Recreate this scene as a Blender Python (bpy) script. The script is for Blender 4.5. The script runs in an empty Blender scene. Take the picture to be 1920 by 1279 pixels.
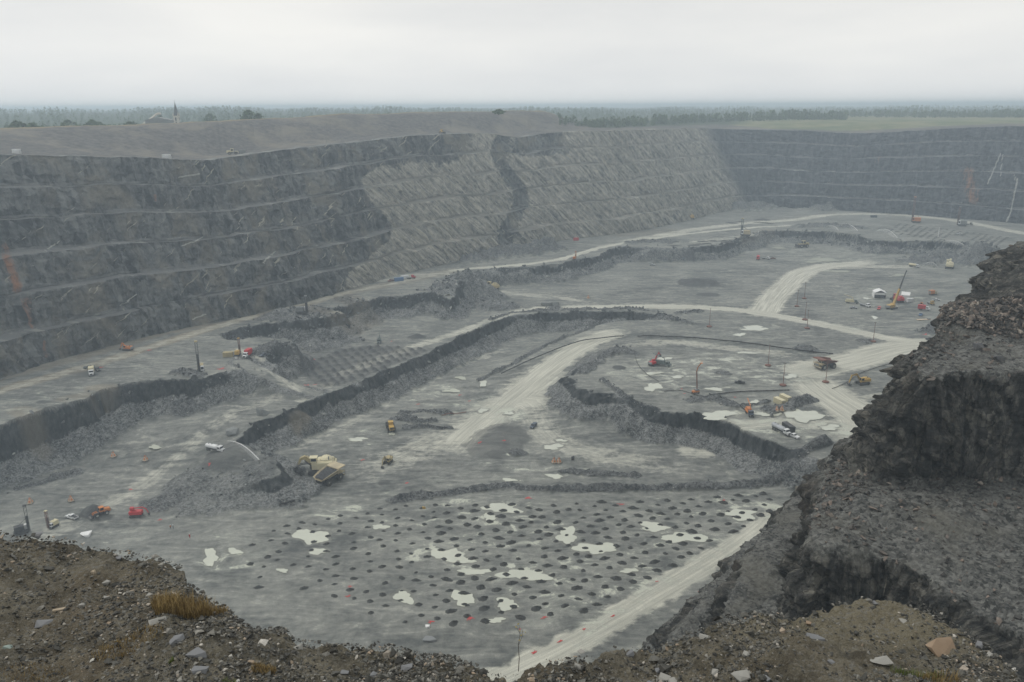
import bpy, math, random
import numpy as np
from mathutils import Matrix, Vector

# ---------------------------------------------------------------- camera, sky, sun, exposure
scn = bpy.context.scene
COL = scn.collection
F = 1500.0                       # focal length in pixels of a 1920 px wide frame
PITCH = math.radians(16.35)
ROLL = math.radians(0.28)
_f = np.array([0, math.cos(PITCH), -math.sin(PITCH)])
_r0 = np.array([1.0, 0, 0]); _u0 = np.array([0, math.sin(PITCH), math.cos(PITCH)])
_r = _r0*math.cos(ROLL) - _u0*math.sin(ROLL)
_u = _u0*math.cos(ROLL) + _r0*math.sin(ROLL)
cam = bpy.data.cameras.new('camera'); cam.sensor_width = 36; cam.lens = F/1920*36
cam.clip_start = 0.5; cam.clip_end = 40000
camo = bpy.data.objects.new('camera', cam); COL.objects.link(camo); scn.camera = camo
camo.matrix_world = Matrix(((_r[0], _u[0], -_f[0], 0), (_r[1], _u[1], -_f[1], 0), (_r[2], _u[2], -_f[2], 0), (0, 0, 0, 1)))

SUN_EL, SUN_AZ = math.radians(52), math.radians(300)     # azimuth clockwise from +Y
world = bpy.data.worlds.new('World'); scn.world = world; world.use_nodes = True
wn = world.node_tree; wn.nodes.clear()
_out = wn.nodes.new('ShaderNodeOutputWorld'); _bg = wn.nodes.new('ShaderNodeBackground')
_sky = wn.nodes.new('ShaderNodeTexSky'); _sky.sky_type = 'NISHITA'; _sky.sun_disc = False
_sky.sun_elevation = SUN_EL; _sky.sun_rotation = SUN_AZ; _sky.dust_density = 4; _sky.air_density = 1
_hs = wn.nodes.new('ShaderNodeHueSaturation'); _hs.inputs['Saturation'].default_value = 0.25
_mx = wn.nodes.new('ShaderNodeMix'); _mx.data_type = 'RGBA'; _mx.inputs[0].default_value = 0.88
_tc = wn.nodes.new('ShaderNodeTexCoord'); _mp = wn.nodes.new('ShaderNodeMapping'); _mp.inputs['Scale'].default_value = (1, 1, 5)
_no = wn.nodes.new('ShaderNodeTexNoise'); _no.inputs['Scale'].default_value = 1.9; _no.inputs['Detail'].default_value = 6
_cr = wn.nodes.new('ShaderNodeValToRGB')
_cr.color_ramp.elements[0].position = 0.3; _cr.color_ramp.elements[0].color = (6.6/9, 6.75/9, 6.85/9, 1)
_cr.color_ramp.elements[1].position = 0.7; _cr.color_ramp.elements[1].color = (8.5/9, 8.45/9, 8.15/9, 1)
_sc = wn.nodes.new('ShaderNodeVectorMath'); _sc.operation = 'SCALE'; _sc.inputs['Scale'].default_value = 9.0
L = wn.links.new
L(_tc.outputs['Generated'], _mp.inputs[0]); L(_mp.outputs[0], _no.inputs['Vector']); L(_no.outputs['Fac'], _cr.inputs[0])
_sx = wn.nodes.new('ShaderNodeSeparateXYZ'); L(_tc.outputs['Generated'], _sx.inputs[0])
_hr = wn.nodes.new('ShaderNodeMapRange'); L(_sx.outputs[2], _hr.inputs[0]); _hr.inputs[1].default_value = 0.0; _hr.inputs[2].default_value = 0.14; _hr.inputs[3].default_value = 10.6; _hr.inputs[4].default_value = 9.0
L(_hr.outputs[0], _sc.inputs['Scale']); L(_cr.outputs[0], _sc.inputs[0]); L(_sky.outputs[0], _hs.inputs['Color']); L(_hs.outputs[0], _mx.inputs[6]); L(_sc.outputs[0], _mx.inputs[7])
L(_mx.outputs[2], _bg.inputs['Color']); _bg.inputs['Strength'].default_value = 0.1; L(_bg.outputs[0], _out.inputs['Surface'])
sl = bpy.data.lights.new('sun', 'SUN'); sl.energy = 1.1; sl.angle = math.radians(25); sl.color = (1, 0.97, 0.92)
slo = bpy.data.objects.new('sun', sl); COL.objects.link(slo)
slo.rotation_euler = Vector((math.sin(SUN_AZ)*math.cos(SUN_EL), math.cos(SUN_AZ)*math.cos(SUN_EL), math.sin(SUN_EL))).to_track_quat('Z', 'Y').to_euler()
scn.view_settings.view_transform = 'Standard'; scn.view_settings.look = 'None'
scn.view_settings.exposure = 0.12; scn.view_settings.gamma = 1.0
scn.cycles.use_denoising = True
scn.cycles.max_bounces = 4; scn.cycles.diffuse_bounces = 2; scn.cycles.volume_bounces = 1

# ---------------------------------------------------------------- projection helpers (pixels of the 1920 px photograph -> ground points)
def ray(u, v):
    return _f + _r*((u-960)/F) + _u*((639.5-v)/F)
def G(u, v, z):
    d = ray(u, v); t = z/d[2]
    return (d[0]*t, d[1]*t)
def GL(pts, z): return np.array([G(u, v, z) for u, v in pts])
def project(x, y, z):
    d = x*_f[0]+y*_f[1]+z*_f[2]
    return 960+F*(x*_r[0]+y*_r[1]+z*_r[2])/d, 639.5-F*(x*_u[0]+y*_u[1]+z*_u[2])/d
def pxm(x, y, z): return F/(x*_f[0]+y*_f[1]+z*_f[2])

# ---------------------------------------------------------------- numpy noise
_rs = np.random.RandomState(7)
_perm = np.tile(_rs.permutation(256).astype(np.int32), 3)
_val = (_rs.rand(256).astype(np.float32)*2-1)
def vn3(x, y, z):
    xi = np.floor(x).astype(np.int32); yi = np.floor(y).astype(np.int32); zi = np.floor(z).astype(np.int32)
    fx = (x-xi).astype(np.float32); fy = (y-yi).astype(np.float32); fz = (z-zi).astype(np.float32)
    fx = fx*fx*(3-2*fx); fy = fy*fy*(3-2*fy); fz = fz*fz*(3-2*fz)
    xi &= 255; yi &= 255; zi &= 255
    xj = (xi+1) & 255; yj = (yi+1) & 255; zj = (zi+1) & 255
    a = _perm[xi]; b = _perm[xj]
    aa = _perm[a+yi]; ab = _perm[a+yj]; ba = _perm[b+yi]; bb = _perm[b+yj]
    def g(h, k): return _val[_perm[h+k]]
    x00 = g(aa, zi)*(1-fx)+g(ba, zi)*fx; x10 = g(ab, zi)*(1-fx)+g(bb, zi)*fx
    x01 = g(aa, zj)*(1-fx)+g(ba, zj)*fx; x11 = g(ab, zj)*(1-fx)+g(bb, zj)*fx
    y0 = x00*(1-fy)+x10*fy; y1 = x01*(1-fy)+x11*fy
    return y0*(1-fz)+y1*fz
def vn2(x, y, k=0):
    xi = np.floor(x).astype(np.int32); yi = np.floor(y).astype(np.int32)
    fx = (x-xi).astype(np.float32); fy = (y-yi).astype(np.float32)
    fx = fx*fx*(3-2*fx); fy = fy*fy*(3-2*fy)
    xi &= 255; yi &= 255; xj = (xi+1) & 255; yj = (yi+1) & 255
    a = _perm[xi+k]; b = _perm[xj+k]
    return (_val[_perm[a+yi]]*(1-fx)+_val[_perm[b+yi]]*fx)*(1-fy)+(_val[_perm[a+yj]]*(1-fx)+_val[_perm[b+yj]]*fx)*fy
def cell3(x, y, z):
    return _val[_perm[_perm[_perm[np.floor(x).astype(np.int32) & 255]+(np.floor(y).astype(np.int32) & 255)]+(np.floor(z).astype(np.int32) & 255)]]
def fbm3(x, y, z, s, o=4, g=0.5):
    r = 0; a = 1.0; f = 1.0/s
    for i in range(o):
        r = r + a*vn3(x*f+17.3*i, y*f+5.1*i, z*f+9.7*i); a *= g; f *= 2.03
    return r
def fbm2(x, y, s, o=4, g=0.5, k=0):
    r = 0; a = 1.0; f = 1.0/s
    for i in range(o):
        r = r + a*vn2(x*f+17.3*i+k*3.7, y*f+5.1*i, k); a *= g; f *= 2.03
    return r
def sst(a, b, x):
    t = np.clip((x-a)/(b-a), 0, 1); return t*t*(3-2*t)
def seg_dist(x, y, P, extra=None):
    """distance to polyline P, plus interpolated per-vertex value and arc length"""
    best = np.full(x.shape, 1e9, np.float32); val = np.zeros_like(best); arc = np.zeros_like(best); side = np.zeros_like(best); s0 = 0
    for i in range(len(P)-1):
        ax, ay = P[i][:2]; bx, by = P[i+1][:2]; dx, dy = bx-ax, by-ay; l2 = dx*dx+dy*dy; l = math.sqrt(l2)
        t = np.clip(((x-ax)*dx+(y-ay)*dy)/l2, 0, 1)
        qx = x-ax-t*dx; qy = y-ay-t*dy; d = np.sqrt(qx*qx+qy*qy).astype(np.float32); m = d < best
        best = np.where(m, d, best); arc = np.where(m, s0+t*l, arc); side = np.where(m, (dx*qy-dy*qx)/l, side)
        if extra is not None: val = np.where(m, extra[i]+(extra[i+1]-extra[i])*t, val)
        s0 += l
    return best, val, arc, side
def poly_sd(x, y, P):
    n = len(P); best = np.full(x.shape, 1e9, np.float32); ins = np.zeros(x.shape, bool)
    for i in range(n):
        ax, ay = P[i]; bx, by = P[(i+1) % n]; dx, dy = bx-ax, by-ay
        t = np.clip(((x-ax)*dx+(y-ay)*dy)/(dx*dx+dy*dy+1e-9), 0, 1)
        qx = x-ax-t*dx; qy = y-ay-t*dy
        best = np.minimum(best, (qx*qx+qy*qy).astype(np.float32))
        if ay != by:
            c = ((ay > y) != (by > y)) & (x < (bx-ax)*(y-ay)/(by-ay)+ax); ins ^= c
    best = np.sqrt(best); return np.where(ins, best, -best)
def smooth_poly(P, it=2):
    P = np.asarray(P, float)
    for _ in range(it):
        Q = [P[0]]
        for i in range(len(P)-1):
            Q.append(P[i]*.75+P[i+1]*.25); Q.append(P[i]*.25+P[i+1]*.75)
        Q.append(P[-1]); P = np.array(Q)
    return P

# ---------------------------------------------------------------- mesh / object helpers
def mesh_np(name, V, Fc, mat, attrs=None, smooth=True, mats=None, mi=None):
    me = bpy.data.meshes.new(name); V = np.ascontiguousarray(V, np.float32).reshape(-1, 3); Fc = np.ascontiguousarray(Fc, np.int32)
    k = Fc.shape[1]; me.vertices.add(len(V)); me.vertices.foreach_set('co', V.ravel())
    me.loops.add(Fc.size); me.loops.foreach_set('vertex_index', Fc.ravel())
    me.polygons.add(len(Fc)); me.polygons.foreach_set('loop_start', np.arange(0, Fc.size, k, dtype=np.int32))
    if mi is not None: me.polygons.foreach_set('material_index', np.ascontiguousarray(mi, np.int32))
    me.polygons.foreach_set('use_smooth', np.full(len(Fc), smooth, bool))
    if attrs:
        for an, (typ, arr) in attrs.items():
            a = me.attributes.new(an, typ, 'POINT')
            a.data.foreach_set('color' if typ == 'FLOAT_COLOR' else ('vector' if typ == 'FLOAT_VECTOR' else 'value'), np.ascontiguousarray(arr, np.float32).ravel())
    me.update(calc_edges=True)
    for m in (mats or [mat]): me.materials.append(m)
    return me
def link(name, me, parent=None, loc=None):
    o = bpy.data.objects.new(name, me); COL.objects.link(o)
    if parent is not None: o.parent = parent
    if loc is not None: o.location = loc
    return o
def struct(o): o['kind'] = 'structure'; return o
def tag(o, label, cat, group=None, kind=None):
    o['label'] = label; o['category'] = cat
    if group: o['group'] = group
    if kind: o['kind'] = kind
    return o
def thing(name, label, cat, loc, rz=0, group=None, kind=None):
    o = bpy.data.objects.new(name, None); COL.objects.link(o); o.location = loc; o.rotation_euler = (0, 0, rz); o.empty_display_size = 0.5
    return tag(o, label, cat, group, kind)
def grid_faces(R, C):
    i = np.arange(R*C, dtype=np.int32).reshape(R, C)
    return np.stack([i[:-1, :-1], i[:-1, 1:], i[1:, 1:], i[1:, :-1]], -1).reshape(-1, 4)
def submesh(V, Fc, attrs, sel):
    Fs = Fc[sel]; u, inv = np.unique(Fs, return_inverse=True)
    return V[u], inv.reshape(Fs.shape), {k: (t, a[u]) for k, (t, a) in attrs.items()}

# ---------------------------------------------------------------- material helper
class M:
    def __init__(s, name, rough=0.9, spec=0.3):
        s.m = bpy.data.materials.new(name); s.m.use_nodes = True; s.t = s.m.node_tree; s.N = s.t.nodes; s.b = s.N['Principled BSDF']
        s.b.inputs['Roughness'].default_value = rough; s.b.inputs['Specular IOR Level'].default_value = spec
    def l(s, a, b): s.t.links.new(a, b)
    def setin(s, sock, v):
        if isinstance(v, (int, float)): sock.default_value = v
        elif isinstance(v, tuple): sock.default_value = v if len(v) == len(sock.default_value) else (*v, 1.0)
        else: s.l(v, sock)
    def attr(s, n, out='Color'):
        a = s.N.new('ShaderNodeAttribute'); a.attribute_name = n; return a.outputs[out]
    def sep(s, c):
        n = s.N.new('ShaderNodeSeparateColor'); s.l(c, n.inputs[0]); return n.outputs
    def sepv(s, c):
        n = s.N.new('ShaderNodeSeparateXYZ'); s.l(c, n.inputs[0]); return n.outputs
    def comb(s, x, y, z=0.0):
        n = s.N.new('ShaderNodeCombineXYZ'); [s.setin(n.inputs[i], v) for i, v in enumerate((x, y, z))]; return n.outputs[0]
    def pos(s): return s.N.new('ShaderNodeNewGeometry').outputs['Position']
    def obj(s): return s.N.new('ShaderNodeTexCoord').outputs['Object']
    def map(s, v, sc=(1, 1, 1), rot=(0, 0, 0)):
        n = s.N.new('ShaderNodeMapping'); s.l(v, n.inputs[0]); n.inputs['Scale'].default_value = sc; n.inputs['Rotation'].default_value = rot; return n.outputs[0]
    def noise(s, v, sc, det=4, rough=0.55, dist=0.0):
        n = s.N.new('ShaderNodeTexNoise'); s.l(v, n.inputs['Vector']); n.inputs['Scale'].default_value = sc
        n.inputs['Detail'].default_value = det; n.inputs['Roughness'].default_value = rough; n.inputs['Distortion'].default_value = dist; return n.outputs['Fac']
    def voro(s, v, sc, out='Distance', feat='F1'):
        n = s.N.new('ShaderNodeTexVoronoi'); n.feature = feat; s.l(v, n.inputs['Vector']); n.inputs['Scale'].default_value = sc; return n.outputs[out]
    def math(s, op, a, b=0.0, c=None):
        n = s.N.new('ShaderNodeMath'); n.operation = op; s.setin(n.inputs[0], a); s.setin(n.inputs[1], b)
        if c is not None: s.setin(n.inputs[2], c)
        return n.outputs[0]
    def rng(s, v, a, b, c=0.0, d=1.0, smooth=False):
        n = s.N.new('ShaderNodeMapRange'); n.interpolation_type = 'SMOOTHSTEP' if smooth else 'LINEAR'
        s.l(v, n.inputs[0]); [s.setin(n.inputs[i+1], q) for i, q in enumerate((a, b, c, d))]; return n.outputs[0]
    def mix(s, f, a, b, mode='MIX'):
        n = s.N.new('ShaderNodeMix'); n.data_type = 'RGBA'; n.blend_type = mode; s.setin(n.inputs[0], f); s.setin(n.inputs[6], a); s.setin(n.inputs[7], b); return n.outputs[2]
    def color(s, c): s.setin(s.b.inputs['Base Color'], c)
    def rough(s, r): s.setin(s.b.inputs['Roughness'], r)
    def bump(s, h, dist=0.3, st=1.0):
        n = s.N.new('ShaderNodeBump'); s.l(h, n.inputs['Height']); n.inputs['Distance'].default_value = dist; n.inputs['Strength'].default_value = st; s.l(n.outputs[0], s.b.inputs['Normal'])
def add(m, *a):
    r = a[0]
    for b in a[1:]: r = m.math('ADD', r, b)
    return r
# ---------------------------------------------------------------- terrain materials
def floor_material(name):
    m = M(name, 0.9, 0.3); P = m.pos()
    a = m.sep(m.attr('m1')); brown = m.attr('m1', 'Alpha'); b = m.sep(m.attr('m2')); dark = m.attr('m2', 'Alpha')
    road, pud, face = a[0], a[1], a[2]; wet = b[0]; lat, lon = b[1], b[2]
    n1 = m.noise(P, 0.03, 6, 0.6); n2 = m.noise(P, 0.35, 6, 0.65); n3 = m.noise(P, 2.2, 4, 0.7)
    st = m.noise(m.map(P, (0.035, 0.12, 0.1), (0, 0, -0.5)), 1.0, 7, 0.68, 1.8)
    t = m.rng(add(m, m.math('MULTIPLY', n1, 0.30), m.math('MULTIPLY', n2, 0.25), m.math('MULTIPLY', st, 0.45)), 0.42, 0.59)
    c = m.mix(t, (.100, .107, .102), (.285, .288, .258))
    c = m.mix(m.math('MULTIPLY', brown, m.rng(n1, 0.3, 0.6, 0.5, 1.0)), c, (.25, .215, .155))
    # tyre streaks along roads
    sk = m.noise(m.comb(m.math('MULTIPLY', lat, 7.0), m.math('MULTIPLY', lon, 1.0)), 1.0, 4, 0.6)
    rc = m.mix(m.rng(sk, 0.36, 0.64), (.37, .368, .315), (.60, .59, .50))
    rf = m.rng(m.math('ADD', road, m.math('ADD', m.math('MULTIPLY', m.math('SUBTRACT', n2, 0.5), 0.8), m.math('MULTIPLY', m.math('SUBTRACT', st, 0.5), 1.3))), 0.12, 0.62)
    c = m.mix(rf, c, rc)
    # pale mud films and small puddles
    pn = m.noise(m.map(P, (0.10, 0.17, 0.17)), 1.0, 9, 0.70, 0.5)
    sp = m.math('ADD', pn, m.math('MULTIPLY', m.math('SUBTRACT', wet, 1.0), 0.30))
    film = m.math('MULTIPLY', m.rng(sp, 0.45, 0.60), 0.62)
    c = m.mix(film, c, (.37, .38, .33))
    spud = m.rng(sp, 0.578, 0.598)
    pud2 = m.rng(m.math('ADD', pud, m.math('MULTIPLY', m.math('SUBTRACT', n2, 0.5), 0.5)), 0.42, 0.58)
    c = m.mix(m.math('MULTIPLY', pud2, 0.7), c, m.mix(n2, (.10, .10, .09), (.34, .345, .30)))
    # rock faces and rubble
    v = m.voro(P, 1.7, 'Color'); vv = m.sep(v)[0]; f1 = m.noise(m.map(P, (1, 1, .45)), 0.45, 7, 0.7)
    f2 = m.noise(P, 0.09, 3, 0.6)
    rub = m.mix(m.rng(add(m, m.math('MULTIPLY', f1, 0.5), m.math('MULTIPLY', vv, 0.25), m.math('MULTIPLY', f2, 0.35)), 0.42, 0.70), (.042, .047, .048), (.27, .276, .265))
    scp = m.mix(m.rng(m.math('ADD', m.math('MULTIPLY', f1, 0.7), m.math('MULTIPLY', f2, 0.3)), 0.42, 0.62), (.008, .011, .012), (.075, .082, .082))
    fc = m.mix(m.rng(m.math('ADD', m.attr('scarp', 'Fac'), m.math('MULTIPLY', m.math('SUBTRACT', n2, 0.5), 0.9)), .35, .65), rub, scp)
    fc = m.mix(m.math('MULTIPLY', brown, .75), fc, m.mix(n3, (.12, .10, .07), (.27, .235, .17)))
    fm = m.rng(m.math('ADD', face, m.math('MULTIPLY', m.math('SUBTRACT', n2, 0.5), 0.5)), 0.3, 0.7)
    c = m.mix(fm, c, fc)
    c = m.mix(m.math('MULTIPLY', dark, m.rng(n2, 0.3, 0.55, 0.6, 1)), c, m.mix(n3, (.03, .032, .035), (.085, .09, .092)))
    c = m.mix(spud, c, (.54, .555, .46))
    gr = m.noise(P, 4.0, 3, 0.8)
    c = m.mix(1.0, c, m.mix(m.rng(gr, 0.3, 0.7), (.72, .72, .72), (1.22, 1.22, 1.22)), 'MULTIPLY')
    m.color(c); m.rough(m.mix(spud, (.9, .9, .9), (.12, .12, .12)))
    m.bump(add(m, m.math('MULTIPLY', n2, 0.5), m.math('MULTIPLY', n3, 0.3), m.math('MULTIPLY', m.math('MULTIPLY', f1, face), 2.0)), 0.7, 0.8)
    return m.m
def wall_material(name):
    m = M(name, 0.85, 0.3); P = m.pos(); W = m.attr('wuv', 'Vector'); w = m.sepv(W)
    a = m.sep(m.attr('m1')); blue = m.attr('m1', 'Alpha'); zone, flat, orange = a[0], a[1], a[2]
    S, Z = w[0], w[1]; SZ = m.comb(S, Z, 0.0)
    n1 = m.noise(P, 0.028, 5, 0.6); n2 = m.noise(P, 0.22, 7, 0.72); n3 = m.noise(P, 1.2, 4, 0.75)
    vs = m.noise(m.map(SZ, (0.36, 0.05, 1)), 1.0, 6, 0.7, 0.5)           # vertical weathering
    # dipping strata (down to the right)
    ds = m.noise(m.map(m.map(SZ, (1, 1, 1), (0, 0, math.radians(48))), (0.05, 0.42, 1)), 1.0, 6, 0.7, 0.7)
    v = m.sep(m.voro(m.map(SZ, (0.30, 0.16, 1), (0, 0, 0.3)), 1.0, 'Color'))
    dk = m.math('ADD', m.math('MULTIPLY', n2, 0.37), m.math('MULTIPLY', vs, 0.48)); dk = m.math('ADD', dk, m.math('MULTIPLY', v[0], 0.15))
    c = m.mix(m.rng(m.math('ADD', dk, m.math('MULTIPLY', m.math('SUBTRACT', n1, 0.5), .35)), 0.40, 0.62), (.009, .012, .013), (.20, .206, .196))
    c = m.mix(m.rng(m.noise(m.map(SZ, (0.035, 0.02, 1)), 1.0, 5, 0.6, 1.0), 0.50, 0.62, 0, 0.75), c, m.mix(n3, (.12, .11, .085), (.30, .27, .21)))
    cl = m.mix(m.rng(add(m, m.math('MULTIPLY', ds, 0.48), m.math('MULTIPLY', n3, 0.17), m.math('MULTIPLY', n2, 0.35)), 0.42, 0.58), (.11, .112, .108), (.60, .565, .47))
    zf = m.rng(add(m, zone, m.math('MULTIPLY', m.math('SUBTRACT', n1, 0.5), 1.4), m.math('MULTIPLY', m.math('SUBTRACT', n2, 0.5), 0.8)), 0.38, 0.62)
    c = m.mix(zf, c, cl)
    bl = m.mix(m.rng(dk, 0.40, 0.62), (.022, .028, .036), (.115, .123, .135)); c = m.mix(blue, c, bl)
    # thin pale quartz veins, rising to the right
    q = m.noise(m.map(m.map(SZ, (1, 1, 1), (0, 0, math.radians(-35))), (0.035, 0.55, 1)), 1.0, 2, 0.5, 0.6)
    qm = m.math('MULTIPLY', m.rng(q, 0.655, 0.69), m.rng(m.noise(SZ, 0.06, 2), 0.44, 0.52)); qm = m.math('MULTIPLY', qm, m.math('SUBTRACT', 1.0, blue))
    c = m.mix(m.math('MULTIPLY', qm, 0.85), c, (.50, .47, .38))
    sp = m.rng(m.noise(m.map(SZ, (0.18, 0.5, 1)), 1.0, 4, 0.8), 0.64, 0.70); c = m.mix(m.math('MULTIPLY', sp, 0.6), c, (.42, .42, .38))
    # benches: grey gravel, pale blocks near crest
    fl = m.mix(n2, (.14, .144, .144), (.23, .23, .22)); fl = m.mix(m.math('MULTIPLY', zf, .8), fl, (.27, .255, .215)); fl = m.mix(m.math('MULTIPLY', blue, .8), fl, (.15, .155, .16)); fl = m.mix(m.rng(m.noise(m.map(SZ, (0.1, 0.6, 1)), 1.0, 5, .75), .56, .62, 0, .8), fl, (.40, .40, .36))
    c = m.mix(m.rng(m.math('ADD', flat, m.math('MULTIPLY', m.math('SUBTRACT', n2, 0.5), 0.5)), 0.35, 0.6), c, fl)
    og = m.rng(add(m, orange, m.math('MULTIPLY', m.math('SUBTRACT', vs, 0.55), 2.2), m.math('MULTIPLY', m.math('SUBTRACT', n2, 0.5), 0.8)), 0.40, 0.95); og = m.math('MULTIPLY', og, m.rng(orange, 0.02, 0.2))
    c = m.mix(og, c, m.mix(vs, (.16, .075, .035), (.42, .19, .09)))
    wv = m.rng(m.math('ADD', m.attr('vein', 'Fac'), m.math('MULTIPLY', m.math('SUBTRACT', n3, 0.5), 0.8)), 0.4, 0.55); c = m.mix(m.math('MULTIPLY', wv, .8), c, (.5, .5, .45))
    m.color(c)
    m.bump(add(m, m.math('MULTIPLY', vs, 0.8), m.math('MULTIPLY', n2, 1.0), m.math('MULTIPLY', m.math('MULTIPLY', ds, zone), 2.0), m.math('MULTIPLY', n3, 0.4), m.math('MULTIPLY', v[1], 0.5), m.math('MULTIPLY', m.sep(m.voro(m.map(P, (1, 1, .6)), .55, 'Color'))[0], 0.35)), 1.5, 1.0)
    return m.m
def near_rock_material(name):
    m = M(name, 0.75, 0.4); P = m.pos(); W = m.sepv(m.attr('wuv', 'Vector')); a = m.sep(m.attr('m1')); flat, orange = a[1], a[2]
    SZ = m.comb(W[0], W[1], 0.0)
    vs = m.noise(m.map(SZ, (0.9, 0.12, 1)), 1.0, 7, 0.7, 0.8); n2 = m.noise(P, 0.45, 8, 0.72); n3 = m.noise(P, 3.0, 5, 0.75)
    v = m.sep(m.voro(P, 2.2, 'Color'))[0]; bed = m.noise(m.map(SZ, (0.15, 0.9, 1), (0, 0, 0.15)), 1.0, 6, 0.7, 0.8)
    dk = add(m, m.math('MULTIPLY', vs, 0.42), m.math('MULTIPLY', n2, 0.38), m.math('MULTIPLY', bed, 0.2))
    c = m.mix(m.rng(dk, 0.45, 0.66), (.008, .009, .008), (.21, .20, .172))
    c = m.mix(m.rng(m.noise(m.map(SZ, (0.12, 0.03, 1)), 1.0, 4, 0.6, 0.6), 0.56, 0.68, 0, 0.45), c, (.09, .07, .05))
    q = m.noise(m.map(SZ, (0.8, 0.06, 1), (0, 0, 0.12)), 1.0, 3, 0.6, 0.5); c = m.mix(m.rng(q, 0.63, 0.70, 0, 0.65), c, (.33, .30, .24))
    fl = m.mix(m.rng(add(m, m.math('MULTIPLY', n2, 0.5), m.math('MULTIPLY', n3, 0.3), m.math('MULTIPLY', v, 0.2)), 0.38, 0.64), (.026, .028, .026), (.235, .236, .215))
    fl = m.mix(m.rng(m.noise(P, 0.09, 5, 0.6), 0.50, 0.66, 0, 0.6), fl, (.17, .165, .135))
    c = m.mix(m.rng(m.math('ADD', flat, m.math('MULTIPLY', m.math('SUBTRACT', n2, 0.5), 0.9)), 0.3, 0.7), c, fl)
    sp = m.rng(m.noise(P, 2.0, 3, 0.8), 0.68, 0.74); c = m.mix(m.math('MULTIPLY', sp, 0.6), c, (.30, .30, .27))
    vb = m.voro(m.map(m.map(P, (1, 1, 1), (.35, .2, .5)), (1, 1.6, .6)), .8, 'Color'); vc = m.voro(m.map(m.map(P, (1, 1, 1), (-.3, .5, .2)), (1, 1.4, .7)), 2.1, 'Color'); ck = m.voro(m.map(m.map(P, (1, 1, 1), (.35, .2, .5)), (1, 1.6, .6)), .8, 'Distance', 'DISTANCE_TO_EDGE')
    c = m.mix(m.math('MULTIPLY', m.rng(ck, 0.0, 0.07, .75, 0), m.math('SUBTRACT', 1.0, flat)), c, (.008, .008, .008))
    c = m.mix(m.math('MULTIPLY', m.math('SUBTRACT', 1.0, flat), 0.8), c, m.mix(1.0, c, m.mix(m.rng(m.sep(vb)[1], .1, .9), (.45, .45, .45), (1.7, 1.68, 1.6)), 'MULTIPLY'))
    m.color(c); m.bump(add(m, m.math('MULTIPLY', vs, .8), m.math('MULTIPLY', n2, 0.9), m.math('MULTIPLY', n3, 0.5), m.math('MULTIPLY', bed, 0.4), m.math('MULTIPLY', m.sep(vb)[0], .9), m.math('MULTIPLY', m.sep(vc)[0], .4)), 0.75, 1.0)
    return m.m
def soil_material(name):
    m = M(name, 0.95, 0.2); P = m.pos(); a = m.sep(m.attr('m1'))
    n0 = m.noise(P, 0.22, 4, 0.6); n1 = m.noise(P, 1.1, 6, 0.7); n2 = m.noise(P, 6.0, 6, 0.75); n3 = m.noise(P, 28.0, 4, 0.8)
    v = m.sep(m.voro(P, 13.0, 'Color'))[0]; vd = m.voro(P, 13.0)
    c = m.mix(m.rng(n1, 0.35, 0.65), (.066, .060, .045), (.21, .19, .142))
    c = m.mix(m.rng(n0, 0.50, 0.66, 0, .6), c, (.125, .098, .062))
    c = m.mix(m.math('MULTIPLY', a[0], .9), c, m.mix(n2, (.13, .115, .078), (.25, .225, .16)))
    c = m.mix(m.math('MULTIPLY', m.rng(v, 0.72, 0.9), m.rng(n1, .40, .6, .2, .8)), c, m.mix(n3, (.14, .14, .13), (.26, .25, .22)))
    c = m.mix(1.0, c, m.mix(m.rng(n3, 0.3, 0.7), (.5, .5, .5), (1.4, 1.4, 1.4)), 'MULTIPLY')
    c = m.mix(a[1], c, m.mix(m.rng(n1, .35, .65), (.02, .021, .02), (.12, .12, .108)))
    m.color(c); m.bump(add(m, m.math('MULTIPLY', n2, 1.0), m.math('MULTIPLY', n3, 0.5), m.math('MULTIPLY', vd, -0.5)), 0.09, 1.0)
    return m.m
def upland_material(name):
    m = M(name, 0.95, 0.2); P = m.pos(); a = m.sep(m.attr('m1')); n1 = m.noise(P, 0.02, 6, 0.65); n2 = m.noise(P, 0.25, 6, 0.7)
    g = m.mix(m.rng(n2, 0.35, 0.65), (.055, .055, .054), (.15, .143, .133)); g = m.mix(m.rng(n1, .5, .62, 0, .7), g, (.20, .18, .145))
    gr = m.mix(m.rng(n1, 0.4, 0.6), (.085, .12, .05), (.21, .20, .11)); gr = m.mix(m.rng(n2, .6, .75, 0, .6), gr, (.28, .26, .2))
    c = m.mix(m.rng(m.math('ADD', a[0], m.math('MULTIPLY', m.math('SUBTRACT', n1, 0.5), 0.5)), 0.35, 0.65), g, gr)
    c = m.mix(m.rng(a[1], .3, .7), c, m.mix(n1, (.035, .055, .032), (.06, .085, .05)))
    c = m.mix(m.rng(a[2], .3, .7, 0, .7), c, (.23, .18, .09)); m.color(c); m.bump(n2, 0.8, 0.7)
    return m.m
def plain(name, col, rough=0.6, var=0.25, sc=1.5, metal=0.0, spec=0.4, dirt=(.16, .155, .14), dirt_amt=0.35):
    m = M(name, rough, spec); P = m.obj(); n = m.noise(P, sc, 5, 0.65); d = m.noise(P, sc*0.4, 5, 0.7)
    lo = tuple(x*(1-var) for x in col); hi = tuple(min(1, x*(1+var)) for x in col)
    c = m.mix(n, lo, hi); c = m.mix(m.rng(d, 0.42, 0.68, 0, dirt_amt), c, dirt); m.color(c); m.b.inputs['Metallic'].default_value = metal; m.bump(n, 0.02, 0.4)
    return m.m
# ---------------------------------------------------------------- pit floor: three working levels joined by blasted faces and ramps
Z0, Z1, Z2 = -152.0, -140.0, -128.0
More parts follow.
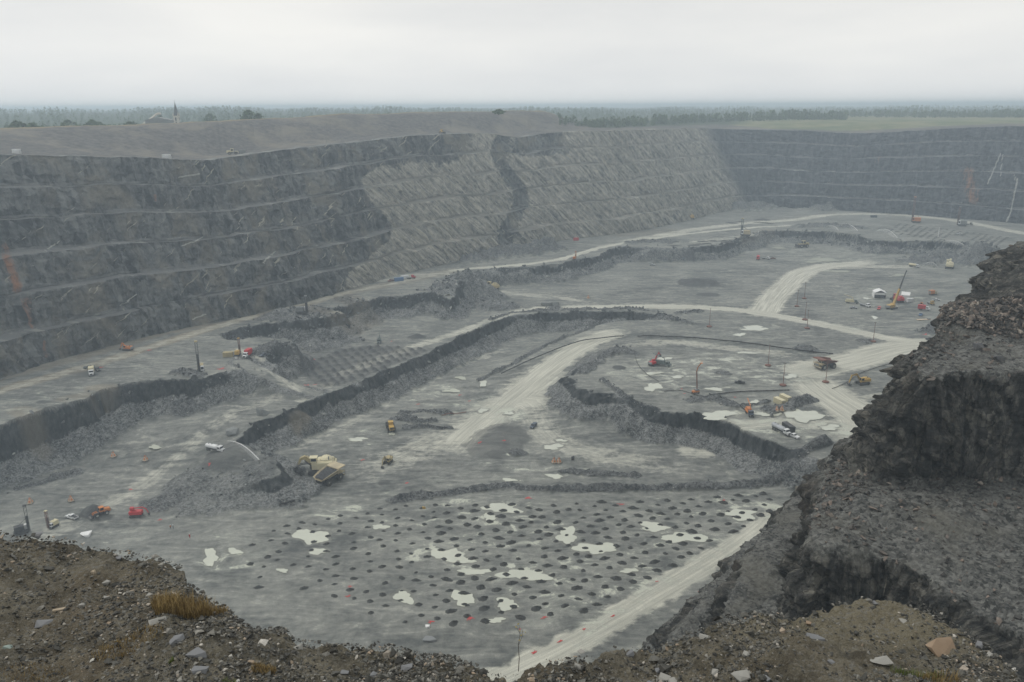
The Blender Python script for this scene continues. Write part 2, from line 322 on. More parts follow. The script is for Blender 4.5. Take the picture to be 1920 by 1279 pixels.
# crest of the level-2 bench (left bench, wall road and back bench)
L2 = list(GL([(-420, 930), (-200, 860), (0, 798), (60, 777), (123, 755), (150, 750), (200, 733), (250, 717), (300, 712), (353, 713), (393, 702), (433, 690), (458, 684),
    (475, 684), (500, 668), (512, 650), (527, 643), (545, 652), (535, 640), (490, 632), (440, 633), (415, 626), (450, 614), (527, 602), (575, 603), (620, 598), (650, 588),
    (634, 576), (655, 574), (682, 565), (700, 560), (723, 557), (760, 557), (790, 548), (815, 548), (845, 562), (858, 545), (848, 525), (837, 512), (873, 507), (940, 503), (1007, 500), (1057, 493), (1107, 483),
    (1140, 470), (1173, 463), (1280, 463), (1347, 460), (1397, 443), (1430, 432), (1480, 433), (1547, 433), (1597, 440), (1640, 450), (1713, 452), (1763, 451), (1813, 455), (1853, 468), (1880, 485), (1925, 520), (2050, 570)], Z2))
L2 += [np.array(p) for p in [(900, 700), (1600, 1500), (0, 1900), (-1500, 1300), (-900, 200)]]
L2 = np.array(L2)
L1 = list(GL([(-500, 1010), (0, 965), (150, 935), (300, 908), (420, 888), (515, 880), (540, 866), (520, 845), (470, 826), (440, 815), (483, 787), (513, 777), (567, 758), (600, 743), (640, 730), (690, 707), (750, 683), (790, 667), (827, 650),
    (867, 630), (907, 614), (933, 600), (960, 589), (1007, 586), (1073, 584), (1173, 582), (1223, 587), (1248, 594), (1262, 606), (1262, 632), (1190, 648), (1150, 662), (1110, 684), (1073, 707), (1083, 723), (1107, 737), (1157, 737), (1190, 750),
    (1240, 770), (1262, 772), (1280, 773), (1313, 783), (1363, 797), (1423, 820), (1480, 837), (1513, 847), (1545, 862), (1640, 930)], Z1))
L1 += [np.array(p) for p in [(260, 240), (900, 500), (1600, 1500), (0, 1900), (-1500, 1300), (-900, 200)]]
L1 = np.array(L1)
CR0, CR1 = np.array(G(470, 770, -143)), np.array(G(215, 915, -150))     # left floor ramps down to the deepest level
IN0, IN1 = np.array(G(930, 770, Z0)), np.array(G(1235, 636, Z1))        # haul ramp between the two blasted faces
PATH = [(452, 678, Z2), (500, 702, -131.5), (545, 722, -136), (590, 738, Z1)]
def along(x, y, A, B):
    d = B-A; return ((x-A[0])*d[0]+(y-A[1])*d[1])/(d@d)
def prof(d, W=14.0, w=4.5, k=0.5):
    """0 at the toe of the talus, 1 at the crest"""
    t = np.clip((d+W)/(W-w), 0, 1); s = np.clip((d+w)/w, 0, 1)
    return k*t**1.25 + (1-k)*s**0.85
# ridge lines: pixels, level, height, half width, dark, roughness
RIDGES = [([(740, 938), (820, 928), (900, 918), (950, 910), (1000, 918), (1100, 919), (1250, 916), (1400, 910), (1490, 900), (1540, 878)], Z0, 2.6, 3.4, .9),
    ([(1055, 884), (1110, 888), (1190, 892)], Z0, 1.2, 3.0, .8),
    ([(1090, 700), (1125, 672), (1160, 656), (1185, 662)], Z1, 3.2, 5.0, .5),
    ([(1130, 715), (1160, 735), (1180, 748), (1230, 768)], Z1, 1.3, 2.5, .6),
    ([(900, 706), (960, 684), (1010, 662), (1060, 645), (1110, 634)], -148, 1.8, 2.6, .8),
    ([(745, 785), (780, 792), (815, 790)], Z0, 2.2, 3.6, .9), ([(755, 776), (790, 770), (840, 776)], Z0, 1.4, 3, .8),
    ([(760, 803), (800, 801), (845, 804)], Z0, .8, 2.0, .7),
    ([(322, 762), (352, 768), (375, 765)], Z1, 2.6, 4.5, .6), ([(340, 740), (380, 748)], Z1, 2.4, 4.5, .3),
    ([(30, 905), (80, 892), (140, 875)], -149, 1.5, 3.5, .9),
    ([(1300, 752), (1340, 748), (1370, 760)], Z1, 2.2, 6, .7), ([(1440, 770), (1480, 764), (1515, 750)], Z1, 3.0, 5.5, .7), ([(1395, 762), (1440, 752)], Z1, 1.2, 2.5, .6),
    ([(1240, 592), (1262, 600), (1290, 606)], Z1, 3.5, 6, .5), ([(1270, 587), (1310, 584)], Z1, 1.6, 4, .5),
    ([(920, 600), (960, 586), (1040, 582), (1180, 579), (1240, 584)], Z1, 1.3, 2.4, .7),
    ([(640, 592), (700, 605), (660, 600)], Z1, 1.5, 8, .3),
    ([(890, 488), (930, 480), (980, 477), (1030, 468)], Z2, 11, 16, .55),
    ([(1390, 392), (1440, 386), (1500, 386), (1545, 392)], Z2, 13, 26, .6),
    ([(1720, 492), (1770, 487), (1830, 495)], Z1, 9, 20, .55),
    ([(1500, 425), (1560, 423), (1610, 428)], Z2, 4, 14, .7),
    ([(1740, 622), (1770, 612)], Z1, 2, 8, .8), ([(480, 664), (515, 650), (535, 652)], Z2, 2.5, 6, .6),
    ([(1180, 455), (1225, 452), (1255, 455)], Z2, 1.5, 10, .9)]
# piles: u, v, z, radius, height, dark, rough
PILES = [(176, 962, -151.5, 6.2, 4.6, .95, 0), (783, 633, Z1, 6.5, 2.6, .8, 0), (1310, 532, Z1, 20, 4.5, .9, 0), (1327, 553, Z1, 9, 1.6, .8, 0), (1295, 490, Z1, 5, 1.5, .9, 0),
    (395, 935, Z0, 19, 1.7, .0, .8), (350, 915, Z0, 13, 2.2, .0, .8), (308, 942, Z0, 10, 2.4, .5, 1), (455, 928, Z0, 16, 1.2, .0, .8), (490, 900, Z0, 11, 1.4, .3, .5), (435, 872, -150, 13, 3.0, .55, .1),
    (870, 560, Z1, 26, 5.5, .1, 1), (905, 557, Z1, 22, 8.5, .2, 1), (930, 575, Z1, 20, 3.5, .4, 1), (840, 575, Z1, 20, 4, .1, 1),
    (1040, 578, Z1, 7, 1.6, .9, 1), (940, 818, Z0, 16, 2.0, .6, 0), (925, 838, Z0, 16, 1.0, .6, 0), (970, 850, Z0, 5, 1.1, .9, 1), (1160, 690, Z1, 4.5, 1.4, .9, 0), (690, 640, Z1, 5, .5, .4, 0),
    (600, 640, Z1, 28, 2.6, .2, 1), (540, 625, Z1, 22, 3.0, .3, 1), (590, 600, -134, 14, 2, .3, 1), (1430, 413, Z2, 10, 2.5, .95, 0), (550, 1040, Z0, 10, .3, .2, 0), (1620, 640, Z1, 6, 1, .7, 1),
    (1355, 700, Z1, 5, .6, .7, 1), (1510, 655, Z1, 9, 1.0, .7, 1), (840, 745, Z0, 1, .1, 0, 0), (720, 905, Z0, 3, .4, .5, 0)]
ROADS = [  # pixels, level, half width m, strength
    ([(830, 850), (880, 800), (925, 765), (970, 735), (1020, 702), (1075, 670), (1130, 651), (1190, 643)], -149, 9.5, 1.0),
    ([(1130, 651), (1190, 643), (1260, 641), (1350, 650), (1430, 660), (1530, 672)], Z1, 6.5, .42),
    ([(880, 800), (925, 775), (985, 755), (1010, 790)], Z0, 17, .85), ([(930, 770), (990, 735), (1050, 700)], Z0, 15, .75),
    ([(640, 905), (720, 870), (800, 835), (900, 790), (960, 745)], Z0, 12, .42), ([(970, 735), (1000, 780), (1030, 830), (1150, 860), (1300, 880)], Z0, 9, .38),
    ([(700, 760), (800, 715), (870, 680), (930, 660)], Z0, 5, .25), ([(560, 840), (640, 800), (720, 762)], Z0, 4, .25),
    ([(640, 700), (760, 655), (850, 628), (920, 600), (965, 584), (1010, 579)], Z1, 5, .5),
    ([(1010, 579), (1100, 577), (1200, 575), (1300, 575), (1380, 580), (1440, 590), (1500, 600), (1570, 613), (1640, 630), (1700, 640), (1790, 645)], Z1, 6.5, 1.0),
    ([(1660, 490), (1590, 495), (1540, 500), (1500, 512), (1475, 535), (1448, 560), (1432, 588), (1425, 600)], Z1, 11, .95), ([(1000, 545), (1060, 560), (1130, 572)], Z1, 4, .5),
    ([(1790, 645), (1700, 650), (1630, 668), (1570, 682), (1510, 695)], Z1, 13, 1.0), ([(1510, 695), (1520, 715), (1560, 745), (1600, 770), (1640, 800), (1600, 845)], Z1, 14, .95),
    ([(1560, 745), (1620, 745), (1700, 735)], Z1, 3.5, .8), ([(1300, 800), (1400, 800), (1500, 790), (1580, 800)], Z1, 7, .55),
    ([(-200, 800), (0, 732), (150, 692), (300, 645), (420, 607), (560, 573), (650, 549), (760, 527), (850, 507)], Z2, 4.5, .35),
    ([(850, 507), (940, 499), (1000, 494), (1050, 487), (1090, 475), (1130, 462), (1200, 450), (1300, 437), (1400, 427), (1480, 423)], Z2, 4.2, .85),
    ([(1180, 452), (1300, 430), (1400, 418), (1500, 412), (1550, 402), (1650, 401), (1780, 410), (1930, 440)], Z2, 9, .55),
    ([(640, 560), (760, 535), (850, 530), (950, 540), (1060, 550)], -136, 7, .35),
    ([(930, 1275), (1050, 1218), (1150, 1162), (1250, 1101), (1330, 1053), (1400, 1010), (1450, 968)], Z0, 5.2, .95),
    ([(450, 678), (500, 702), (545, 722), (590, 742), (620, 745)], -135, 3.2, .4), ([(620, 742), (560, 752), (500, 775), (420, 800), (330, 850), (220, 910), (60, 990)], -146, 5, .3),
    ([(1700, 500), (1600, 500), (1540, 503)], Z1, 8, .45), ([(1300, 455), (1420, 440)], Z2, 8, .35)]
BROWN_LINE = [([(-200, 800), (0, 732), (150, 692), (300, 645), (420, 607), (560, 573), (650, 549)], Z2, 5.5, 1.0), ([(0, 708), (150, 670), (300, 625), (400, 605)], Z2, 6, .6), ([(650, 549), (760, 527), (850, 507)], Z2, 8, .45),
    ([(130, 770), (160, 765)], -134, 5, .55), ([(45, 800), (65, 810)], -136, 5, .6), ([(650, 575), (690, 590), (640, 610)], -134, 10, .5), ([(580, 585), (640, 590)], Z2, 8, .5), ([(1395, 445), (1440, 432)], Z2, 8, .3),
    ([(180, 745), (200, 745)], -133, 5, .6), ([(560, 800), (575, 793)], -147, 4, .7), ([(1160, 440), (1250, 432)], Z2, 14, .35)]
WETS = [  # u, v, z, radius m, strength (where pale mud films and small puddles gather)
    (900, 1000, Z0, 60, 1), (1100, 1100, Z0, 45, 1), (1300, 1020, Z0, 55, .95), (700, 960, Z0, 40, .85), (450, 1040, Z0, 30, .95), (240, 1000, Z0, 20, .9), (1400, 950, Z0, 30, 1.05),
    (680, 820, Z0, 26, .95), (800, 740, Z0, 34, 1.05), (1000, 860, Z0, 50, .85), (870, 900, Z0, 30, .8), (1100, 820, Z0, 30, .7), (1250, 700, Z1, 50, 1.05), (1380, 690, Z1, 55, 1.05), (1330, 640, Z1, 40, .8), (1460, 790, Z1, 45, 1.1), (1560, 800, Z1, 20, 1.1),
    (1420, 620, Z1, 40, .9), (1650, 560, Z1, 70, .9), (1600, 610, Z1, 40, .95), (1560, 480, Z1, 90, .9), (1340, 560, Z1, 50, .6), (1480, 700, Z1, 30, 1), (240, 680, Z2, 60, .75), (60, 760, Z2, 40, .9), (350, 680, Z2, 30, .75), (900, 760, Z0, 30, 1.0), (1720, 590, Z1, 40, .7), (250, 860, -150, 30, .55),
    (950, 780, Z0, 16, 1.15), (700, 690, Z1, 20, .5), (1430, 420, Z2, 60, .6)]
# puddles of milky water: u, v, z, half width px, half height px, wobble
PUDDLES = [(584, 1006, Z0, 28, 14), (597, 1034, Z0, 17, 5), (840, 1040, Z0, 26, 13), (872, 1050, Z0, 22, 5), (940, 953, Z0, 34, 8), (918, 970, Z0, 12, 6), (1063, 1004, Z0, 20, 13), (1117, 1028, Z0, 34, 11), (985, 1078, Z0, 42, 11), (890, 1072, Z0, 25, 6),
    (868, 1122, Z0, 22, 12), (950, 1133, Z0, 21, 10), (930, 1163, Z0, 15, 5), (757, 1120, Z0, 16, 12), (1283, 1008, Z0, 36, 10), (1225, 988, Z0, 26, 8), (1390, 965, Z0, 30, 9), (713, 988, Z0, 13, 5), (395, 1045, Z0, 14, 14), (440, 1034, Z0, 14, 5),
    (1180, 1070, Z0, 16, 4), (530, 1070, Z0, 9, 4), (1037, 838, Z0, 17, 5), (1052, 826, Z0, 10, 2.5), (1040, 893, Z0, 15, 4), (955, 900, Z0, 15, 2.5), (670, 824, Z0, 17, 3.5), (865, 713, Z0, 9, 3), (905, 722, Z0, 7, 9), (850, 733, Z0, 20, 3), (905, 770, Z0, 9, 3.5), (955, 776, Z0, 7, 3),
    (1245, 673, Z1, 13, 3), (1225, 700, Z1, 16, 2.5), (1225, 726, Z1, 15, 7), (1270, 707, Z1, 12, 2.5), (1346, 779, Z1, 30, 8), (1505, 779, Z1, 33, 12), (1440, 777, Z1, 22, 4), (1340, 730, Z1, 15, 3), (1415, 616, Z1, 27, 4), (1483, 706, Z1, 11, 4),
    (1556, 802, Z1, 17, 5), (1545, 487, Z1, 28, 3), (1525, 491, Z1, 14, 2), (1460, 465, Z1, 13, 1.6), (1570, 509, Z1, 22, 1.8), (1685, 516, Z1, 12, 2), (1387, 628, Z1, 10, 3), (1625, 560, Z1, 7, 2), (580, 620, Z1, 1, .5), (293, 848, -150, 12, 4), (1640, 596, Z1, 5, 3), (1402, 662, Z1, 22, 1.8), (735, 814, Z0, 5, 3), (1170, 656, Z0, 2, 1), (1415, 755, Z1, 8, 3)]
FURROW = GL([(553, 690), (640, 655), (700, 648), (790, 652), (812, 654), (770, 672), (700, 700), (640, 722), (600, 728)], Z1)
def puddle_outline(p, i, n=72):
    u, v, z, hu, hv = p; rr = random.Random(100+i); ph = [rr.uniform(0, 6.28) for _ in range(4)]; pts = []
    for k in range(n):
        a = 2*math.pi*k/n; w = 1+.22*math.sin(2*a+ph[0])+.16*math.sin(3*a+ph[1])+.13*math.sin(5*a+ph[2])+.06*math.sin(9*a+ph[3])+.03*math.sin(14*a+ph[0]*3)+.02*math.sin(23*a+ph[1]*5)
        pts.append(G(u+hu*w*math.cos(a), v+hv*w*math.sin(a), z))
    return np.array(pts)
POUT = [puddle_outline(p, i) for i, p in enumerate(PUDDLES)]
def local(x, y, cx, cy, r):
    return (np.abs(x-cx) < r) & (np.abs(y-cy) < r)
def floor_eval(x, y, masks=True, fine=True):
    x = np.asarray(x, np.float32); y = np.asarray(y, np.float32)
    nA = fbm2(x, y, 22, 3, .55, 1); nB = fbm2(x, y, 5, 3, .6, 2)
    nC = fbm2(x, y, 46, 3, .6, 7); nd = nA*3.3+nB*1.3+nC*1.5
    d1 = poly_sd(x, y, L1)+nd; d2 = poly_sd(x, y, L2)+nd
    rc = sst(0, 1, along(x, y, CR0, CR1))*sst(40, -20, x-G(560, 800, -145)[0])
    z1 = Z1 - 12*rc
    ti = np.clip(along(x, y, IN0, IN1), 0, 1); dl = seg_dist(x, y, np.array([IN0, IN1]))[0]
    z0 = Z0 + 12*ti*sst(75, 45, dl)
    kk = np.clip(.60+.32*nC+.18*nA, .40, .92); ww = np.clip(4.5+3.0*nC, 2.2, 8.5); p1 = prof(d1, 14.0, ww, kk); p2 = prof(d2, 14.0, ww, kk)
    z = z0+(z1-z0)*p1; z = z+(Z2-z)*p2
    f1 = sst(-15, -10, d1)*(1-sst(-1.0, 1.0, d1))*np.clip((z1-z0)/8, 0, 1); f2 = sst(-15, -10, d2)*(1-sst(-1.0, 1.0, d2))
    face = np.maximum(f1, f2); dark = np.zeros_like(z)
    # narrow causeway
    P = np.array([G(a, b, c) for a, b, c in PATH]); d, zz, _, _ = seg_dist(x, y, P, [p[2] for p in PATH]); w = sst(11, 3.6, d+nB*.5); z = z*(1-w)+np.maximum(zz, z*0+zz)*w; face = np.maximum(face*(1-sst(6, 4, d)), w*(1-sst(5.0, 3.5, d))*.9)
    for pts, lz, h, hw, dk in RIDGES:
        P = GL(pts, lz); cx, cy = P.mean(0); r = np.abs(P-P.mean(0)).max()+hw*2
        m = local(x, y, cx, cy, r)
        if not m.any(): continue
        d, _, arc, _ = seg_dist(x[m], y[m], P); L_ = np.hypot(*np.diff(P, axis=0).T).sum()
        d = d+nB[m]*hw*.25; t = np.clip(1-d/hw, 0, 1)*(0.75+.35*nA[m])
        z[m] += h*t**.9; face[m] = np.maximum(face[m], sst(0.02, .3, t)); dark[m] = np.maximum(dark[m], dk*.45*sst(0.05, .35, t))
    for u, v, lz, r, h, dk, rg in PILES:
        cx, cy = G(u, v, lz); m = local(x, y, cx, cy, r*1.3)
        if not m.any(): continue
        d = np.hypot(x[m]-cx, y[m]-cy)+nB[m]*r*.12; t = np.clip(1-d/r, 0, 1)
        t2 = t if rg == 0 else sst(0, .8, t)*(1+.35*nB[m]*rg)
        z[m] += h*t2; face[m] = np.maximum(face[m], rg*sst(.02, .3, t)*.75); dark[m] = np.maximum(dark[m], dk*sst(.03, .2, t)*(1-.5*rg))
    fd = poly_sd(x, y, FURROW); fm = sst(-1, 1.5, fd)
    if fm.max() > 0:
        ang = math.radians(28); q = x*math.cos(ang)+y*math.sin(ang); p_ = -x*math.sin(ang)+y*math.cos(ang)
        h = np.clip(np.sin(q*2*math.pi/5.2+nB*1.0), -.4, 1)*(.6+.4*np.sin(p_*2*math.pi/8.0+nB*1.4)); z += fm*h*1.25; dark = np.maximum(dark, fm*(.45+.55*sst(-.1, .5, h)))
    pud = np.zeros_like(z)
    for i, p in enumerate(PUDDLES):
        o = POUT[i]; cx, cy = o.mean(0); r = np.abs(o-o.mean(0)).max()+4; m = local(x, y, cx, cy, r)
        if not m.any(): continue
        sd = poly_sd(x[m], y[m], o); pud[m] = np.maximum(pud[m], sst(-2.6, .4, sd))
    z += (1-face)*(nA*.18+nB*.06)*(1-pud) - pud*.12
    if fine:
        z += face*(fbm2(x, y, 2.4, 3, .65, 3)*.42+fbm2(x, y, 9, 2, .6, 4)*.9)
    if not masks: return z
    road = np.zeros_like(z); lat = x*.04; lon = y*.03
    for ri, (pts, lz, hw, st) in enumerate(ROADS):
        end_fade = ri in (0, 1, 2, 3, 4, 5, 10, 11, 13, 14, 19)
        P = smooth_poly(GL(pts, lz)); mn = P.min(0)-hw*1.6; mx = P.max(0)+hw*1.6
        m = (x > mn[0]) & (x < mx[0]) & (y > mn[1]) & (y < mx[1])
        if not m.any(): continue
        d, _, arc, side = seg_dist(x[m], y[m], P); tl = np.hypot(*np.diff(P, axis=0).T).sum(); w = st*sst(1.35, .45, (d+nB[m]*1.2)/hw)*np.where(end_fade, sst(-2, 38, arc)*sst(-2, 30, tl-arc), 1.0)
        b = w > road[m]; rm = road[m]; lm = lat[m]; om = lon[m]
        rm[b] = w[b]; lm[b] = (side*.12)[b]+hw; om[b] = (arc*.03)[b]; road[m] = rm; lat[m] = lm; lon[m] = om
    brown = np.zeros_like(z)
    for pts, lz, hw, st in BROWN_LINE:
        P = GL(pts, lz); mn = P.min(0)-hw*2; mx = P.max(0)+hw*2; m = (x > mn[0]) & (x < mx[0]) & (y > mn[1]) & (y < mx[1])
        if m.any():
            d = seg_dist(x[m], y[m], P)[0]; brown[m] = np.maximum(brown[m], st*sst(1.4, .5, (d+nB[m])/hw))
    wet = np.zeros_like(z)
    for u, v, lz, r, st in WETS:
        cx, cy = G(u, v, lz); m = local(x, y, cx, cy, r*1.2)
        if m.any(): wet[m] = np.maximum(wet[m], st*sst(1.15, .35, np.hypot(x[m]-cx, y[m]-cy)/r))
    wet *= (1-face)
    scarp = np.maximum(sst(-1.5, .5, d1+ww)*f1, sst(-1.5, .5, d2+ww)*f2)*sst(.95, .6, kk)
    return z, road*(1-face*.9), pud, face, brown, wet, lat, lon, dark, scarp
def fz(x, y):
    return float(floor_eval(np.array([x], np.float32), np.array([y], np.float32), masks=False, fine=False)[0])
def floor_at(u, v):
    """point of the pit floor seen at pixel (u, v)"""
    z = Z1
    for _ in range(7):
        x, y = G(u, v, z); z = .4*z+.6*fz(x, y)
    x, y = G(u, v, z); return x, y, fz(x, y)

def build_floor():
    NC = 1700; az = np.radians(np.linspace(-46, 46, NC)); ys = [120.0]
    while ys[-1] < 1350:
        y = ys[-1]; ys.append(y + min(2.0, max(.45, (y*y+150*150)/150*.00075)))
    ys = np.array(ys, np.float32); X = (ys[:, None]*np.tan(az)[None, :]).astype(np.float32); Y = np.repeat(ys[:, None], NC, 1)
    z, road, pud, face, brown, wet, lat, lon, dark, scarp = floor_eval(X.ravel(), Y.ravel())
    V = np.stack([X.ravel(), Y.ravel(), z], -1); Fc = grid_faces(len(ys), NC)[:, ::1]
    m1 = np.stack([road, pud, face, brown], -1); m2 = np.stack([wet, lat, lon, dark], -1)
    at = {'m1': ('FLOAT_COLOR', m1), 'm2': ('FLOAT_COLOR', m2), 'scarp': ('FLOAT', scarp)}
    rf = road[Fc].mean(1); ff = face[Fc].mean(1)
    cls = np.where(ff > .45, 2, np.where(rf > .42, 1, 0))
    mat = floor_material('pit_rock')
    for k, nm in enumerate(('pit_floor', 'haul_road', 'rock_face')):
        v, f, a = submesh(V, Fc, at, cls == k); struct(link(nm, mesh_np(nm, v, f, mat, a)))
build_floor()
wm = M('milky_water', .08, .5); _n = wm.noise(wm.pos(), .15, 4, .6); wm.color(wm.mix(_n, (.45, .465, .39), (.60, .615, .51)))
for i, o in enumerate(POUT):
    if PUDDLES[i][3] < 3: continue
    c = o.mean(0); z = float(np.median([fz(*(c+(q-c)*.6)) for q in o[::6]]))+.10+.004*i
    V = [(c[0], c[1], z)]+[(p[0], p[1], z) for p in o]; n = len(o)
    Fc = [(0, 1+k, 1+(k+1) % n) for k in range(n)]
    struct(link('puddle', mesh_np('puddle', np.array(V), np.array(Fc), wm.m)))
# ---------------------------------------------------------------- high benched wall round the left and back of the pit
TOE = [(-700, 1010), (-420, 880), (-200, 790), (0, 712), (100, 677), (200, 652), (300, 625), (420, 602), (520, 582), (600, 560), (640, 546), (700, 530), (760, 512), (850, 493), (950, 475), (1030, 455), (1080, 447), (1150, 440), (1250, 424), (1330, 404), (1375, 392),
       (1420, 388), (1480, 390), (1600, 397), (1700, 402), (1800, 411), (1920, 420), (2080, 434), (2300, 465)]
toeW = smooth_poly(GL(TOE, Z2), 3)
_end = np.array([[560, 560], [440, 430]]) ; toeW = np.vstack([toeW, _end])
def resample(P, n):
    d = np.r_[0, np.cumsum(np.hypot(*np.diff(P, axis=0).T))]; s = np.linspace(0, d[-1], n)
    return np.stack([np.interp(s, d, P[:, 0]), np.interp(s, d, P[:, 1])], -1), s
_crest_u = [-900, 0, 80, 150, 230, 280, 330, 380, 430, 480, 560, 640, 700, 760, 830, 900, 930, 955, 1000, 1060, 1100, 1200, 1300, 1400, 1500, 1600, 1700, 1800, 1920, 2400]
_crest_v = [291, 289, 291, 292, 293, 295, 297, 299, 293, 285, 276, 268, 261, 254, 251, 249, 252, 260, 252, 246, 246, 243, 240, 243, 244, 250, 246, 240, 236, 232]
def build_wall():
    n = 2300
    P0, s = resample(toeW, 6000)
    az = np.unwrap(np.arctan2(P0[:, 0], P0[:, 1])); dens = np.hypot(P0[:, 0], P0[:, 1])
    w = np.r_[0, np.cumsum(np.diff(s)/np.maximum(dens[1:], 250))]; si = np.interp(np.linspace(0, w[-1], n), w, s)
    T = np.stack([np.interp(si, s, P0[:, 0]), np.interp(si, s, P0[:, 1])], -1)
    g = np.gradient(T, axis=0); k = np.ones(121)/121
    g = np.stack([np.convolve(np.pad(g[:, i], 60, 'edge'), k, 'valid') for i in (0, 1)], -1)
    N = np.stack([-g[:, 1], g[:, 0]], -1); N /= np.hypot(N[:, 0], N[:, 1])[:, None]
    # setback eased in the concave corner so that rows never cross
    rimW = 74.0; R = T+N*rimW
    zr = np.full(n, -23.0)
    for _ in range(6):
        u, v = project(R[:, 0], R[:, 1], zr); vt = np.interp(u, _crest_u, _crest_v); tan = (vt-v)/F
        zr = zr - tan*(R[:, 1]*_f[1]-zr*_f[2])*1.02
    zr = np.clip(zr, -48, -15); kk = np.ones(31)/31; zr = np.convolve(np.pad(zr, 15, 'edge'), kk, 'valid')
    NB = 6; nf, nl = 40, 9; prof_x = []; prof_t = []; flat = []
    fw = 0.43
    for b in range(NB):
        for i in range(nf):
            t = i/nf; talus = .14*(1-min(1, t/.18))   # rubble at the toe leans out
            prof_x.append((b+fw*(t**1.15)*1.0)/NB if t > 0 else b/NB); prof_t.append((b+t)/NB); flat.append(0 if t > .12 else .55)
        for i in range(nl):
            t = i/nl; prof_x.append((b+fw+(1-fw)*t)/NB); prof_t.append((b+1)/NB); flat.append(1.0)
    prof_x.append(1.0); prof_t.append(1.0); flat.append(1.0)
    px_, pt, fl = map(np.array, (prof_x, prof_t, flat)); Rn = len(px_)
    bench = np.minimum((pt*NB-1e-6).astype(int), NB-1)
    # each bench's position wavers along the wall
    off = np.stack([fbm3(si, si*0+b*31.7, si*0, 34, 4, .58)*3.3 for b in range(NB+1)]); off = off[bench] * 1.0
    zoff = np.stack([fbm3(si, si*0+b*13.7+400, si*0, 50, 4, .55)*1.9 for b in range(NB+2)])
    lvl = pt*NB; lo = np.floor(lvl-1e-6).clip(0, NB).astype(int); fr = lvl-lo; zo = zoff[lo]*(1-fr[:, None])+zoff[np.minimum(lo+1, NB+1)]*fr[:, None]
    Z = Z2-1.5+(zr[None, :]-Z2+1.5)*pt[:, None] + zo*np.sin(np.pi*np.clip(pt, 0, 1))[:, None]**.3
    # the dark gully and the slumped notch
    S = np.repeat(si[None, :], Rn, 0); D = rimW*px_[:, None]+off*np.where(fl > .9, 1, 1)[:, None]*np.clip(pt*6, 0, 1)[:, None]
    edge = ((1-px_[:, None])*6).clip(0, 1); D = D*edge+(rimW*px_[:, None]+off*.6)*(1-edge)
    X = T[None, :, 0]+N[None, :, 0]*D; Y = T[None, :, 1]+N[None, :, 1]*D
    uu, vv = project(X, Y, Z)
    facem = np.where(fl[:, None] < .5, 1.0, 0.35)
    zone = sst(0, 1, (uu-(705-0.20*(vv-400)+35*np.sin(vv/31)))/30+.5)*sst(0, 1, ((1392-0.0*(vv-400))+(vv-300)*.32-uu)/36+.5)
    up = sst(330, 280, vv+(uu-760)*.0)*sst(960, 780, uu); zone = np.clip(zone-up*.9, 0, 1)
    gul = np.exp(-((uu-(955+18*np.sin(vv/26)+np.clip(vv-330, 0, 200)*.15))/(17))**2)*sst(500, 470, vv)
    gul2 = np.exp(-((uu-1010)/60)**2)*sst(300, 285, vv); zone2 = np.clip(zone*(1-1.15*np.maximum(gul, gul2*.9)), 0, 1)
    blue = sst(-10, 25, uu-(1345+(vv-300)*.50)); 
    d1 = fbm3(S, Z*.45, S*0+3, 13, 5, .55); d2 = fbm3(S, Z*.8, S*0+9, 3.2, 3, .6)
    ridge = np.abs(fbm3((S+Z*1.0), Z*.15, S*0+5, 9, 3, .6))
    disp = (d1*2.0+d2*.75)*(1-zone)+(d1*1.2+d2*.35+(ridge-.4)*3.2)*zone
    wx = S+d1*3; wz = Z+d2*1.5+S*.12; blk = cell3(wx/6.5, wz/3.2, S*0)*1.2+.6*cell3(wx/2.7+9, wz/1.6, S*0+3); disp = disp+blk*1.0*(1-zone)+cell3((wx+wz*.8)/3.0, wz/9, S*0)*.7*zone
    disp = disp*np.where(blue > .5, .8, 1)*facem + gul*5.0*facem
    X = X+N[None, :, 0]*disp; Y = Y+N[None, :, 1]*disp; Z = Z - (np.clip(d1, -1, 1)*.7)*(fl[:, None] > .5)
    top = (px_ > .999)
    orange = np.zeros_like(Z)
    for a0, b0, a1, b1, hw in ((8, 462, 30, 545, 12), (48, 560, 62, 612, 11), (1815, 318, 1826, 380, 17), (85, 640, 88, 670, 6), (1640, 290, 1650, 310, 26), (290, 365, 292, 378, 5)):
        t = np.clip((vv-b0)/(b1-b0), -.3, 1.3); orange = np.maximum(orange, np.exp(-((uu-(a0+(a1-a0)*t))/hw)**2)*sst(-.25, .05, (vv-b0)/(b1-b0))*sst(1.25, .95, (vv-b0)/(b1-b0))*(.82 if hw < 20 else .42))
    vein = np.zeros_like(Z)
    for a0, b0, a1, b1, hw in ((1876, 288, 1852, 345, 1.6), (1880, 290, 1876, 330, 1.2), (1908, 335, 1896, 395, 1.8), (1902, 328, 1903, 338, 1.5), (1896, 395, 1888, 415, 2.0), (112, 452, 85, 470, 1.3), (380, 445, 345, 462, 1.3), (515, 472, 492, 492, 2.0), (258, 552, 226, 573, 1.4), (388, 590, 364, 600, 1.4), (372, 326, 340, 333, 2.0)):
        L_ = math.hypot(a1-a0, b1-b0); t = np.clip(((uu-a0)*(a1-a0)+(vv-b0)*(b1-b0))/L_**2, 0, 1); d = np.hypot(uu-a0-t*(a1-a0), vv-b0-t*(b1-b0)); vein = np.maximum(vein, sst(1.5, .2, d/hw)*.8)
    V = np.stack([X, Y, Z], -1).reshape(-1, 3)
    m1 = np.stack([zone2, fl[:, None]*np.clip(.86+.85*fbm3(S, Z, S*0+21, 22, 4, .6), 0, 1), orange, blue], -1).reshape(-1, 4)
    wuv = np.stack([S, Z+0*S, S*0], -1).reshape(-1, 3)
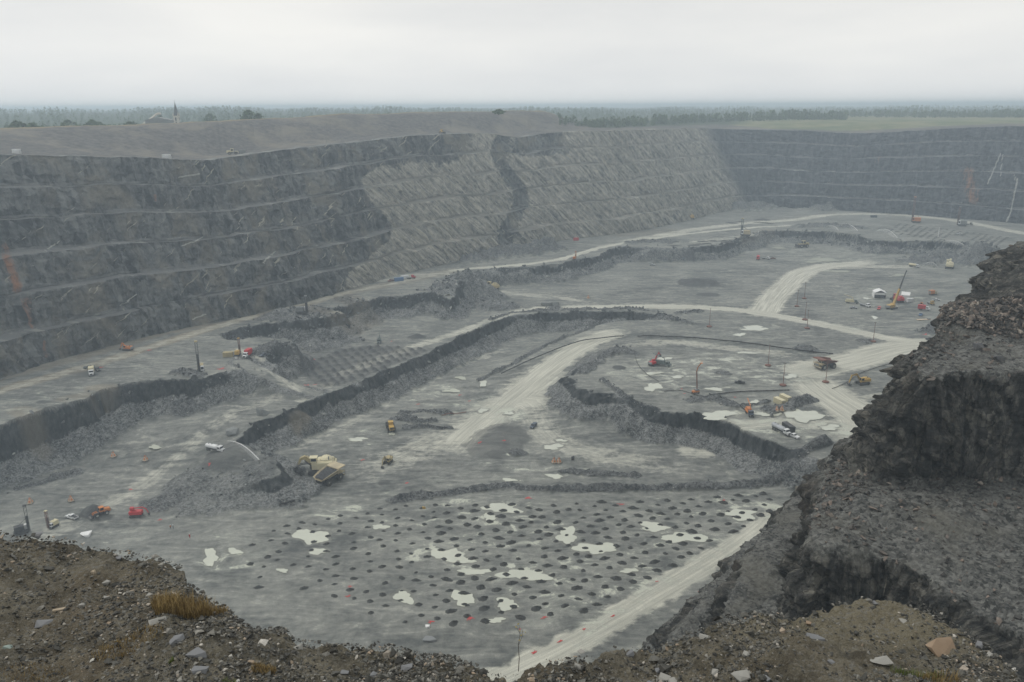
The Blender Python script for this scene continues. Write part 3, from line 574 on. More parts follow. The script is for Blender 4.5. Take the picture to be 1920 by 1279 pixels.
    me = mesh_np('pit_wall', V, grid_faces(Rn, n), wall_material('benched_rock'), {'m1': ('FLOAT_COLOR', m1), 'wuv': ('FLOAT_VECTOR', wuv), 'vein': ('FLOAT', vein.ravel())})
    struct(link('pit_wall', me))
    return np.stack([X[-1], Y[-1], Z[-1]], -1)
RIM = build_wall()

# ---------------------------------------------------------------- upland: apron, waste berm, grassed field and plain to the horizon
_bu = [-900, 0, 150, 300, 450, 600, 750, 900, 1040, 1100]
_bv = [246, 241, 238, 232, 224, 217, 211, 208.5, 208, 212]
def build_upland():
    R0 = RIM[:2160][::2]; n = len(R0); rad = np.hypot(R0[:, 0], R0[:, 1]); az = np.arctan2(R0[:, 0], R0[:, 1])
    kk = np.ones(41)/41; azs = np.convolve(np.pad(az, 20, 'edge'), kk, 'valid')
    dist = np.r_[0, np.geomspace(1.2, 420, 190), np.geomspace(430, 11000, 90)]
    zr = R0[:, 2]; zs = np.convolve(np.pad(zr, 20, 'edge'), kk, 'valid')
    Dm = dist[:, None]+0*rad[None, :]; dirx = np.sin(az)[None, :]; diry = np.cos(az)[None, :]
    X = R0[None, :, 0]+dirx*Dm; Y = R0[None, :, 1]+diry*Dm
    u = project(X, Y, np.full_like(X, -20.0))[0]
    berm_d = 120.0; ur = project(R0[:, 0]+np.sin(az)*berm_d, R0[:, 1]+np.cos(az)*berm_d, zr*0-15)[0]; zb = np.full(n, -15.0)
    for _ in range(6):
        v = project(R0[:, 0]+np.sin(az)*berm_d, R0[:, 1]+np.cos(az)*berm_d, zb)[1]; vt = np.interp(ur, _bu, _bv); zb = zb-(vt-v)/F*(R0[:, 1]+berm_d)
    wl = sst(1150, 1010, ur); zplain = -25.0
    zb = zb*wl+(-24)*(1-wl)
    d = Dm; fr = sst(25, berm_d, d)
    left = zs[None, :]+(zb[None, :]-zs[None, :])*fr; left = left+(zplain-left)*sst(berm_d+5, berm_d+60, d)
    # far side: the field rises gently to the wood
    fz_ = zs[None, :]+(-24.5-zs[None, :])*sst(5, 170, d)
    Z = left*wl[None, :]+fz_*(1-wl[None, :])
    Z = zr[None, :]*(1-sst(0, 12, d))+Z*sst(0, 12, d)
    lump = fbm3(X, Y, X*0, 40, 4)*.9+fbm3(X, Y, X*0+9, 6, 3)*.3
    Z += lump*sst(3, 15, d)*sst(4000, 600, d)
    # haul track climbing the apron
    tr = np.exp(-((d-12-(u-480)*.02)/5)**2)*sst(380, 470, u)*sst(980, 800, u)
    Z += 0
    hill = np.exp(-((u-200)/230)**2)*15+np.exp(-((u-1860)/75)**2)*16+np.exp(-((u-1450)/60)**2)*7
    Z += hill*sst(6500, 9200, d)+sst(350, 1700, d)*(11+fbm3(X, Y, X*0, 900, 3)*4)*(wl[None, :]*.35+.65)
    grass = sst(180, 1100, u*0)*0+sst(1330, 1480, u+d*.4)*sst(4, 40, d-np.interp(u, [1300, 1450, 1600, 1750, 1920], [60, 22, 10, 60, 90]))
    grass = np.maximum(grass*(1-wl[None, :]), sst(berm_d+60, berm_d+90, d)*.0)
    wood = np.maximum(wl[None, :]*sst(berm_d+30, berm_d+60, d), (1-wl[None, :])*sst(60, 110, d)*sst(1480, 1300, u)); wood = np.maximum(wood, sst(700, 900, d))
    tint = np.exp(-((d-berm_d)/9)**2)*wl[None, :]+ (1-wl[None, :])*np.exp(-((d-560)/200)**2)*.5
    V = np.stack([X, Y, Z], -1).reshape(-1, 3); m1 = np.stack([grass, wood, np.maximum(tint, tr*0), tr], -1).reshape(-1, 4)
    me = mesh_np('upland_ground', V, grid_faces(len(dist), n), upland_material('upland'), {'m1': ('FLOAT_COLOR', m1)})
    struct(link('upland_ground', me))
    return az, R0, dist, Z
UP_AZ, UP_R0, UP_D, UP_Z = build_upland()
def upz(x, y):
    a = math.atan2(x, y); i = int(np.argmin(np.abs(UP_AZ-a))); r = math.hypot(x, y)-math.hypot(UP_R0[i, 0], UP_R0[i, 1]); return float(np.interp(r, UP_D, UP_Z[:, i]))
def up_at(u, v=None, dist=None):
    """point of the upland in the direction of pixel column u, dist metres behind the rim"""
    us = project(UP_R0[:, 0], UP_R0[:, 1], UP_R0[:, 2])[0]; i = int(np.argmin(np.abs(us-u))); a = math.atan2(UP_R0[i, 0], UP_R0[i, 1]); r = math.hypot(UP_R0[i, 0], UP_R0[i, 1])+dist
    x, y = math.sin(a)*r, math.cos(a)*r; return x, y, float(np.interp(dist, UP_D, UP_Z[:, i]))

# ---------------------------------------------------------------- woods on the skyline (leaf clumps scattered through many crowns)
leaf = M('foliage', .9, .1); _n = leaf.noise(leaf.pos(), .08, 3); _a = leaf.attr('tone', 'Fac')
leaf.color(leaf.mix(_a, leaf.mix(_n, (.034, .066, .046), (.05, .09, .058)), leaf.mix(_n, (.09, .14, .06), (.13, .17, .075))))
bark = plain('bark', (.09, .075, .06), .9)
def crown_faces(rng, cx, cy, cz, h, r, n, kind):
    """n random leaf-clump quads through the volume of one crown; kind 0 spruce, 1 broadleaf"""
    t = rng.rand(n)**(.8 if kind == 0 else 1); a = rng.rand(n)*6.283
    prof_ = (1-t)*.95+.08 if kind == 0 else np.sin(np.pi*(t*.86+.12))**.7
    q = np.sqrt(rng.rand(n))*prof_*r*(1+.25*np.sin(a*3+cx)); x = cx+q*np.cos(a); y = cy+q*np.sin(a); z = cz+h*(.12+.88*t)
    s = (r*.42 if kind else r*.36)*(.6+.8*rng.rand(n))*(1-.45*t*(kind == 0)); 
    d1 = rng.randn(n, 3); d1 /= np.linalg.norm(d1, axis=1)[:, None]; d2 = rng.randn(n, 3); d2 = np.cross(d1, d2); d2 /= np.linalg.norm(d2, axis=1)[:, None]
    c = np.stack([x, y, z], -1); s = s[:, None]
    return np.stack([c-d1*s, c-d2*s*.7, c+d1*s, c+d2*s*.7], 1)
def forest():
    rng = np.random.RandomState(3); Q = []; tn = []
    def plant(x, y, z, h, nf, kind):
        Q.append(crown_faces(rng, x, y, z, h, h*(.17 if kind == 0 else .3), nf, kind)); tn.append(np.full(nf*4, (0.0 if kind == 0 else .6)+rng.rand()*.4))
    # middle wood right of the berm
    for i in range(760):
        u = 1045+rng.rand()**.9*540; dd = np.interp(u, [1045, 1250, 1580], [70, 95, 330])+rng.rand()**1.4*130
        x, y, z = up_at(u, dist=dd); h = np.interp(u, [1045, 1150, 1400, 1500, 1580], [7, 10, 13, 15, 12])*(.5+.7*rng.rand()**1.5); plant(x, y, z-.6, h, 46, int(rng.rand() < .6))
    for i in range(560):
        u = 1560+rng.rand()*420; x, y, z = up_at(u, dist=560+rng.rand()*150); plant(x, y, z-.6, 13*(.6+.5*rng.rand()), 40, int(rng.rand() < .5))
    us = project(UP_R0[:, 0], UP_R0[:, 1], UP_R0[:, 2])[0]
    # far woods in receding belts
    for d0, d1, cnt, hh, nf in ((330, 800, 3600, 7.5, 24), (800, 1500, 6500, 10, 18), (1500, 2600, 8500, 13, 12)):
        for i in range(cnt):
            k = rng.randint(0, len(UP_AZ)); dd = d0+(d1-d0)*rng.rand(); 
            if us[k] > 1020 and dd < 620: continue
            if 250 < us[k] < 420 and dd < 700: continue
            a = UP_AZ[k]+rng.randn()*.002; r = math.hypot(UP_R0[k, 0], UP_R0[k, 1])+dd; x, y = math.sin(a)*r, math.cos(a)*r
            z = float(np.interp(dd, UP_D, UP_Z[:, k])); plant(x, y, z-1, hh*(.55+.6*rng.rand())*(1+.15*math.sin(a*31)+.12*math.sin(a*73)), nf, int(rng.rand() < .45))
    # nearer scrub behind the berm on the left
    for i in range(1900):
        u = -250+rng.rand()*1300; dd = 150+rng.rand()**1.3*330; x, y, z = up_at(u, dist=dd); plant(x, y, z-.5, 3+4*rng.rand()+(3 if dd > 300 else 0), 18, int(rng.rand() < .7)) if not (240 < u < 420 and dd < 420 and rng.rand() < .75) else None
    V = np.concatenate(Q).reshape(-1, 3); Fc = np.arange(len(V)).reshape(-1, 4)
    o = link('forest', mesh_np('forest', V, Fc, leaf.m, {'tone': ('FLOAT', np.concatenate(tn))}, smooth=False))
    tag(o, 'hazy green forest spread along the whole skyline beyond the pit', 'forest', kind='stuff')
forest()

# ---------------------------------------------------------------- haze over the whole pit
def haze():
    b = (-10500, 10500, -300, 12500, -160, 15)
    V = [(b[i], b[2+j], b[4+k]) for k in (0, 1) for j in (0, 1) for i in (0, 1)]
    Fq = [(0, 2, 3, 1), (4, 5, 7, 6), (0, 1, 5, 4), (2, 6, 7, 3), (0, 4, 6, 2), (1, 3, 7, 5)]
    m = bpy.data.materials.new('haze'); m.use_nodes = True; t = m.node_tree; t.nodes.clear(); o = t.nodes.new('ShaderNodeOutputMaterial'); v = t.nodes.new('ShaderNodeVolumePrincipled')
    v.inputs['Color'].default_value = (.76, .89, 1.0, 1); v.inputs['Density'].default_value = HAZE; v.inputs['Anisotropy'].default_value = 0.35
    t.links.new(v.outputs[0], o.inputs['Volume'])
    ob = link('haze', mesh_np('haze', np.array(V, float), np.array(Fq), m, smooth=False)); tag(ob, 'thin blue grey haze filling the air of the whole pit', 'haze', kind='stuff')
HAZE = 0.00040
haze()
# ---------------------------------------------------------------- spur of the near right-hand wall: matched contours lofted bench by bench
def arr(s): return np.array(s, float)
C58 = arr([(700, 850), (420, 520), (230, 298), (132, 205), (90, 168), (69.5, 144), (55, 124.5), (47, 111), (42, 100.5), (44.5, 96), (50, 95.5), (54, 90.5), (57, 82), (63, 70), (92, 52), (135, 35)])
T58 = arr([(706, 844), (426, 514), (236, 292), (134, 203), (92, 167), (71.5, 144), (58, 124.5), (55, 117), (59, 116.3), (65, 115.5), (70, 115), (77, 114.6), (86, 114), (97, 112), (115, 108), (150, 98)])
C40 = arr([(714, 838), (434, 507), (244, 285), (149, 193), (108, 163), (87, 153.5), (73, 133.5), (66, 124), (64, 119.5), (66, 118), (71, 117.5), (78, 117), (87, 116.5), (98, 115), (116, 111), (151, 101)])
T40 = arr([(718, 832), (438, 502), (249, 280), (156, 187), (113, 166), (90, 157), (89, 151.5), (92, 148.5), (95.5, 147), (99, 146), (104, 145.5), (110, 145), (119, 144), (132, 150), (155, 145), (200, 130)])
C29 = arr([(722, 826), (443, 497), (254, 276), (160, 190), (125, 176), (110.5, 172), (109.5, 167.5), (110, 164), (111.5, 162), (114, 160.5), (118, 160), (123, 159), (122, 155), (134, 153), (157, 148), (202, 133)])
P29 = arr([(800, 700), (600, 420), (420, 230), (300, 190), (260, 185), (240, 180), (235, 178), (232, 176), (230, 174), (230, 172), (230, 170), (230, 168), (232, 166), (235, 164), (245, 158), (260, 140)])
def offs(P, d):
    g = np.gradient(P, axis=0); g /= np.hypot(g[:, 0], g[:, 1])[:, None]; n = np.stack([g[:, 1], -g[:, 0]], -1)   # to the outer (pit) side
    return P+n*d
def build_spur():
    ns = 1500
    lv = [(P29, -28.5), (C29, -29), (T40, -39.2), (C40, -40), (T58, -57.5), (C58, -58.5)]; flats = [1, 0, 1, 0, 1]
    z = -58.5
    for k in range(5):
        a = offs(C58, 4+11.5*k); b = offs(C58, 11.5*(k+1)); lv.append((a, z-17.2)); lv.append((b, z-18.3)); flats += [0, 1]; z -= 18.3
    K = len(C58); dref = np.hypot(C58[:, 0], C58[:, 1]); seg = np.hypot(*np.diff(C58, axis=0).T)
    w = np.r_[0, np.cumsum(seg/np.maximum(60, (dref[1:]+dref[:-1])/2)**1.15)]
    # monotone smooth interpolation through matched control points
    q = np.linspace(0, w[-1], ns); ki = np.interp(q, w, np.arange(K))
    def cr(P):
        i = np.clip(ki.astype(int), 0, K-2); t = (ki-i)[:, None]; Pm = np.vstack([2*P[0]-P[1], P, 2*P[-1]-P[-2]]); a, b, c, d = Pm[i], Pm[i+1], Pm[i+2], Pm[i+3]
        return .5*((2*b)+(c-a)*t+(2*a-5*b+4*c-d)*t*t+(3*b-a-3*c+d)*t**3)
    rows = []; zs = []; fl = []
    cnt = [8, 46, 34, 110, 46] + [70, 12]*1 + [50, 10] + [30, 8]*3
    curves = [cr(p) for p, _ in lv]
    for k in range(len(lv)-1):
        n = cnt[k] if k < len(cnt) else 8
        for i in range(n):
            t = i/n; rows.append(curves[k]*(1-t)+curves[k+1]*t); zs.append(lv[k][1]*(1-t)+lv[k+1][1]*t)
            f = flats[k]
            if f == 0: f = max(0, 1-t*9)*.8 if True else 0; f = max(f, sst(.86, 1.0, t)*.9)
            fl.append(float(f))
    rows.append(curves[-1]); zs.append(lv[-1][1]); fl.append(1.0)
    R = np.stack(rows); X = R[:, :, 0]; Y = R[:, :, 1]; Z = np.repeat(np.array(zs)[:, None], ns, 1); FL = np.repeat(np.array(fl)[:, None], ns, 1)
    g = np.gradient(cr(C58), axis=0); kk = np.ones(25)/25; g = np.stack([np.convolve(np.pad(g[:, i], 12, 'edge'), kk, 'valid') for i in (0, 1)], -1); g /= np.hypot(g[:, 0], g[:, 1])[:, None]
    N = np.stack([g[:, 1], -g[:, 0]], -1); S = np.r_[0, np.cumsum(np.hypot(*np.diff(cr(C58), axis=0).T))][None, :]+0*X
    # west flank is softened by rubble, the south faces are sheer and ribbed
    west = sst(0, 1, (8.2-ki)/1.2)[None, :]+0*X
    k1 = fbm3(X, Y, Z*.5, 7.5, 4, .55); k2 = fbm3(X, Y, Z*.8, 1.6, 4, .6); rib = np.abs(fbm3(S, Z*.12, S*0, 3.4, 3, .55)); blk = np.abs(fbm3(X*1.0, Y, Z*1.6, 3.0, 2, .5))
    face = 1-FL
    wx = X+k1*1.5; wy = Y+k1*1.5; wz = Z+k2*.6+.35*X; c1 = cell3(wx/2.6, wy/2.6, wz/2.1); c2 = cell3(wx/1.1+7, wy/1.1, wz/.8); c3 = cell3(wx/6+3, wy/6, wz/5)
    disp = face*(k1*1.7+k2*.45+(rib-.35)*1.5+c1*.75+c2*.30+c3*1.1)+FL*(k1*.5+k2*.15+c3*.3)*0.8
    X = X+N[None, :, 0]*disp; Y = Y+N[None, :, 1]*disp
    Z = Z+FL*(fbm3(X, Y, X*0, 9, 3, .5)*.8+fbm3(X, Y, X*0+4, 1.4, 4, .65)*.28+np.maximum(c1, 0)*.25)+face*(fbm3(X, Y, Z, 2.2, 3, .6)*.5)*west
    # rubble heaped against the upper knob
    hx, hy = 95.5, 145.0; dd = np.hypot((X-hx)/16, (Y-hy)/11); Z = Z+np.where(FL > .5, 4.0*np.clip(1-dd, 0, 1)**.9, 0)*(Z > -45)
    # talus at the foot of the sheer face
    V = np.stack([X, Y, Z], -1).reshape(-1, 3); m1 = np.stack([west, FL, 0*X, 0*X], -1).reshape(-1, 4); wuv = np.stack([S, Z, 0*S], -1).reshape(-1, 3)
    me = mesh_np('pit_wall', V, grid_faces(R.shape[0], ns)[:, ::-1], near_rock_material('dark_wet_rock'), {'m1': ('FLOAT_COLOR', m1), 'wuv': ('FLOAT_VECTOR', wuv)})
    struct(link('pit_wall', me))
    return X, Y, Z, FL
SX, SY, SZ, SF = build_spur()

# ---------------------------------------------------------------- ground of the lookout with its broken edge
EDGE = [(-300, 985), (-120, 990), (0, 1003), (60, 1006), (120, 1008), (180, 1024), (230, 1034), (285, 1042), (320, 1048), (344, 1060), (351, 1098), (375, 1112), (402, 1124), (425, 1132), (440, 1152), (458, 1178), (500, 1186), (530, 1182), (555, 1198), (640, 1203), (720, 1204), (800, 1210),
        (850, 1216), (895, 1232), (925, 1248), (950, 1258), (1000, 1245), (1040, 1241), (1090, 1234), (1150, 1212), (1200, 1200), (1270, 1178), (1330, 1168), (1400, 1158), (1470, 1151), (1540, 1134), (1590, 1118), (1640, 1111), (1690, 1111), (1720, 1122), (1750, 1136), (1785, 1158), (1840, 1188), (1880, 1222), (1905, 1258), (1925, 1290), (2100, 1400), (2300, 1440)]
def gz(x, y):
    """height of the lookout ground before fine relief"""
    return -12.5-.13*(y-15)+.35*np.sin(x*.31+1)*np.cos(y*.27)+.22*np.sin(x*.9+y*.5)
def near_hit(u, v):
    z = -13.0
    for _ in range(14):
        x, y = G(u, v, z); z = float(gz(x, y))
    return x, y, z
EH = np.array([near_hit(u, v) for u, v in EDGE]); EAZ = np.arctan2(EH[:, 0], EH[:, 1]); ER = np.hypot(EH[:, 0], EH[:, 1])
def edge_r(az):
    return np.interp(az, EAZ, ER)
def near_relief(X, Y):
    a = fbm2(X, Y, 2.4, 3, .55, 5); b = fbm2(X, Y, .55, 4, .6, 6)
    return a*.20+b*.085
def build_near():
    NC = 1500; az = np.linspace(math.radians(-47), math.radians(47), NC); er = edge_r(az); er = er+fbm3(az*60, az*0, az*0, 1.0, 4, .6)*.16
    t = np.r_[np.linspace(0, 1, 360)]; rows_t = t
    X = []; Y = []; Z = []; A = []; B = []
    r_in = 7.0
    for q in rows_t:
        r = r_in+(er-r_in)*q; x = r*np.sin(az); y = r*np.cos(az); z = gz(x, y)+near_relief(x, y); z = z-.25*sst(.975, 1.0, q)
        X.append(x); Y.append(y); Z.append(z); A.append(sst(4, 0, np.hypot((x-9.5)/1.5, (y-17.5)/1))+0*x); B.append(0*x+sst(.99, 1.0, q)*.8)
    z0 = Z[-1]
    # broken face dropping in benches to the pit floor
    for r_add, dz in [(.12, .5), (.25, 1.1), (.4, 1.9), (.55, 2.8), (.8, 4), (1.3, 6), (2.5, 10), (5, 17), (13, 18.5), (18, 36), (30, 38), (35, 55), (48, 57), (53, 74), (66, 76), (72, 94), (85, 96), (90, 114), (110, 118), (125, 138.5), (140, 142)]:
        r = er+r_add; x = r*np.sin(az); y = r*np.cos(az); z = np.maximum(z0-dz, -153.5)
        k = fbm3(x, y, z, max(.5, dz*.25), 4, .6); f = min(2.5, .12+dz*.12); x = x+np.sin(az)*k*f; y = y+np.cos(az)*k*f
        X.append(x); Y.append(y); Z.append(z); A.append(0*x); B.append(0*x+1)
    X, Y, Z, A, B = map(np.array, (X, Y, Z, A, B)); A = np.clip(A, 0, 1)
    mound = np.exp(-(((X-9)/5.5)**2+((Y-18.6)/2.2)**2)); A = np.maximum(A*0, sst(.25, .8, mound+.2*near_relief(X, Y)))*(1-B)
    V = np.stack([X, Y, Z], -1).reshape(-1, 3); m1 = np.stack([A, B, 0*X, 0*X], -1).reshape(-1, 4)
    me = mesh_np('lookout_ground', V, grid_faces(*X.shape), soil_material('stony_soil'), {'m1': ('FLOAT_COLOR', m1)})
    struct(link('lookout_ground', me))
build_near()
def nz(x, y): return float(gz(x, y)+near_relief(np.array([x], np.float32), np.array([y], np.float32))[0])

# ---------------------------------------------------------------- loose stones (merged gravel) and single rocks
def rock_proto(seed, sub=1, flat=.55):
    import bmesh
    rng = random.Random(seed); bm = bmesh.new(); bmesh.ops.create_icosphere(bm, subdivisions=sub, radius=1.0)
    for v in bm.verts:
        v.co *= 1+rng.uniform(-.22, .22)
    for _ in range(7):   # cleave facets
        n = Vector((rng.gauss(0, 1), rng.gauss(0, 1), rng.gauss(0, 1))).normalized(); d = rng.uniform(.45, .75)
        for v in bm.verts:
            k = v.co.dot(n)-d
            if k > 0: v.co -= n*k
    sx, sy, sz = rng.uniform(.75, 1.3), rng.uniform(.6, 1.0), flat*rng.uniform(.6, 1.2)
    for v in bm.verts: v.co = Vector((v.co.x*sx, v.co.y*sy, v.co.z*sz))
    V = np.array([v.co[:] for v in bm.verts]); Fc = np.array([[v.index for v in f.verts] for f in bm.faces]); bm.free(); return V, Fc
def hull_rock(seed, n=11, flat=.6):
    import bmesh
    rng = random.Random(seed); bm = bmesh.new(); sx, sy, sz = rng.uniform(.9, 1.35), rng.uniform(.6, .95), flat*rng.uniform(.6, 1.15)
    for _ in range(n):
        p = Vector((rng.uniform(-1, 1), rng.uniform(-1, 1), rng.uniform(-1, 1)))
        m_ = max(abs(p.x), abs(p.y), abs(p.z)); p = p/m_*rng.uniform(.75, 1.0); bm.verts.new((p.x*sx*.85, p.y*sy*.85, p.z*sz*.85))
    r = bmesh.ops.convex_hull(bm, input=bm.verts); bmesh.ops.delete(bm, geom=[g for g in r['geom_interior'] if isinstance(g, bmesh.types.BMVert)], context='VERTS'); bmesh.ops.triangulate(bm, faces=bm.faces); bm.verts.ensure_lookup_table(); bm.verts.index_update()
    V = np.array([v.co[:] for v in bm.verts]); Fc = np.array([[v.index for v in f.verts] for f in bm.faces]); bm.free(); return V, Fc
PROT = [hull_rock(i, 9+i % 4) for i in range(12)]; 
def rot_rand(rng, n, tilt):
    a = rng.rand(n)*6.283; tx = rng.randn(n)*tilt; ty = rng.randn(n)*tilt; ca, sa = np.cos(a), np.sin(a); R = np.zeros((n, 3, 3))
    Rz = np.zeros((n, 3, 3)); Rz[:, 0, 0] = ca; Rz[:, 0, 1] = -sa; Rz[:, 1, 0] = sa; Rz[:, 1, 1] = ca; Rz[:, 2, 2] = 1
    Rx = np.zeros((n, 3, 3)); Rx[:, 0, 0] = 1; Rx[:, 1, 1] = np.cos(tx); Rx[:, 1, 2] = -np.sin(tx); Rx[:, 2, 1] = np.sin(tx); Rx[:, 2, 2] = np.cos(tx)
    Ry = np.zeros((n, 3, 3)); Ry[:, 1, 1] = 1; Ry[:, 0, 0] = np.cos(ty); Ry[:, 0, 2] = np.sin(ty); Ry[:, 2, 0] = -np.sin(ty); Ry[:, 2, 2] = np.cos(ty)
    return Rx @ Ry @ Rz
def scatter(name, P, S, mat, seed=1, tilt=.3, tone=None, label='', cat='gravel', protos=None, sink=.25):
    rng = np.random.RandomState(seed); n = len(P); R = rot_rand(rng, n, tilt); Vs = []; Fs = []; Ts = []; off = 0
    tone = rng.rand(n) if tone is None else tone; protos = protos or PROT; which = rng.randint(0, len(protos), n)
    for k, (pv, pf) in enumerate(protos):
        s = which == k; c = s.sum()
        if not c: continue
        W = np.einsum('nij,vj->nvi', R[s], pv)*S[s][:, None, None]+P[s][:, None, :]; W[:, :, 2] += (S[s]*(.5-sink))[:, None]
        Vs.append(W.reshape(-1, 3)); Fs.append((pf[None]+(np.arange(c)*len(pv))[:, None, None]).reshape(-1, 3)+off); Ts.append(np.repeat(tone[s], len(pv))); off += c*len(pv)
    o = link(name, mesh_np(name, np.concatenate(Vs), np.concatenate(Fs), mat, {'tone': ('FLOAT', np.concatenate(Ts))}, smooth=False)); tag(o, label, cat, kind='stuff'); return o
def stone_material(name, cols, rough=.85, sc=6.0):
    m = M(name, rough, .35); t = m.attr('tone', 'Fac'); n = m.noise(m.pos(), sc, 5, .7)
    r = m.N.new('ShaderNodeValToRGB'); r.color_ramp.interpolation = 'LINEAR'; m.l(t, r.inputs[0]); e = r.color_ramp.elements
    e[0].position = cols[0][0]; e[0].color = (*cols[0][1], 1); e[1].position = cols[-1][0]; e[1].color = (*cols[-1][1], 1)
    for p, c in cols[1:-1]: q = e.new(p); q.color = (*c, 1)
    m.color(m.mix(1.0, r.outputs[0], m.mix(m.rng(n, .3, .7), (.62, .62, .62), (1.3, 1.3, 1.3)), 'MULTIPLY')); m.bump(n, .02, .6); return m.m
STONE = stone_material('field_stone', [(0, (.03, .03, .027)), (.45, (.075, .074, .065)), (.78, (.14, .137, .12)), (.93, (.25, .24, .21)), (.96, (.30, .23, .16)), (1, (.45, .44, .40))], sc=9)
RUBBLE = stone_material('blasted_rock', [(0, (.05, .055, .056)), (.5, (.11, .117, .118)), (.85, (.20, .208, .203)), (1, (.40, .40, .37))], sc=1.2)
PILEM = stone_material('rusty_rubble', [(0, (.03, .029, .028)), (.4, (.075, .07, .062)), (.7, (.13, .112, .095)), (.9, (.20, .16, .13)), (1, (.34, .31, .26))], sc=2)
def near_stones():
    rng = np.random.RandomState(11); n = 110000; az = rng.uniform(math.radians(-41), math.radians(41), n); q = rng.rand(n)**.75; er = edge_r(az)
    r = 11+(er-11)*q; x = r*np.sin(az); y = r*np.cos(az)
    cl = fbm2(x.astype(np.float32), y.astype(np.float32), 1.8, 3, .6, 9); mound = np.exp(-(((x-9)/5.5)**2+((y-18.6)/2.2)**2))
    keep = rng.rand(n) < (.40+.80*cl+.15*(x < -2))*(1-.75*mound); keep |= (rng.rand(n) < .05); x, y = x[keep], y[keep]; n = len(x)
    z = gz(x, y)+near_relief(x.astype(np.float32), y.astype(np.float32)); s = .011+.05*rng.rand(n)**4+ (rng.rand(n) < .014)*rng.rand(n)*.10
    s *= 1.15
    scatter('gravel', np.stack([x, y, z], -1), s, STONE, 5, .35, None, 'loose grey and pale stones strewn over the near ground', 'gravel')
near_stones()
def rubble_along():
    rng = np.random.RandomState(21); X = []; Y = []; S = []; D = []
    def line(P, z_off, n, spread, smin, smax, back=0.0):
        L_ = np.r_[0, np.cumsum(np.hypot(*np.diff(P, axis=0).T))]; s = rng.rand(n)*L_[-1]; x = np.interp(s, L_, P[:, 0]); y = np.interp(s, L_, P[:, 1])
        X.append(x+rng.randn(n)*spread); Y.append(y+rng.randn(n)*spread); S.append(smin+(smax-smin)*rng.rand(n)**7)
    c1 = L1[6:60]; c2 = L2[1:62]
    line(c1, 0, 13000, 5.5, .13, 1.7); line(c2, 0, 11500, 6.0, .13, 1.5)
    for pts, lz, h, hw, dk in RIDGES: line(GL(pts, lz), 0, 330, hw*.5, .18, .9)
    for u, v, lz, r, h, dk, rg in PILES:
        if rg: cx, cy = G(u, v, lz); m = int(r*r*.7); a = rng.rand(m)*6.28; q = np.sqrt(rng.rand(m))*r; X.append(cx+q*np.cos(a)); Y.append(cy+q*np.sin(a)); S.append(.12+.9*rng.rand(m)**8)
    X = np.concatenate(X).astype(np.float32); Y = np.concatenate(Y).astype(np.float32); S = np.concatenate(S)
    z, road, pud, face = floor_eval(X, Y)[:4]; k = (face > .12) & (pud < .05); k |= (rng.rand(len(X)) < .06) & (road < .2); X, Y, z, S = X[k], Y[k], z[k], S[k]
    S *= np.clip(np.hypot(X, Y)/420, .8, 1.5)
    scatter('rubble', np.stack([X, Y, z], -1), S, RUBBLE, 6, .6, None, 'broken grey rock littering the blasted slopes and berms', 'rubble', protos=PROT[:4])
rubble_along()
def spur_rubble():
    rng = np.random.RandomState(31); m = (SF > .45) & (SZ > -62) & (SY < 260); idx = np.argwhere(m); w = rng.randint(0, len(idx), 26000); ii = idx[w]
    x = SX[ii[:, 0], ii[:, 1]]; y = SY[ii[:, 0], ii[:, 1]]; z = SZ[ii[:, 0], ii[:, 1]]; s = .05+.6*rng.rand(len(x))**11
    scatter('rubble', np.stack([x, y, z], -1), s, PILEM, 8, .5, rng.rand(len(x))*.95, 'dark broken stones lying on the near right benches', 'rubble', protos=PROT[:4])
    idx = np.argwhere((SF > .45) & (SZ > -41) & (np.hypot((SX-95.5)/15, (SY-145)/10.5) < 1)); w = rng.randint(0, len(idx), 5200); ii = idx[w]
    x = SX[ii[:, 0], ii[:, 1]]+rng.randn(5200)*.3; y = SY[ii[:, 0], ii[:, 1]]+rng.randn(5200)*.3; z = SZ[ii[:, 0], ii[:, 1]]+rng.rand(5200)*.25; s = .22+.65*rng.rand(len(x))**3
    scatter('rock_pile', np.stack([x, y, z], -1), s, PILEM, 9, .8, None, 'heap of rusty brown broken rock on the top right bench', 'rock pile', protos=PROT[:6])
spur_rubble()
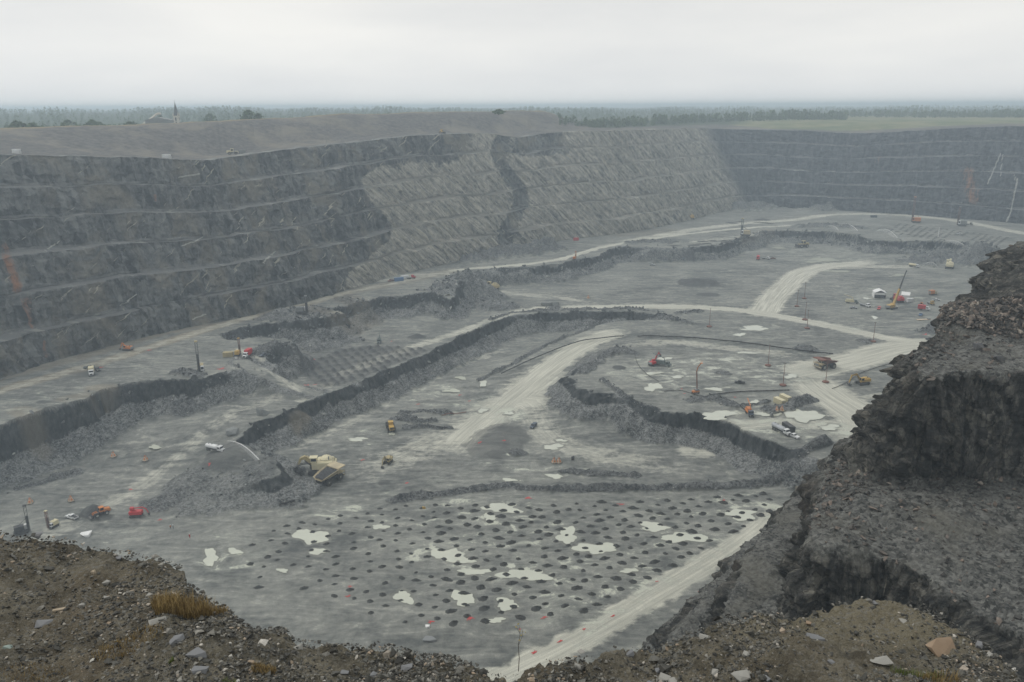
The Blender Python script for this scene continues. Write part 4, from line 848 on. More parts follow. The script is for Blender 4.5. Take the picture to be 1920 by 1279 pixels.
# ---------------------------------------------------------------- mesh collector for built objects (x forward, y left, z up, metres)
class MB:
    def __init__(s): s.V = []; s.F = []
    def _add(s, V, Fq): o = len(s.V); s.V += [tuple(v) for v in V]; s.F += [tuple(i+o for i in f) for f in Fq]; return s
    def box(s, c, d, rot=None, taper=(1, 1)):
        V = []
        for z in (-.5, .5):
            k = taper if z > 0 else (1, 1)
            for x, y in ((-.5, -.5), (.5, -.5), (.5, .5), (-.5, .5)):
                p = Vector((x*d[0]*k[0], y*d[1]*k[1], z*d[2]))
                if rot is not None: p.rotate(rot)
                V.append((p.x+c[0], p.y+c[1], p.z+c[2]))
        return s._add(V, [(3, 2, 1, 0), (4, 5, 6, 7), (0, 1, 5, 4), (1, 2, 6, 5), (2, 3, 7, 6), (3, 0, 4, 7)])
    def rbox(s, c, d, r=.08):
        """box with chamfered vertical and top edges"""
        hx, hy, hz = d[0]/2, d[1]/2, d[2]/2; V = []
        for z, q in ((-hz, 0), (hz-r, 0), (hz, r)):
            for x, y in ((-hx+r+q, -hy+q), (hx-r-q, -hy+q), (hx-q, -hy+r+q), (hx-q, hy-r-q), (hx-r-q, hy-q), (-hx+r+q, hy-q), (-hx+q, hy-r-q), (-hx+q, -hy+r+q)): V.append((c[0]+x, c[1]+y, c[2]+z))
        Fq = [tuple(range(7, -1, -1)), tuple(range(16, 24))]
        for k in (0, 8):
            for i in range(8): Fq.append((k+i, k+(i+1) % 8, k+8+(i+1) % 8, k+8+i))
        return s._add(V, Fq)
    def cyl(s, a, b, r0, r1=None, n=12, cap=True):
        r1 = r0 if r1 is None else r1; a = Vector(a); b = Vector(b); d = (b-a).normalized(); u = d.orthogonal().normalized(); w = d.cross(u); V = []
        for p, r in ((a, r0), (b, r1)):
            for i in range(n):
                t = 2*math.pi*i/n; q = p+u*(math.cos(t)*r)+w*(math.sin(t)*r); V.append(q[:])
        Fq = [(i, (i+1) % n, n+(i+1) % n, n+i) for i in range(n)]
        if cap: Fq += [tuple(range(n-1, -1, -1)), tuple(range(n, 2*n))]
        return s._add(V, Fq)
    def tube(s, P, r, n=6):
        for i in range(len(P)-1): s.cyl(P[i], P[i+1], r if not isinstance(r, list) else r[i], r if not isinstance(r, list) else r[i+1], n)
        return s
    def ext(s, prof_, y0, y1):
        """profile in x-z extruded along y"""
        n = len(prof_); V = [(x, y0, z) for x, z in prof_]+[(x, y1, z) for x, z in prof_]
        return s._add(V, [tuple(range(n)), tuple(range(2*n-1, n-1, -1))]+[(i, n+i, n+(i+1) % n, (i+1) % n) for i in range(n)])
    def lathe(s, prof_, c=(0, 0, 0), axis='z', n=16, seg=6.2832):
        V = []; m = len(prof_)
        for i in range(n):
            t = seg*i/n
            for r, h in prof_:
                p = (r*math.cos(t), r*math.sin(t), h) if axis == 'z' else (r*math.cos(t), h, r*math.sin(t)); V.append((p[0]+c[0], p[1]+c[1], p[2]+c[2]))
        Fq = [(i*m+j, ((i+1) % n)*m+j, ((i+1) % n)*m+j+1, i*m+j+1) for i in range(n) for j in range(m-1)]
        return s._add(V, Fq)
    def mesh(s, name, mat, smooth=False):
        me = bpy.data.meshes.new(name); me.from_pydata(s.V, [], s.F); me.validate(); me.update(); me.materials.append(mat)
        if smooth: me.polygons.foreach_set('use_smooth', [True]*len(me.polygons))
        return me
    def put(s, name, mat, parent=None, smooth=False):
        return link(name, s.mesh(name, mat, smooth), parent)
RY = lambda a: Matrix.Rotation(a, 3, 'Y')
RX = lambda a: Matrix.Rotation(a, 3, 'X')
# paints and plain materials
YEL = plain('yellow_paint', (.52, .33, .07), .55, .2, .8); DYEL = plain('dusty_yellow_paint', (.46, .38, .20), .7, .25, .6, dirt_amt=.6); CREAM = plain('cream_paint', (.66, .60, .40), .6, .15, .5, dirt_amt=.3); TAN = plain('tan_paint', (.50, .42, .27), .7, .2, .5, dirt_amt=.5)
WHITE = plain('white_paint', (.72, .73, .72), .4, .1, 1.0, dirt_amt=.25); RED = plain('red_paint', (.50, .035, .04), .45, .2, 1.0, dirt_amt=.15); ORANGE = plain('orange_paint', (.58, .20, .05), .5, .2, 1.0, dirt_amt=.25)
DARK = plain('dark_steel', (.045, .047, .05), .6, .3, 1.0, dirt_amt=.5); GREY = plain('grey_steel', (.22, .23, .23), .55, .25, 1.0); TYRE = plain('tyre_rubber', (.035, .035, .035), .9, .2, .7, dirt_amt=.6); RIMM = plain('dusty_rim', (.36, .36, .32), .7, .2, 1.0)
GLASS = plain('dark_glass', (.02, .025, .03), .12, .1, 1.0, spec=.6, dirt_amt=.1); BLUE = plain('blue_paint', (.08, .17, .33), .5, .2, 1.0); NAVY = plain('navy_paint', (.05, .07, .10), .35, .2, 1.0, dirt_amt=.3); SILVER = plain('silver_paint', (.42, .44, .46), .35, .1, 1.0)
BLACKP = plain('black_poly', (.02, .02, .022), .6, .2, 1.0); CANVAS = plain('white_canvas', (.78, .78, .76), .7, .05, .6, dirt_amt=.12); ORP = plain('orange_panel', (.60, .22, .10), .6, .15, 1.0, dirt_amt=.3); PALE = plain('pale_panel', (.62, .50, .36), .7, .15, 1.0); REDF = plain('red_fluo', (.75, .04, .05), .7, .1, 1.0, dirt_amt=.05)
GREENG = plain('grey_green_paint', (.13, .16, .15), .6, .2, 1.0); RUST = plain('rust_red_steel', (.19, .075, .05), .8, .3, 1.0); DROCK = plain('dark_cuttings', (.055, .057, .06), .95, .4, 2.0, dirt_amt=.1); ROCKB = plain('pale_boulder', (.24, .25, .24), .9, .3, 1.2, dirt=(.08, .085, .09)); SLATE = plain('slate_roof', (.09, .10, .11), .8, .2, .3); STONEW = plain('church_stone', (.62, .58, .50), .9, .2, .3)

def wheel(parent, x, y, r, w, side, name='wheel', rim=RIMM):
    """lathe about the y axis; side +1 shows its outer face towards +y"""
    b = MB(); h = w/2; b.lathe([(r*.55, -h), (r*.92, -h), (r, -h*.7), (r, h*.7), (r*.92, h), (r*.55, h), (r*.5, h*.6), (0.01, h*.5)], (0, 0, 0), 'y', 20); b.lathe([(r*.55, -h), (.01, -h*.6)], (0, 0, 0), 'y', 20)
    o = b.put('wheel', TYRE, parent, False); o.location = (x, y, r)
    c = MB(); c.lathe([(r*.54, side*h*1.0), (r*.50, side*h*.75), (r*.2, side*h*.8), (.01, side*h*1.1)], (0, 0, 0), 'y', 16); c.put('rim', rim, o); return o

def haul_truck(t, body=TAN, deck=TAN, loaded=True, trim=DYEL):
    b = MB(); b.box((-.2, 0, 1.9), (11.2, 2.6, .9)); b.box((-4.0, 0, 1.7), (1.2, 4.6, 1.0)); b.box((3.6, 0, 1.8), (1.0, 5.6, .9)); b.put('chassis', DARK, t)
    for x, ys, r, w in ((3.55, 2.75, 1.62, 1.1), (-3.1, 2.55, 1.62, 1.9)):
        for s in (-1, 1): wheel(t, x, s*ys, r, w, s)
    # dump body: floor, flared ribbed sides, tail and rock guard over the cab
    def sec(x): return {-6.2: (1.9, 2.9, 3.0, 4.0), -2.0: (2.7, 3.45, 3.3, 5.0), 2.2: (2.9, 3.6, 3.6, 5.6)}[x]
    b = MB(); xs = (-6.2, -2.0, 2.2); V = []
    for x in xs: hw0, hw1, z0, z1 = sec(x); V += [(x, -hw0, z0), (x, -hw1, z1), (x, -hw1+.22, z1), (x, -hw0+.25, z0+.25), (x, hw0-.25, z0+.25), (x, hw1-.22, z1), (x, hw1, z1), (x, hw0, z0)]
    Fq = [];
    for k in range(2):
        for i in range(8): Fq.append((k*8+i, k*8+(i+1) % 8, k*8+8+(i+1) % 8, k*8+8+i))
    Fq += [(0, 1, 2, 3), (0, 3, 4, 7), (4, 5, 6, 7), (16, 23, 22, 17), (17, 22, 21, 18)]
    b._add(V, Fq); b.box((2.3, 0, 4.5), (.3, 6.9, 2.2)); b.box((4.15, 0, 5.85), (4.3, 7.2, .22), RY(math.radians(-4))); r = b
    for i in range(7):
        x = -5.2+i*1.15; k = (x+6.2)/8.4; z0 = 3.0+.5*k; z1 = 4.1+1.45*k; y0 = 1.95+.95*k; y1 = 2.98+.62*k
        for s in (-1, 1): r.box((x, s*(y0+y1)/2+s*.12, (z0+z1)/2), (.22, .22, (z1-z0)*1.08), RX(-s*math.radians(32)))
    for s in (-1, 1): r.tube([(-6.2, s*2.95, 4.05), (-2, s*3.5, 5.05), (2.2, s*3.65, 5.65)], .14, 6)
    db = b.put('dump_body', body, t)
    gd = MB(); gd.box((4.2, 0, 6.02), (4.2, 7.0, .08), RY(math.radians(-4))); gd.put('rock_guard', deck, db)
    if loaded:
        n = 22; m_ = 14; V = []; rng = random.Random(4)
        for i in range(n):
            for j in range(m_):
                k = i/(n-1); q = j/(m_-1)*2-1; x = -5.9+k*8.0; hw = 2.75+.6*k; z = 3.8+1.5*k+1.0*(1-q*q)*math.sin(math.pi*min(1, k*1.1))**.5+rng.uniform(-.12, .12); V.append((x, q*hw, z))
        l = MB(); l._add(V, [(i*m_+j, (i+1)*m_+j, (i+1)*m_+j+1, i*m_+j+1) for i in range(n-1) for j in range(m_-1)]); l.put('load', DROCK, t)
    b = MB(); b.box((4.6, 0, 3.4), (2.8, 6.6, .25)); b.box((5.55, 0, 2.5), (1.0, 3.0, 1.9)); b.box((6.05, 0, 1.6), (.4, 6.2, .5)); b.put('front_deck', trim, t)
    g = MB(); g.box((6.08, 0, 2.55), (.06, 2.4, 1.5))
    for k in range(6): g.box((6.14, 0, 1.95+.24*k), (.06, 2.4, .06))
    g.put('radiator_grille', GREY, t)
    b = MB(); b.rbox((4.9, 1.7, 4.55), (1.9, 2.0, 1.9), .1); cb = b.put('cab', trim, t)
    w = MB(); w.box((5.87, 1.7, 4.75), (.05, 1.7, 1.0)); w.box((4.9, 2.72, 4.75), (1.5, .05, .9)); w.box((4.9, .68, 4.75), (1.5, .05, .9)); w.put('window', GLASS, cb)
    for s in (-1, 1):
        rl = MB(); rl.tube([(3.3, s*3.25, 3.5), (3.3, s*3.25, 4.5), (5.9, s*3.25, 4.5), (5.9, s*3.25, 3.5)], .05, 5); rl.tube([(5.9, s*3.25, 3.5), (6.3, s*2.6, 1.5)], .07, 5); rl.put('handrail', trim, t)
        h = MB(); h.box((6.28, s*2.3, 1.75), (.08, .5, .3)); h.put('headlight', WHITE, t)
    return t
def track(parent, y, L_, w, h, name='track'):
    b = MB(); r = h/2; p = []
    for i in range(7): a = math.pi/2+math.pi*i/6; p.append((-L_/2+r+r*math.cos(a), r+r*math.sin(a)))
    for i in range(7): a = -math.pi/2+math.pi*i/6; p.append((L_/2-r+r*math.cos(a), r+r*math.sin(a)))
    b.ext(p, y-w/2, y+w/2); o = b.put(name, DARK, parent); c = MB()
    for i in range(int(L_/.45)): c.box((-L_/2+.4+i*.45, y, h+.02), (.2, w*1.03, .08))
    for i in range(5): c.cyl((-L_/2+r+i*(L_-2*r)/4, y-w*.52, r), (-L_/2+r+i*(L_-2*r)/4, y+w*.52, r), r*.55, None, 10)
    c.put('track_shoe', TYRE, o); return o
def pivot(parent, name, mat, b, smooth=False): return b.put(name, mat, parent, smooth)
def excavator(t, s=1.0, paint=YEL, cabc=None, pose='dig', swing=0.0):
    """hydraulic excavator, s = 1 is about 11 m long with a backhoe"""
    for y in (-1, 1): track(t, y*1.45*s, 4.9*s, .65*s, 1.05*s)
    b = MB(); b.box((0, 0, .75*s), (2.6*s, 2.3*s, .5*s)); b.cyl((0, 0, .9*s), (0, 0, 1.25*s), .75*s, None, 16); b.put('undercarriage', DARK, t)
    R = Matrix.Rotation(swing, 4, 'Z')
    def P(b, n, m_, par=t):
        b.V = [tuple(R @ Vector(v)) for v in b.V]; return b.put(n, m_, par)
    b = MB(); b.rbox((-1.1*s, 0, 1.85*s), (3.9*s, 3.0*s, 1.15*s), .12*s); b.rbox((-1.9*s, -.2*s, 2.5*s), (2.0*s, 2.0*s, .35*s), .1*s); hb = P(b, 'engine_house', paint)
    b = MB(); b.rbox((-3.0*s, 0, 1.85*s), (.9*s, 2.9*s, 1.25*s), .25*s); P(b, 'counterweight', GREY if paint is not YEL else paint)
    b = MB()
    for yy in (-1.3, 1.3): b = MB(); b.tube([(-2.9*s, yy*s, 2.5*s), (-2.9*s, yy*s, 3.1*s), (-.6*s, yy*s, 3.1*s), (-.6*s, yy*s, 2.5*s)], .04*s, 5); P(b, 'handrail', DARK)
    b = MB(); b.cyl((-2.0*s, .6*s, 2.6*s), (-2.0*s, .6*s, 3.4*s), .1*s, None, 8); P(b, 'exhaust', DARK)
    b = MB(); b.rbox((.95*s, .95*s, 2.25*s), (1.6*s, 1.1*s, 1.9*s), .1*s); cb = P(b, 'cab', cabc or paint)
    b = MB(); b.box((1.77*s, .95*s, 2.55*s), (.04*s, .9*s, 1.0*s)); b.box((.95*s, 1.52*s, 2.55*s), (1.2*s, .04*s, .95*s)); b.box((.95*s, .38*s, 2.55*s), (1.2*s, .04*s, .95*s)); P(b, 'window', GLASS, cb)
    if pose == 'dig': A, B, C_, D = (1.0, 1.9), (3.4, 4.7), (5.9, 4.2), (6.6, 1.3)
    elif pose == 'up': A, B, C_, D = (1.0, 1.9), (2.7, 5.2), (4.6, 6.6), (5.9, 5.0)
    else: A, B, C_, D = (1.0, 1.9), (3.2, 4.2), (4.4, 2.2), (5.2, .9)
    def beam(p, q, h0, h1, w_):
        b = MB(); dx, dz = q[0]-p[0], q[1]-p[1]; l = math.hypot(dx, dz); nx, nz = -dz/l, dx/l
        b.ext([((p[0]-nx*h0/2)*s, (p[1]-nz*h0/2)*s), ((q[0]-nx*h1/2)*s, (q[1]-nz*h1/2)*s), ((q[0]+nx*h1/2)*s, (q[1]+nz*h1/2)*s), ((p[0]+nx*h0/2)*s, (p[1]+nz*h0/2)*s)], -w_/2*s, w_/2*s); return b
    b = beam(A, B, .6, .75, .45); b2 = beam(B, C_, .75, .4, .42); b._add(b2.V, b2.F); bo = P(b, 'boom', paint)
    b = beam((C_[0]-.5, C_[1]+.4), D, .55, .3, .32); P(b, 'stick', paint)
    b = MB(); b.cyl((1.6*s, .35*s, 1.6*s), ((B[0]-.2)*s, .35*s, (B[1]-.5)*s), .1*s, None, 8); b.cyl((1.6*s, -.35*s, 1.6*s), ((B[0]-.2)*s, -.35*s, (B[1]-.5)*s), .1*s, None, 8); b.cyl((B[0]*s, 0, (B[1]+.5)*s), ((C_[0]-.5)*s, 0, (C_[1]+.55)*s), .1*s, None, 8); P(b, 'ram', GREY, bo)
    x, z = D; b = MB(); b.ext([((x-.1)*s, (z+.15)*s), ((x+.35)*s, (z-.3)*s), ((x+.2)*s, (z-.95)*s), ((x-.4)*s, (z-1.2)*s), ((x-1.1)*s, (z-.8)*s), ((x-.8)*s, (z-.6)*s), ((x-.3)*s, (z-.8)*s), ((x-.05)*s, (z-.5)*s), ((x-.3)*s, (z-.05)*s)], -.6*s, .6*s); P(b, 'bucket', DARK)
    return t
def face_shovel(t, s=1.0, paint=CREAM, boomc=DYEL, raised=1.0, swing=0.0):
    """large mining shovel: tracks, car body, tall engine house, cab on a riser, boom, stick, front bucket"""
    for y in (-1, 1): track(t, y*2.9*s, 9.5*s, 1.3*s, 2.0*s)
    b = MB(); b.box((0, 0, 1.4*s), (4.5*s, 4.6*s, .9*s)); b.cyl((0, 0, 1.8*s), (0, 0, 2.4*s), 1.9*s, None, 20); b.put('undercarriage', DARK, t)
    R = Matrix.Rotation(swing, 4, 'Z')
    def P(b, n, m_, par=t, sm=False):
        b.V = [tuple(R @ Vector(v)) for v in b.V]; return b.put(n, m_, par, sm)
    b = MB(); b.rbox((-2.0*s, 0, 4.0*s), (6.6*s, 6.4*s, 3.0*s), .35*s); b.lathe([(0.01, 1.5*s), (1.6*s, 1.3*s), (2.5*s, .6*s), (2.7*s, 0)], (-2.4*s, -.3*s, 5.4*s), 'z', 16); hs = P(b, 'engine_house', paint)
    b = MB(); b.rbox((-5.6*s, 0, 3.6*s), (1.4*s, 6.2*s, 2.4*s), .4*s); P(b, 'counterweight', paint)
    b = MB(); b.rbox((1.9*s, 2.0*s, 4.0*s), (2.2*s, 2.2*s, 3.0*s), .1*s); P(b, 'cab_riser', paint)
    b = MB(); b.rbox((2.1*s, 2.0*s, 6.5*s), (2.5*s, 2.3*s, 2.0*s), .15*s); b.box((2.2*s, 2.0*s, 7.6*s), (3.1*s, 2.7*s, .15*s)); cb = P(b, 'cab', paint)
    b = MB(); b.box((3.38*s, 2.0*s, 6.7*s), (.06*s, 2.0*s, 1.2*s)); b.box((2.1*s, 3.18*s, 6.7*s), (2.0*s, .06*s, 1.1*s)); b.box((2.1*s, .82*s, 6.7*s), (2.0*s, .06*s, 1.1*s)); P(b, 'window', GLASS, cb)
    b = MB()
    for yy in (-3.1, 3.1): b = MB(); b.tube([(-5.2*s, yy*s, 5.5*s), (-5.2*s, yy*s, 6.5*s), (1.0*s, yy*s, 6.5*s), (1.0*s, yy*s, 5.5*s)], .06*s, 5); P(b, 'handrail', GREY)
    for p_, q_ in ((-3.6, 1.6), (-3.0, -1.9)): b = MB(); b.cyl((p_*s, q_*s, 6.0*s), (p_*s, q_*s, 7.4*s), .22*s, None, 8); P(b, 'exhaust', GREY)
    k = raised; A, B, C_, D = (2.2, 3.2), (5.6, 6.6+1.6*k), (7.4, 6.2+1.8*k), (9.0, 2.6+2.0*k)
    def beam(p, q, h0, h1, w_, yo=0):
        b = MB(); dx, dz = q[0]-p[0], q[1]-p[1]; l = math.hypot(dx, dz); nx, nz = -dz/l, dx/l
        b.ext([((p[0]-nx*h0/2)*s, (p[1]-nz*h0/2)*s), ((q[0]-nx*h1/2)*s, (q[1]-nz*h1/2)*s), ((q[0]+nx*h1/2)*s, (q[1]+nz*h1/2)*s), ((p[0]+nx*h0/2)*s, (p[1]+nz*h0/2)*s)], (yo-w_/2)*s, (yo+w_/2)*s); return b
    b = beam(A, B, 1.4, 1.5, 1.5); b2 = beam(B, C_, 1.5, .9, 1.4); b._add(b2.V, b2.F); bo = P(b, 'boom', boomc)
    P(beam(C_, D, 1.1, .8, 1.1), 'stick', boomc)
    b = MB()
    for yy in (-1.0, 1.0): b.cyl((2.9*s, yy*s, 2.8*s), ((B[0]+.3)*s, yy*s, (B[1]-1.0)*s), .26*s, None, 8); b.cyl((3.4*s, yy*s*.6, 4.4*s), ((D[0]-.6)*s, yy*s*.6, (D[1]+.9)*s), .2*s, None, 8)
    P(b, 'ram', DARK, bo)
    x, z = D; b = MB(); b.ext([(x*s-.9*s, (z+1.0)*s), ((x+.4)*s, (z+1.0)*s), ((x+1.0)*s, (z-.4)*s), ((x+.8)*s, (z-1.9)*s), ((x-.9)*s, (z-2.2)*s), ((x-2.0)*s, (z-1.4)*s), ((x-1.8)*s, (z-1.1)*s), ((x-.8)*s, (z-1.7)*s), ((x+.4)*s, (z-1.5)*s), ((x+.5)*s, (z-.3)*s), ((x-.2)*s, (z+.5)*s)], -1.9*s, 1.9*s); [b.box(((x-2.0)*s, yy*s, (z-1.35)*s), (.5*s, .25*s, .25*s)) for yy in (-1.6, -.8, 0, .8, 1.6)]; P(b, 'bucket', DARK)
    return t
def wheel_loader(t, s=1.0, paint=YEL, lift=.3):
    for x in (-1.75, 1.75):
        for q in (-1, 1): wheel(t, x*s, q*1.15*s, .85*s, .65*s, q)
    b = MB(); b.box((-1.5*s, 0, 1.15*s), (3.4*s, 1.3*s, .6*s)); b.box((1.5*s, 0, 1.15*s), (1.8*s, 1.2*s, .7*s)); b.put('chassis', DARK, t)
    b = MB(); b.ext([(-3.4*s, 1.2*s), (-3.3*s, 2.3*s), (-1.2*s, 2.5*s), (-1.0*s, 1.3*s)], -.85*s, .85*s); hd = b.put('engine_hood', paint, t)
    b = MB(); b.box((-3.42*s, 0, 1.8*s), (.06*s, 1.3*s, .8*s)); b.put('radiator_grille', DARK, hd)
    b = MB(); b.rbox((-.3*s, 0, 2.5*s), (1.6*s, 1.55*s, 1.7*s), .1*s); b.box((-.3*s, 0, 3.4*s), (1.8*s, 1.8*s, .1*s)); cb = b.put('cab', paint, t)
    b = MB(); b.box((.52*s, 0, 2.7*s), (.04*s, 1.3*s, 1.0*s)); b.box((-.3*s, .79*s, 2.7*s), (1.2*s, .04*s, 1.0*s)); b.box((-.3*s, -.79*s, 2.7*s), (1.2*s, .04*s, 1.0*s)); b.put('window', GLASS, cb)
    b = MB()
    for q in (-.5, .5): b.tube([(1.3*s, q*s, 1.9*s), (2.6*s, q*s, (1.6+lift)*s), (3.4*s, q*s, (.6+lift)*s)], .16*s, 6)
    b.put('lift_arm', paint, t)
    b = MB(); z = lift*s; b.ext([(3.3*s, .2*s+z), (3.35*s, 1.3*s+z), (3.7*s, 1.5*s+z), (3.5*s, .4*s+z), (4.4*s, .12*s+z), (4.4*s, 0+z), (3.5*s, 0+z)], -1.45*s, 1.45*s); b.put('bucket', DARK, t)
    return t
def drill_rig(t, mast=17, s=1.0, paint=TAN, mastc=GREY, body=(6.5, 3.2, 2.6)):
    for y in (-1, 1): track(t, y*body[1]*.42*s, body[0]*.8*s, .7*s, 1.15*s)
    L_, W, H = [q*s for q in body]
    b = MB(); b.box((0, 0, 1.25*s), (L_, W*.8, .45*s)); b.put('chassis', DARK, t)
    b = MB(); b.rbox((-L_*.12, 0, 1.5*s+H/2), (L_*.62, W*.9, H), .12*s); b.put('engine_house', paint, t)
    b = MB(); b.rbox((L_*.32, W*.25, 1.5*s+H*.45), (L_*.22, W*.5, H*.9), .1*s); cb = b.put('cab', WHITE if paint is not ORANGE else paint, t)
    b = MB(); b.box((L_*.32+L_*.115, W*.25, 1.5*s+H*.55), (.05, W*.4, H*.45)); b.box((L_*.32, W*.51, 1.5*s+H*.55), (L_*.17, .05, H*.45)); b.put('window', GLASS, cb)
    b = MB(); mw = .55*s; x0 = L_*.46; y0 = -W*.22; n = max(4, int(mast/1.6))
    for dx in (-mw, mw):
        for dy in (-mw, mw): b.box((x0+dx, y0+dy, mast/2+.5), (.18*s, .18*s, mast))
    for i in range(n):
        z = .6+mast*i/n; z1 = .6+mast*(i+1)/n
        for dy in (-mw, mw): b.cyl((x0-mw, y0+dy, z), (x0+mw, y0+dy, z1), .05*s, None, 4)
        for dx in (-mw, mw): b.cyl((x0+dx, y0-mw, z1), (x0+dx, y0+mw, z), .05*s, None, 4)
    ms = b.put('mast', mastc, t)
    b = MB(); b.box((x0, y0, mast*.30+.5), (.8*s, .8*s, mast*.6)); b.put('drill_carousel', DARK, ms)
    b = MB(); b.box((x0, y0, mast+.6), (1.5*s, 1.4*s, .5*s)); b.put('crown_block', paint, ms)
    b = MB(); b.tube([(x0-mw, y0, mast*.55), (-L_*.2, y0, 1.6*s+H)], .09*s, 6); b.put('mast_brace', DARK, ms)
    return t
def pickup(t, paint=WHITE, cover=None, canopy=False):
    b = MB(); b.ext([(-2.7, .55), (-2.7, 1.1), (-.75, 1.12), (-.75, .8), (1.05, 1.15), (2.45, 1.05), (2.7, .9), (2.72, .5)], -.95, .95)
    b.ext([(-2.7, .9), (-2.7, 1.15), (-.7, 1.15), (-.7, .9)], .85, .96); b.ext([(-2.7, .9), (-2.7, 1.15), (-.7, 1.15), (-.7, .9)], -.96, -.85); b.put('body', paint, t)
    b = MB(); b.ext([(-.8, 1.05), (-.7, 1.75), (.45, 1.8), (1.15, 1.12)], -.85, .85) if not canopy else b.ext([(-2.6, 1.05), (-2.5, 1.78), (.45, 1.82), (1.15, 1.12)], -.86, .86); cb = b.put('cab', paint, t)
    b = MB(); b.box((.82, 0, 1.48), (.04, 1.5, .62), RY(math.radians(-45)))
    for q in (-.87, .87): b.box((-.05, q, 1.43), (1.2, .03, .4))
    b.box((-.78, 0, 1.45), (.04, 1.4, .4)); b.put('window', GLASS, cb)
    if not canopy: b = MB(); b.box((-1.72, 0, 1.14), (1.8, 1.66, .05)); b.put('truck_bed', DARK, t)
    for x in (-1.75, 1.75):
        for q in (-1, 1): wheel(t, x, q*.82, .4, .28, q)
    for q in (-1, 1): b = MB(); b.box((2.72, q*.7, .85), (.06, .35, .18)); b.put('headlight', WHITE, t)
    return t
def truck(t, cabp=WHITE, load='tank', paint=SILVER, L_=9.5, s=1.0):
    h = L_/2
    b = MB(); b.box((-.3, 0, .95), (L_-.6, .9, .35)); b.put('chassis', DARK, t)
    b = MB(); b.rbox((h-2.0, 0, 2.0), (1.7, 2.3, 1.9), .12); cb = b.put('cab', cabp, t)
    b = MB(); b.ext([(h-1.2, 1.0), (h-1.2, 1.95), (h-.15, 1.75), (h, 1.5), (h, .8)], -.95, .95); b.put('hood', cabp, t)
    b = MB(); b.box((h-1.13, 0, 2.35), (.04, 1.9, .75)); b.box((h-2.0, 1.17, 2.35), (1.1, .04, .65)); b.box((h-2.0, -1.17, 2.35), (1.1, .04, .65)); b.put('window', GLASS, cb)
    b = MB(); b.box((h+.03, 0, 1.25), (.06, 1.2, .7)); b.put('radiator_grille', DARK, t)
    for q in (-1, 1): b = MB(); b.box((h+.03, q*.8, 1.1), (.06, .28, .22)); b.put('headlight', CANVAS, t)
    for x in (h-1.1, -h+2.4, -h+1.2):
        for q in (-1, 1): wheel(t, x, q*1.0, .52, .4, q)
    x0, x1 = -h, h-3.0
    if load == 'tank':
        b = MB(); n = 16; V = []
        for x, k in ((x0, .80), (x0+.25, 1), (x1-.25, 1), (x1, .8)):
            for i in range(n): a = 6.2832*i/n; V.append((x, 1.2*k*math.cos(a), 2.2+1.0*k*math.sin(a)))
        b._add(V, [(k*n+i, k*n+(i+1) % n, k*n+n+(i+1) % n, k*n+n+i) for k in range(3) for i in range(n)]+[tuple(range(n-1, -1, -1)), tuple(range(3*n, 4*n))]); tk = b.put('tank', paint, t, False)
        b = MB(); [b.cyl((x, 0, 3.15), (x, 0, 3.4), .3, None, 10) for x in (x0+1.3, x0+3.2)]; b.tube([(x0+.5, .5, 3.3), (x1-.5, .5, 3.3)], .04, 5); b.put('hatch', GREY, tk)
        b = MB(); b.cyl((x1+.2, 0, 3.0), (x1+.2, 0, 3.7), .1, None, 8); b.cyl((x1+.2, 0, 3.7), (x1+1.1, 0, 3.95), .08, None, 8); b.put('spray_nozzle', DARK, t)
    elif load == 'box':
        b = MB(); b.rbox(((x0+x1)/2, 0, 2.5), (x1-x0, 2.5, 2.7), .06); bx = b.put('cargo_box', paint, t); b = MB(); b.box((x0-.03, 0, 2.45), (.05, 2.1, 2.2)); b.put('rear_door', GREY, bx)
    elif load == 'flat':
        b = MB(); b.box(((x0+x1)/2, 0, 1.3), (x1-x0, 2.4, .18)); b.put('flatbed', GREY, t)
    elif load == 'pump':
        b = MB(); b.box(((x0+x1)/2, 0, 1.6), (x1-x0, 2.3, .8)); b.put('engine_house', paint, t); b = MB(); b.ext([(x0+.2, 2), (x0+.6, 3.1), (x1-1.2, 3.1), (x1-.6, 2)], -.9, .9); b.put('hopper', paint, t)
        b = MB(); b.tube([(x1-.5, .3, 2), (x1-1.5, .3, 4.6), (x0-1.5, .3, 6.3)], .22, 6); b.put('boom', paint, t)
    return t
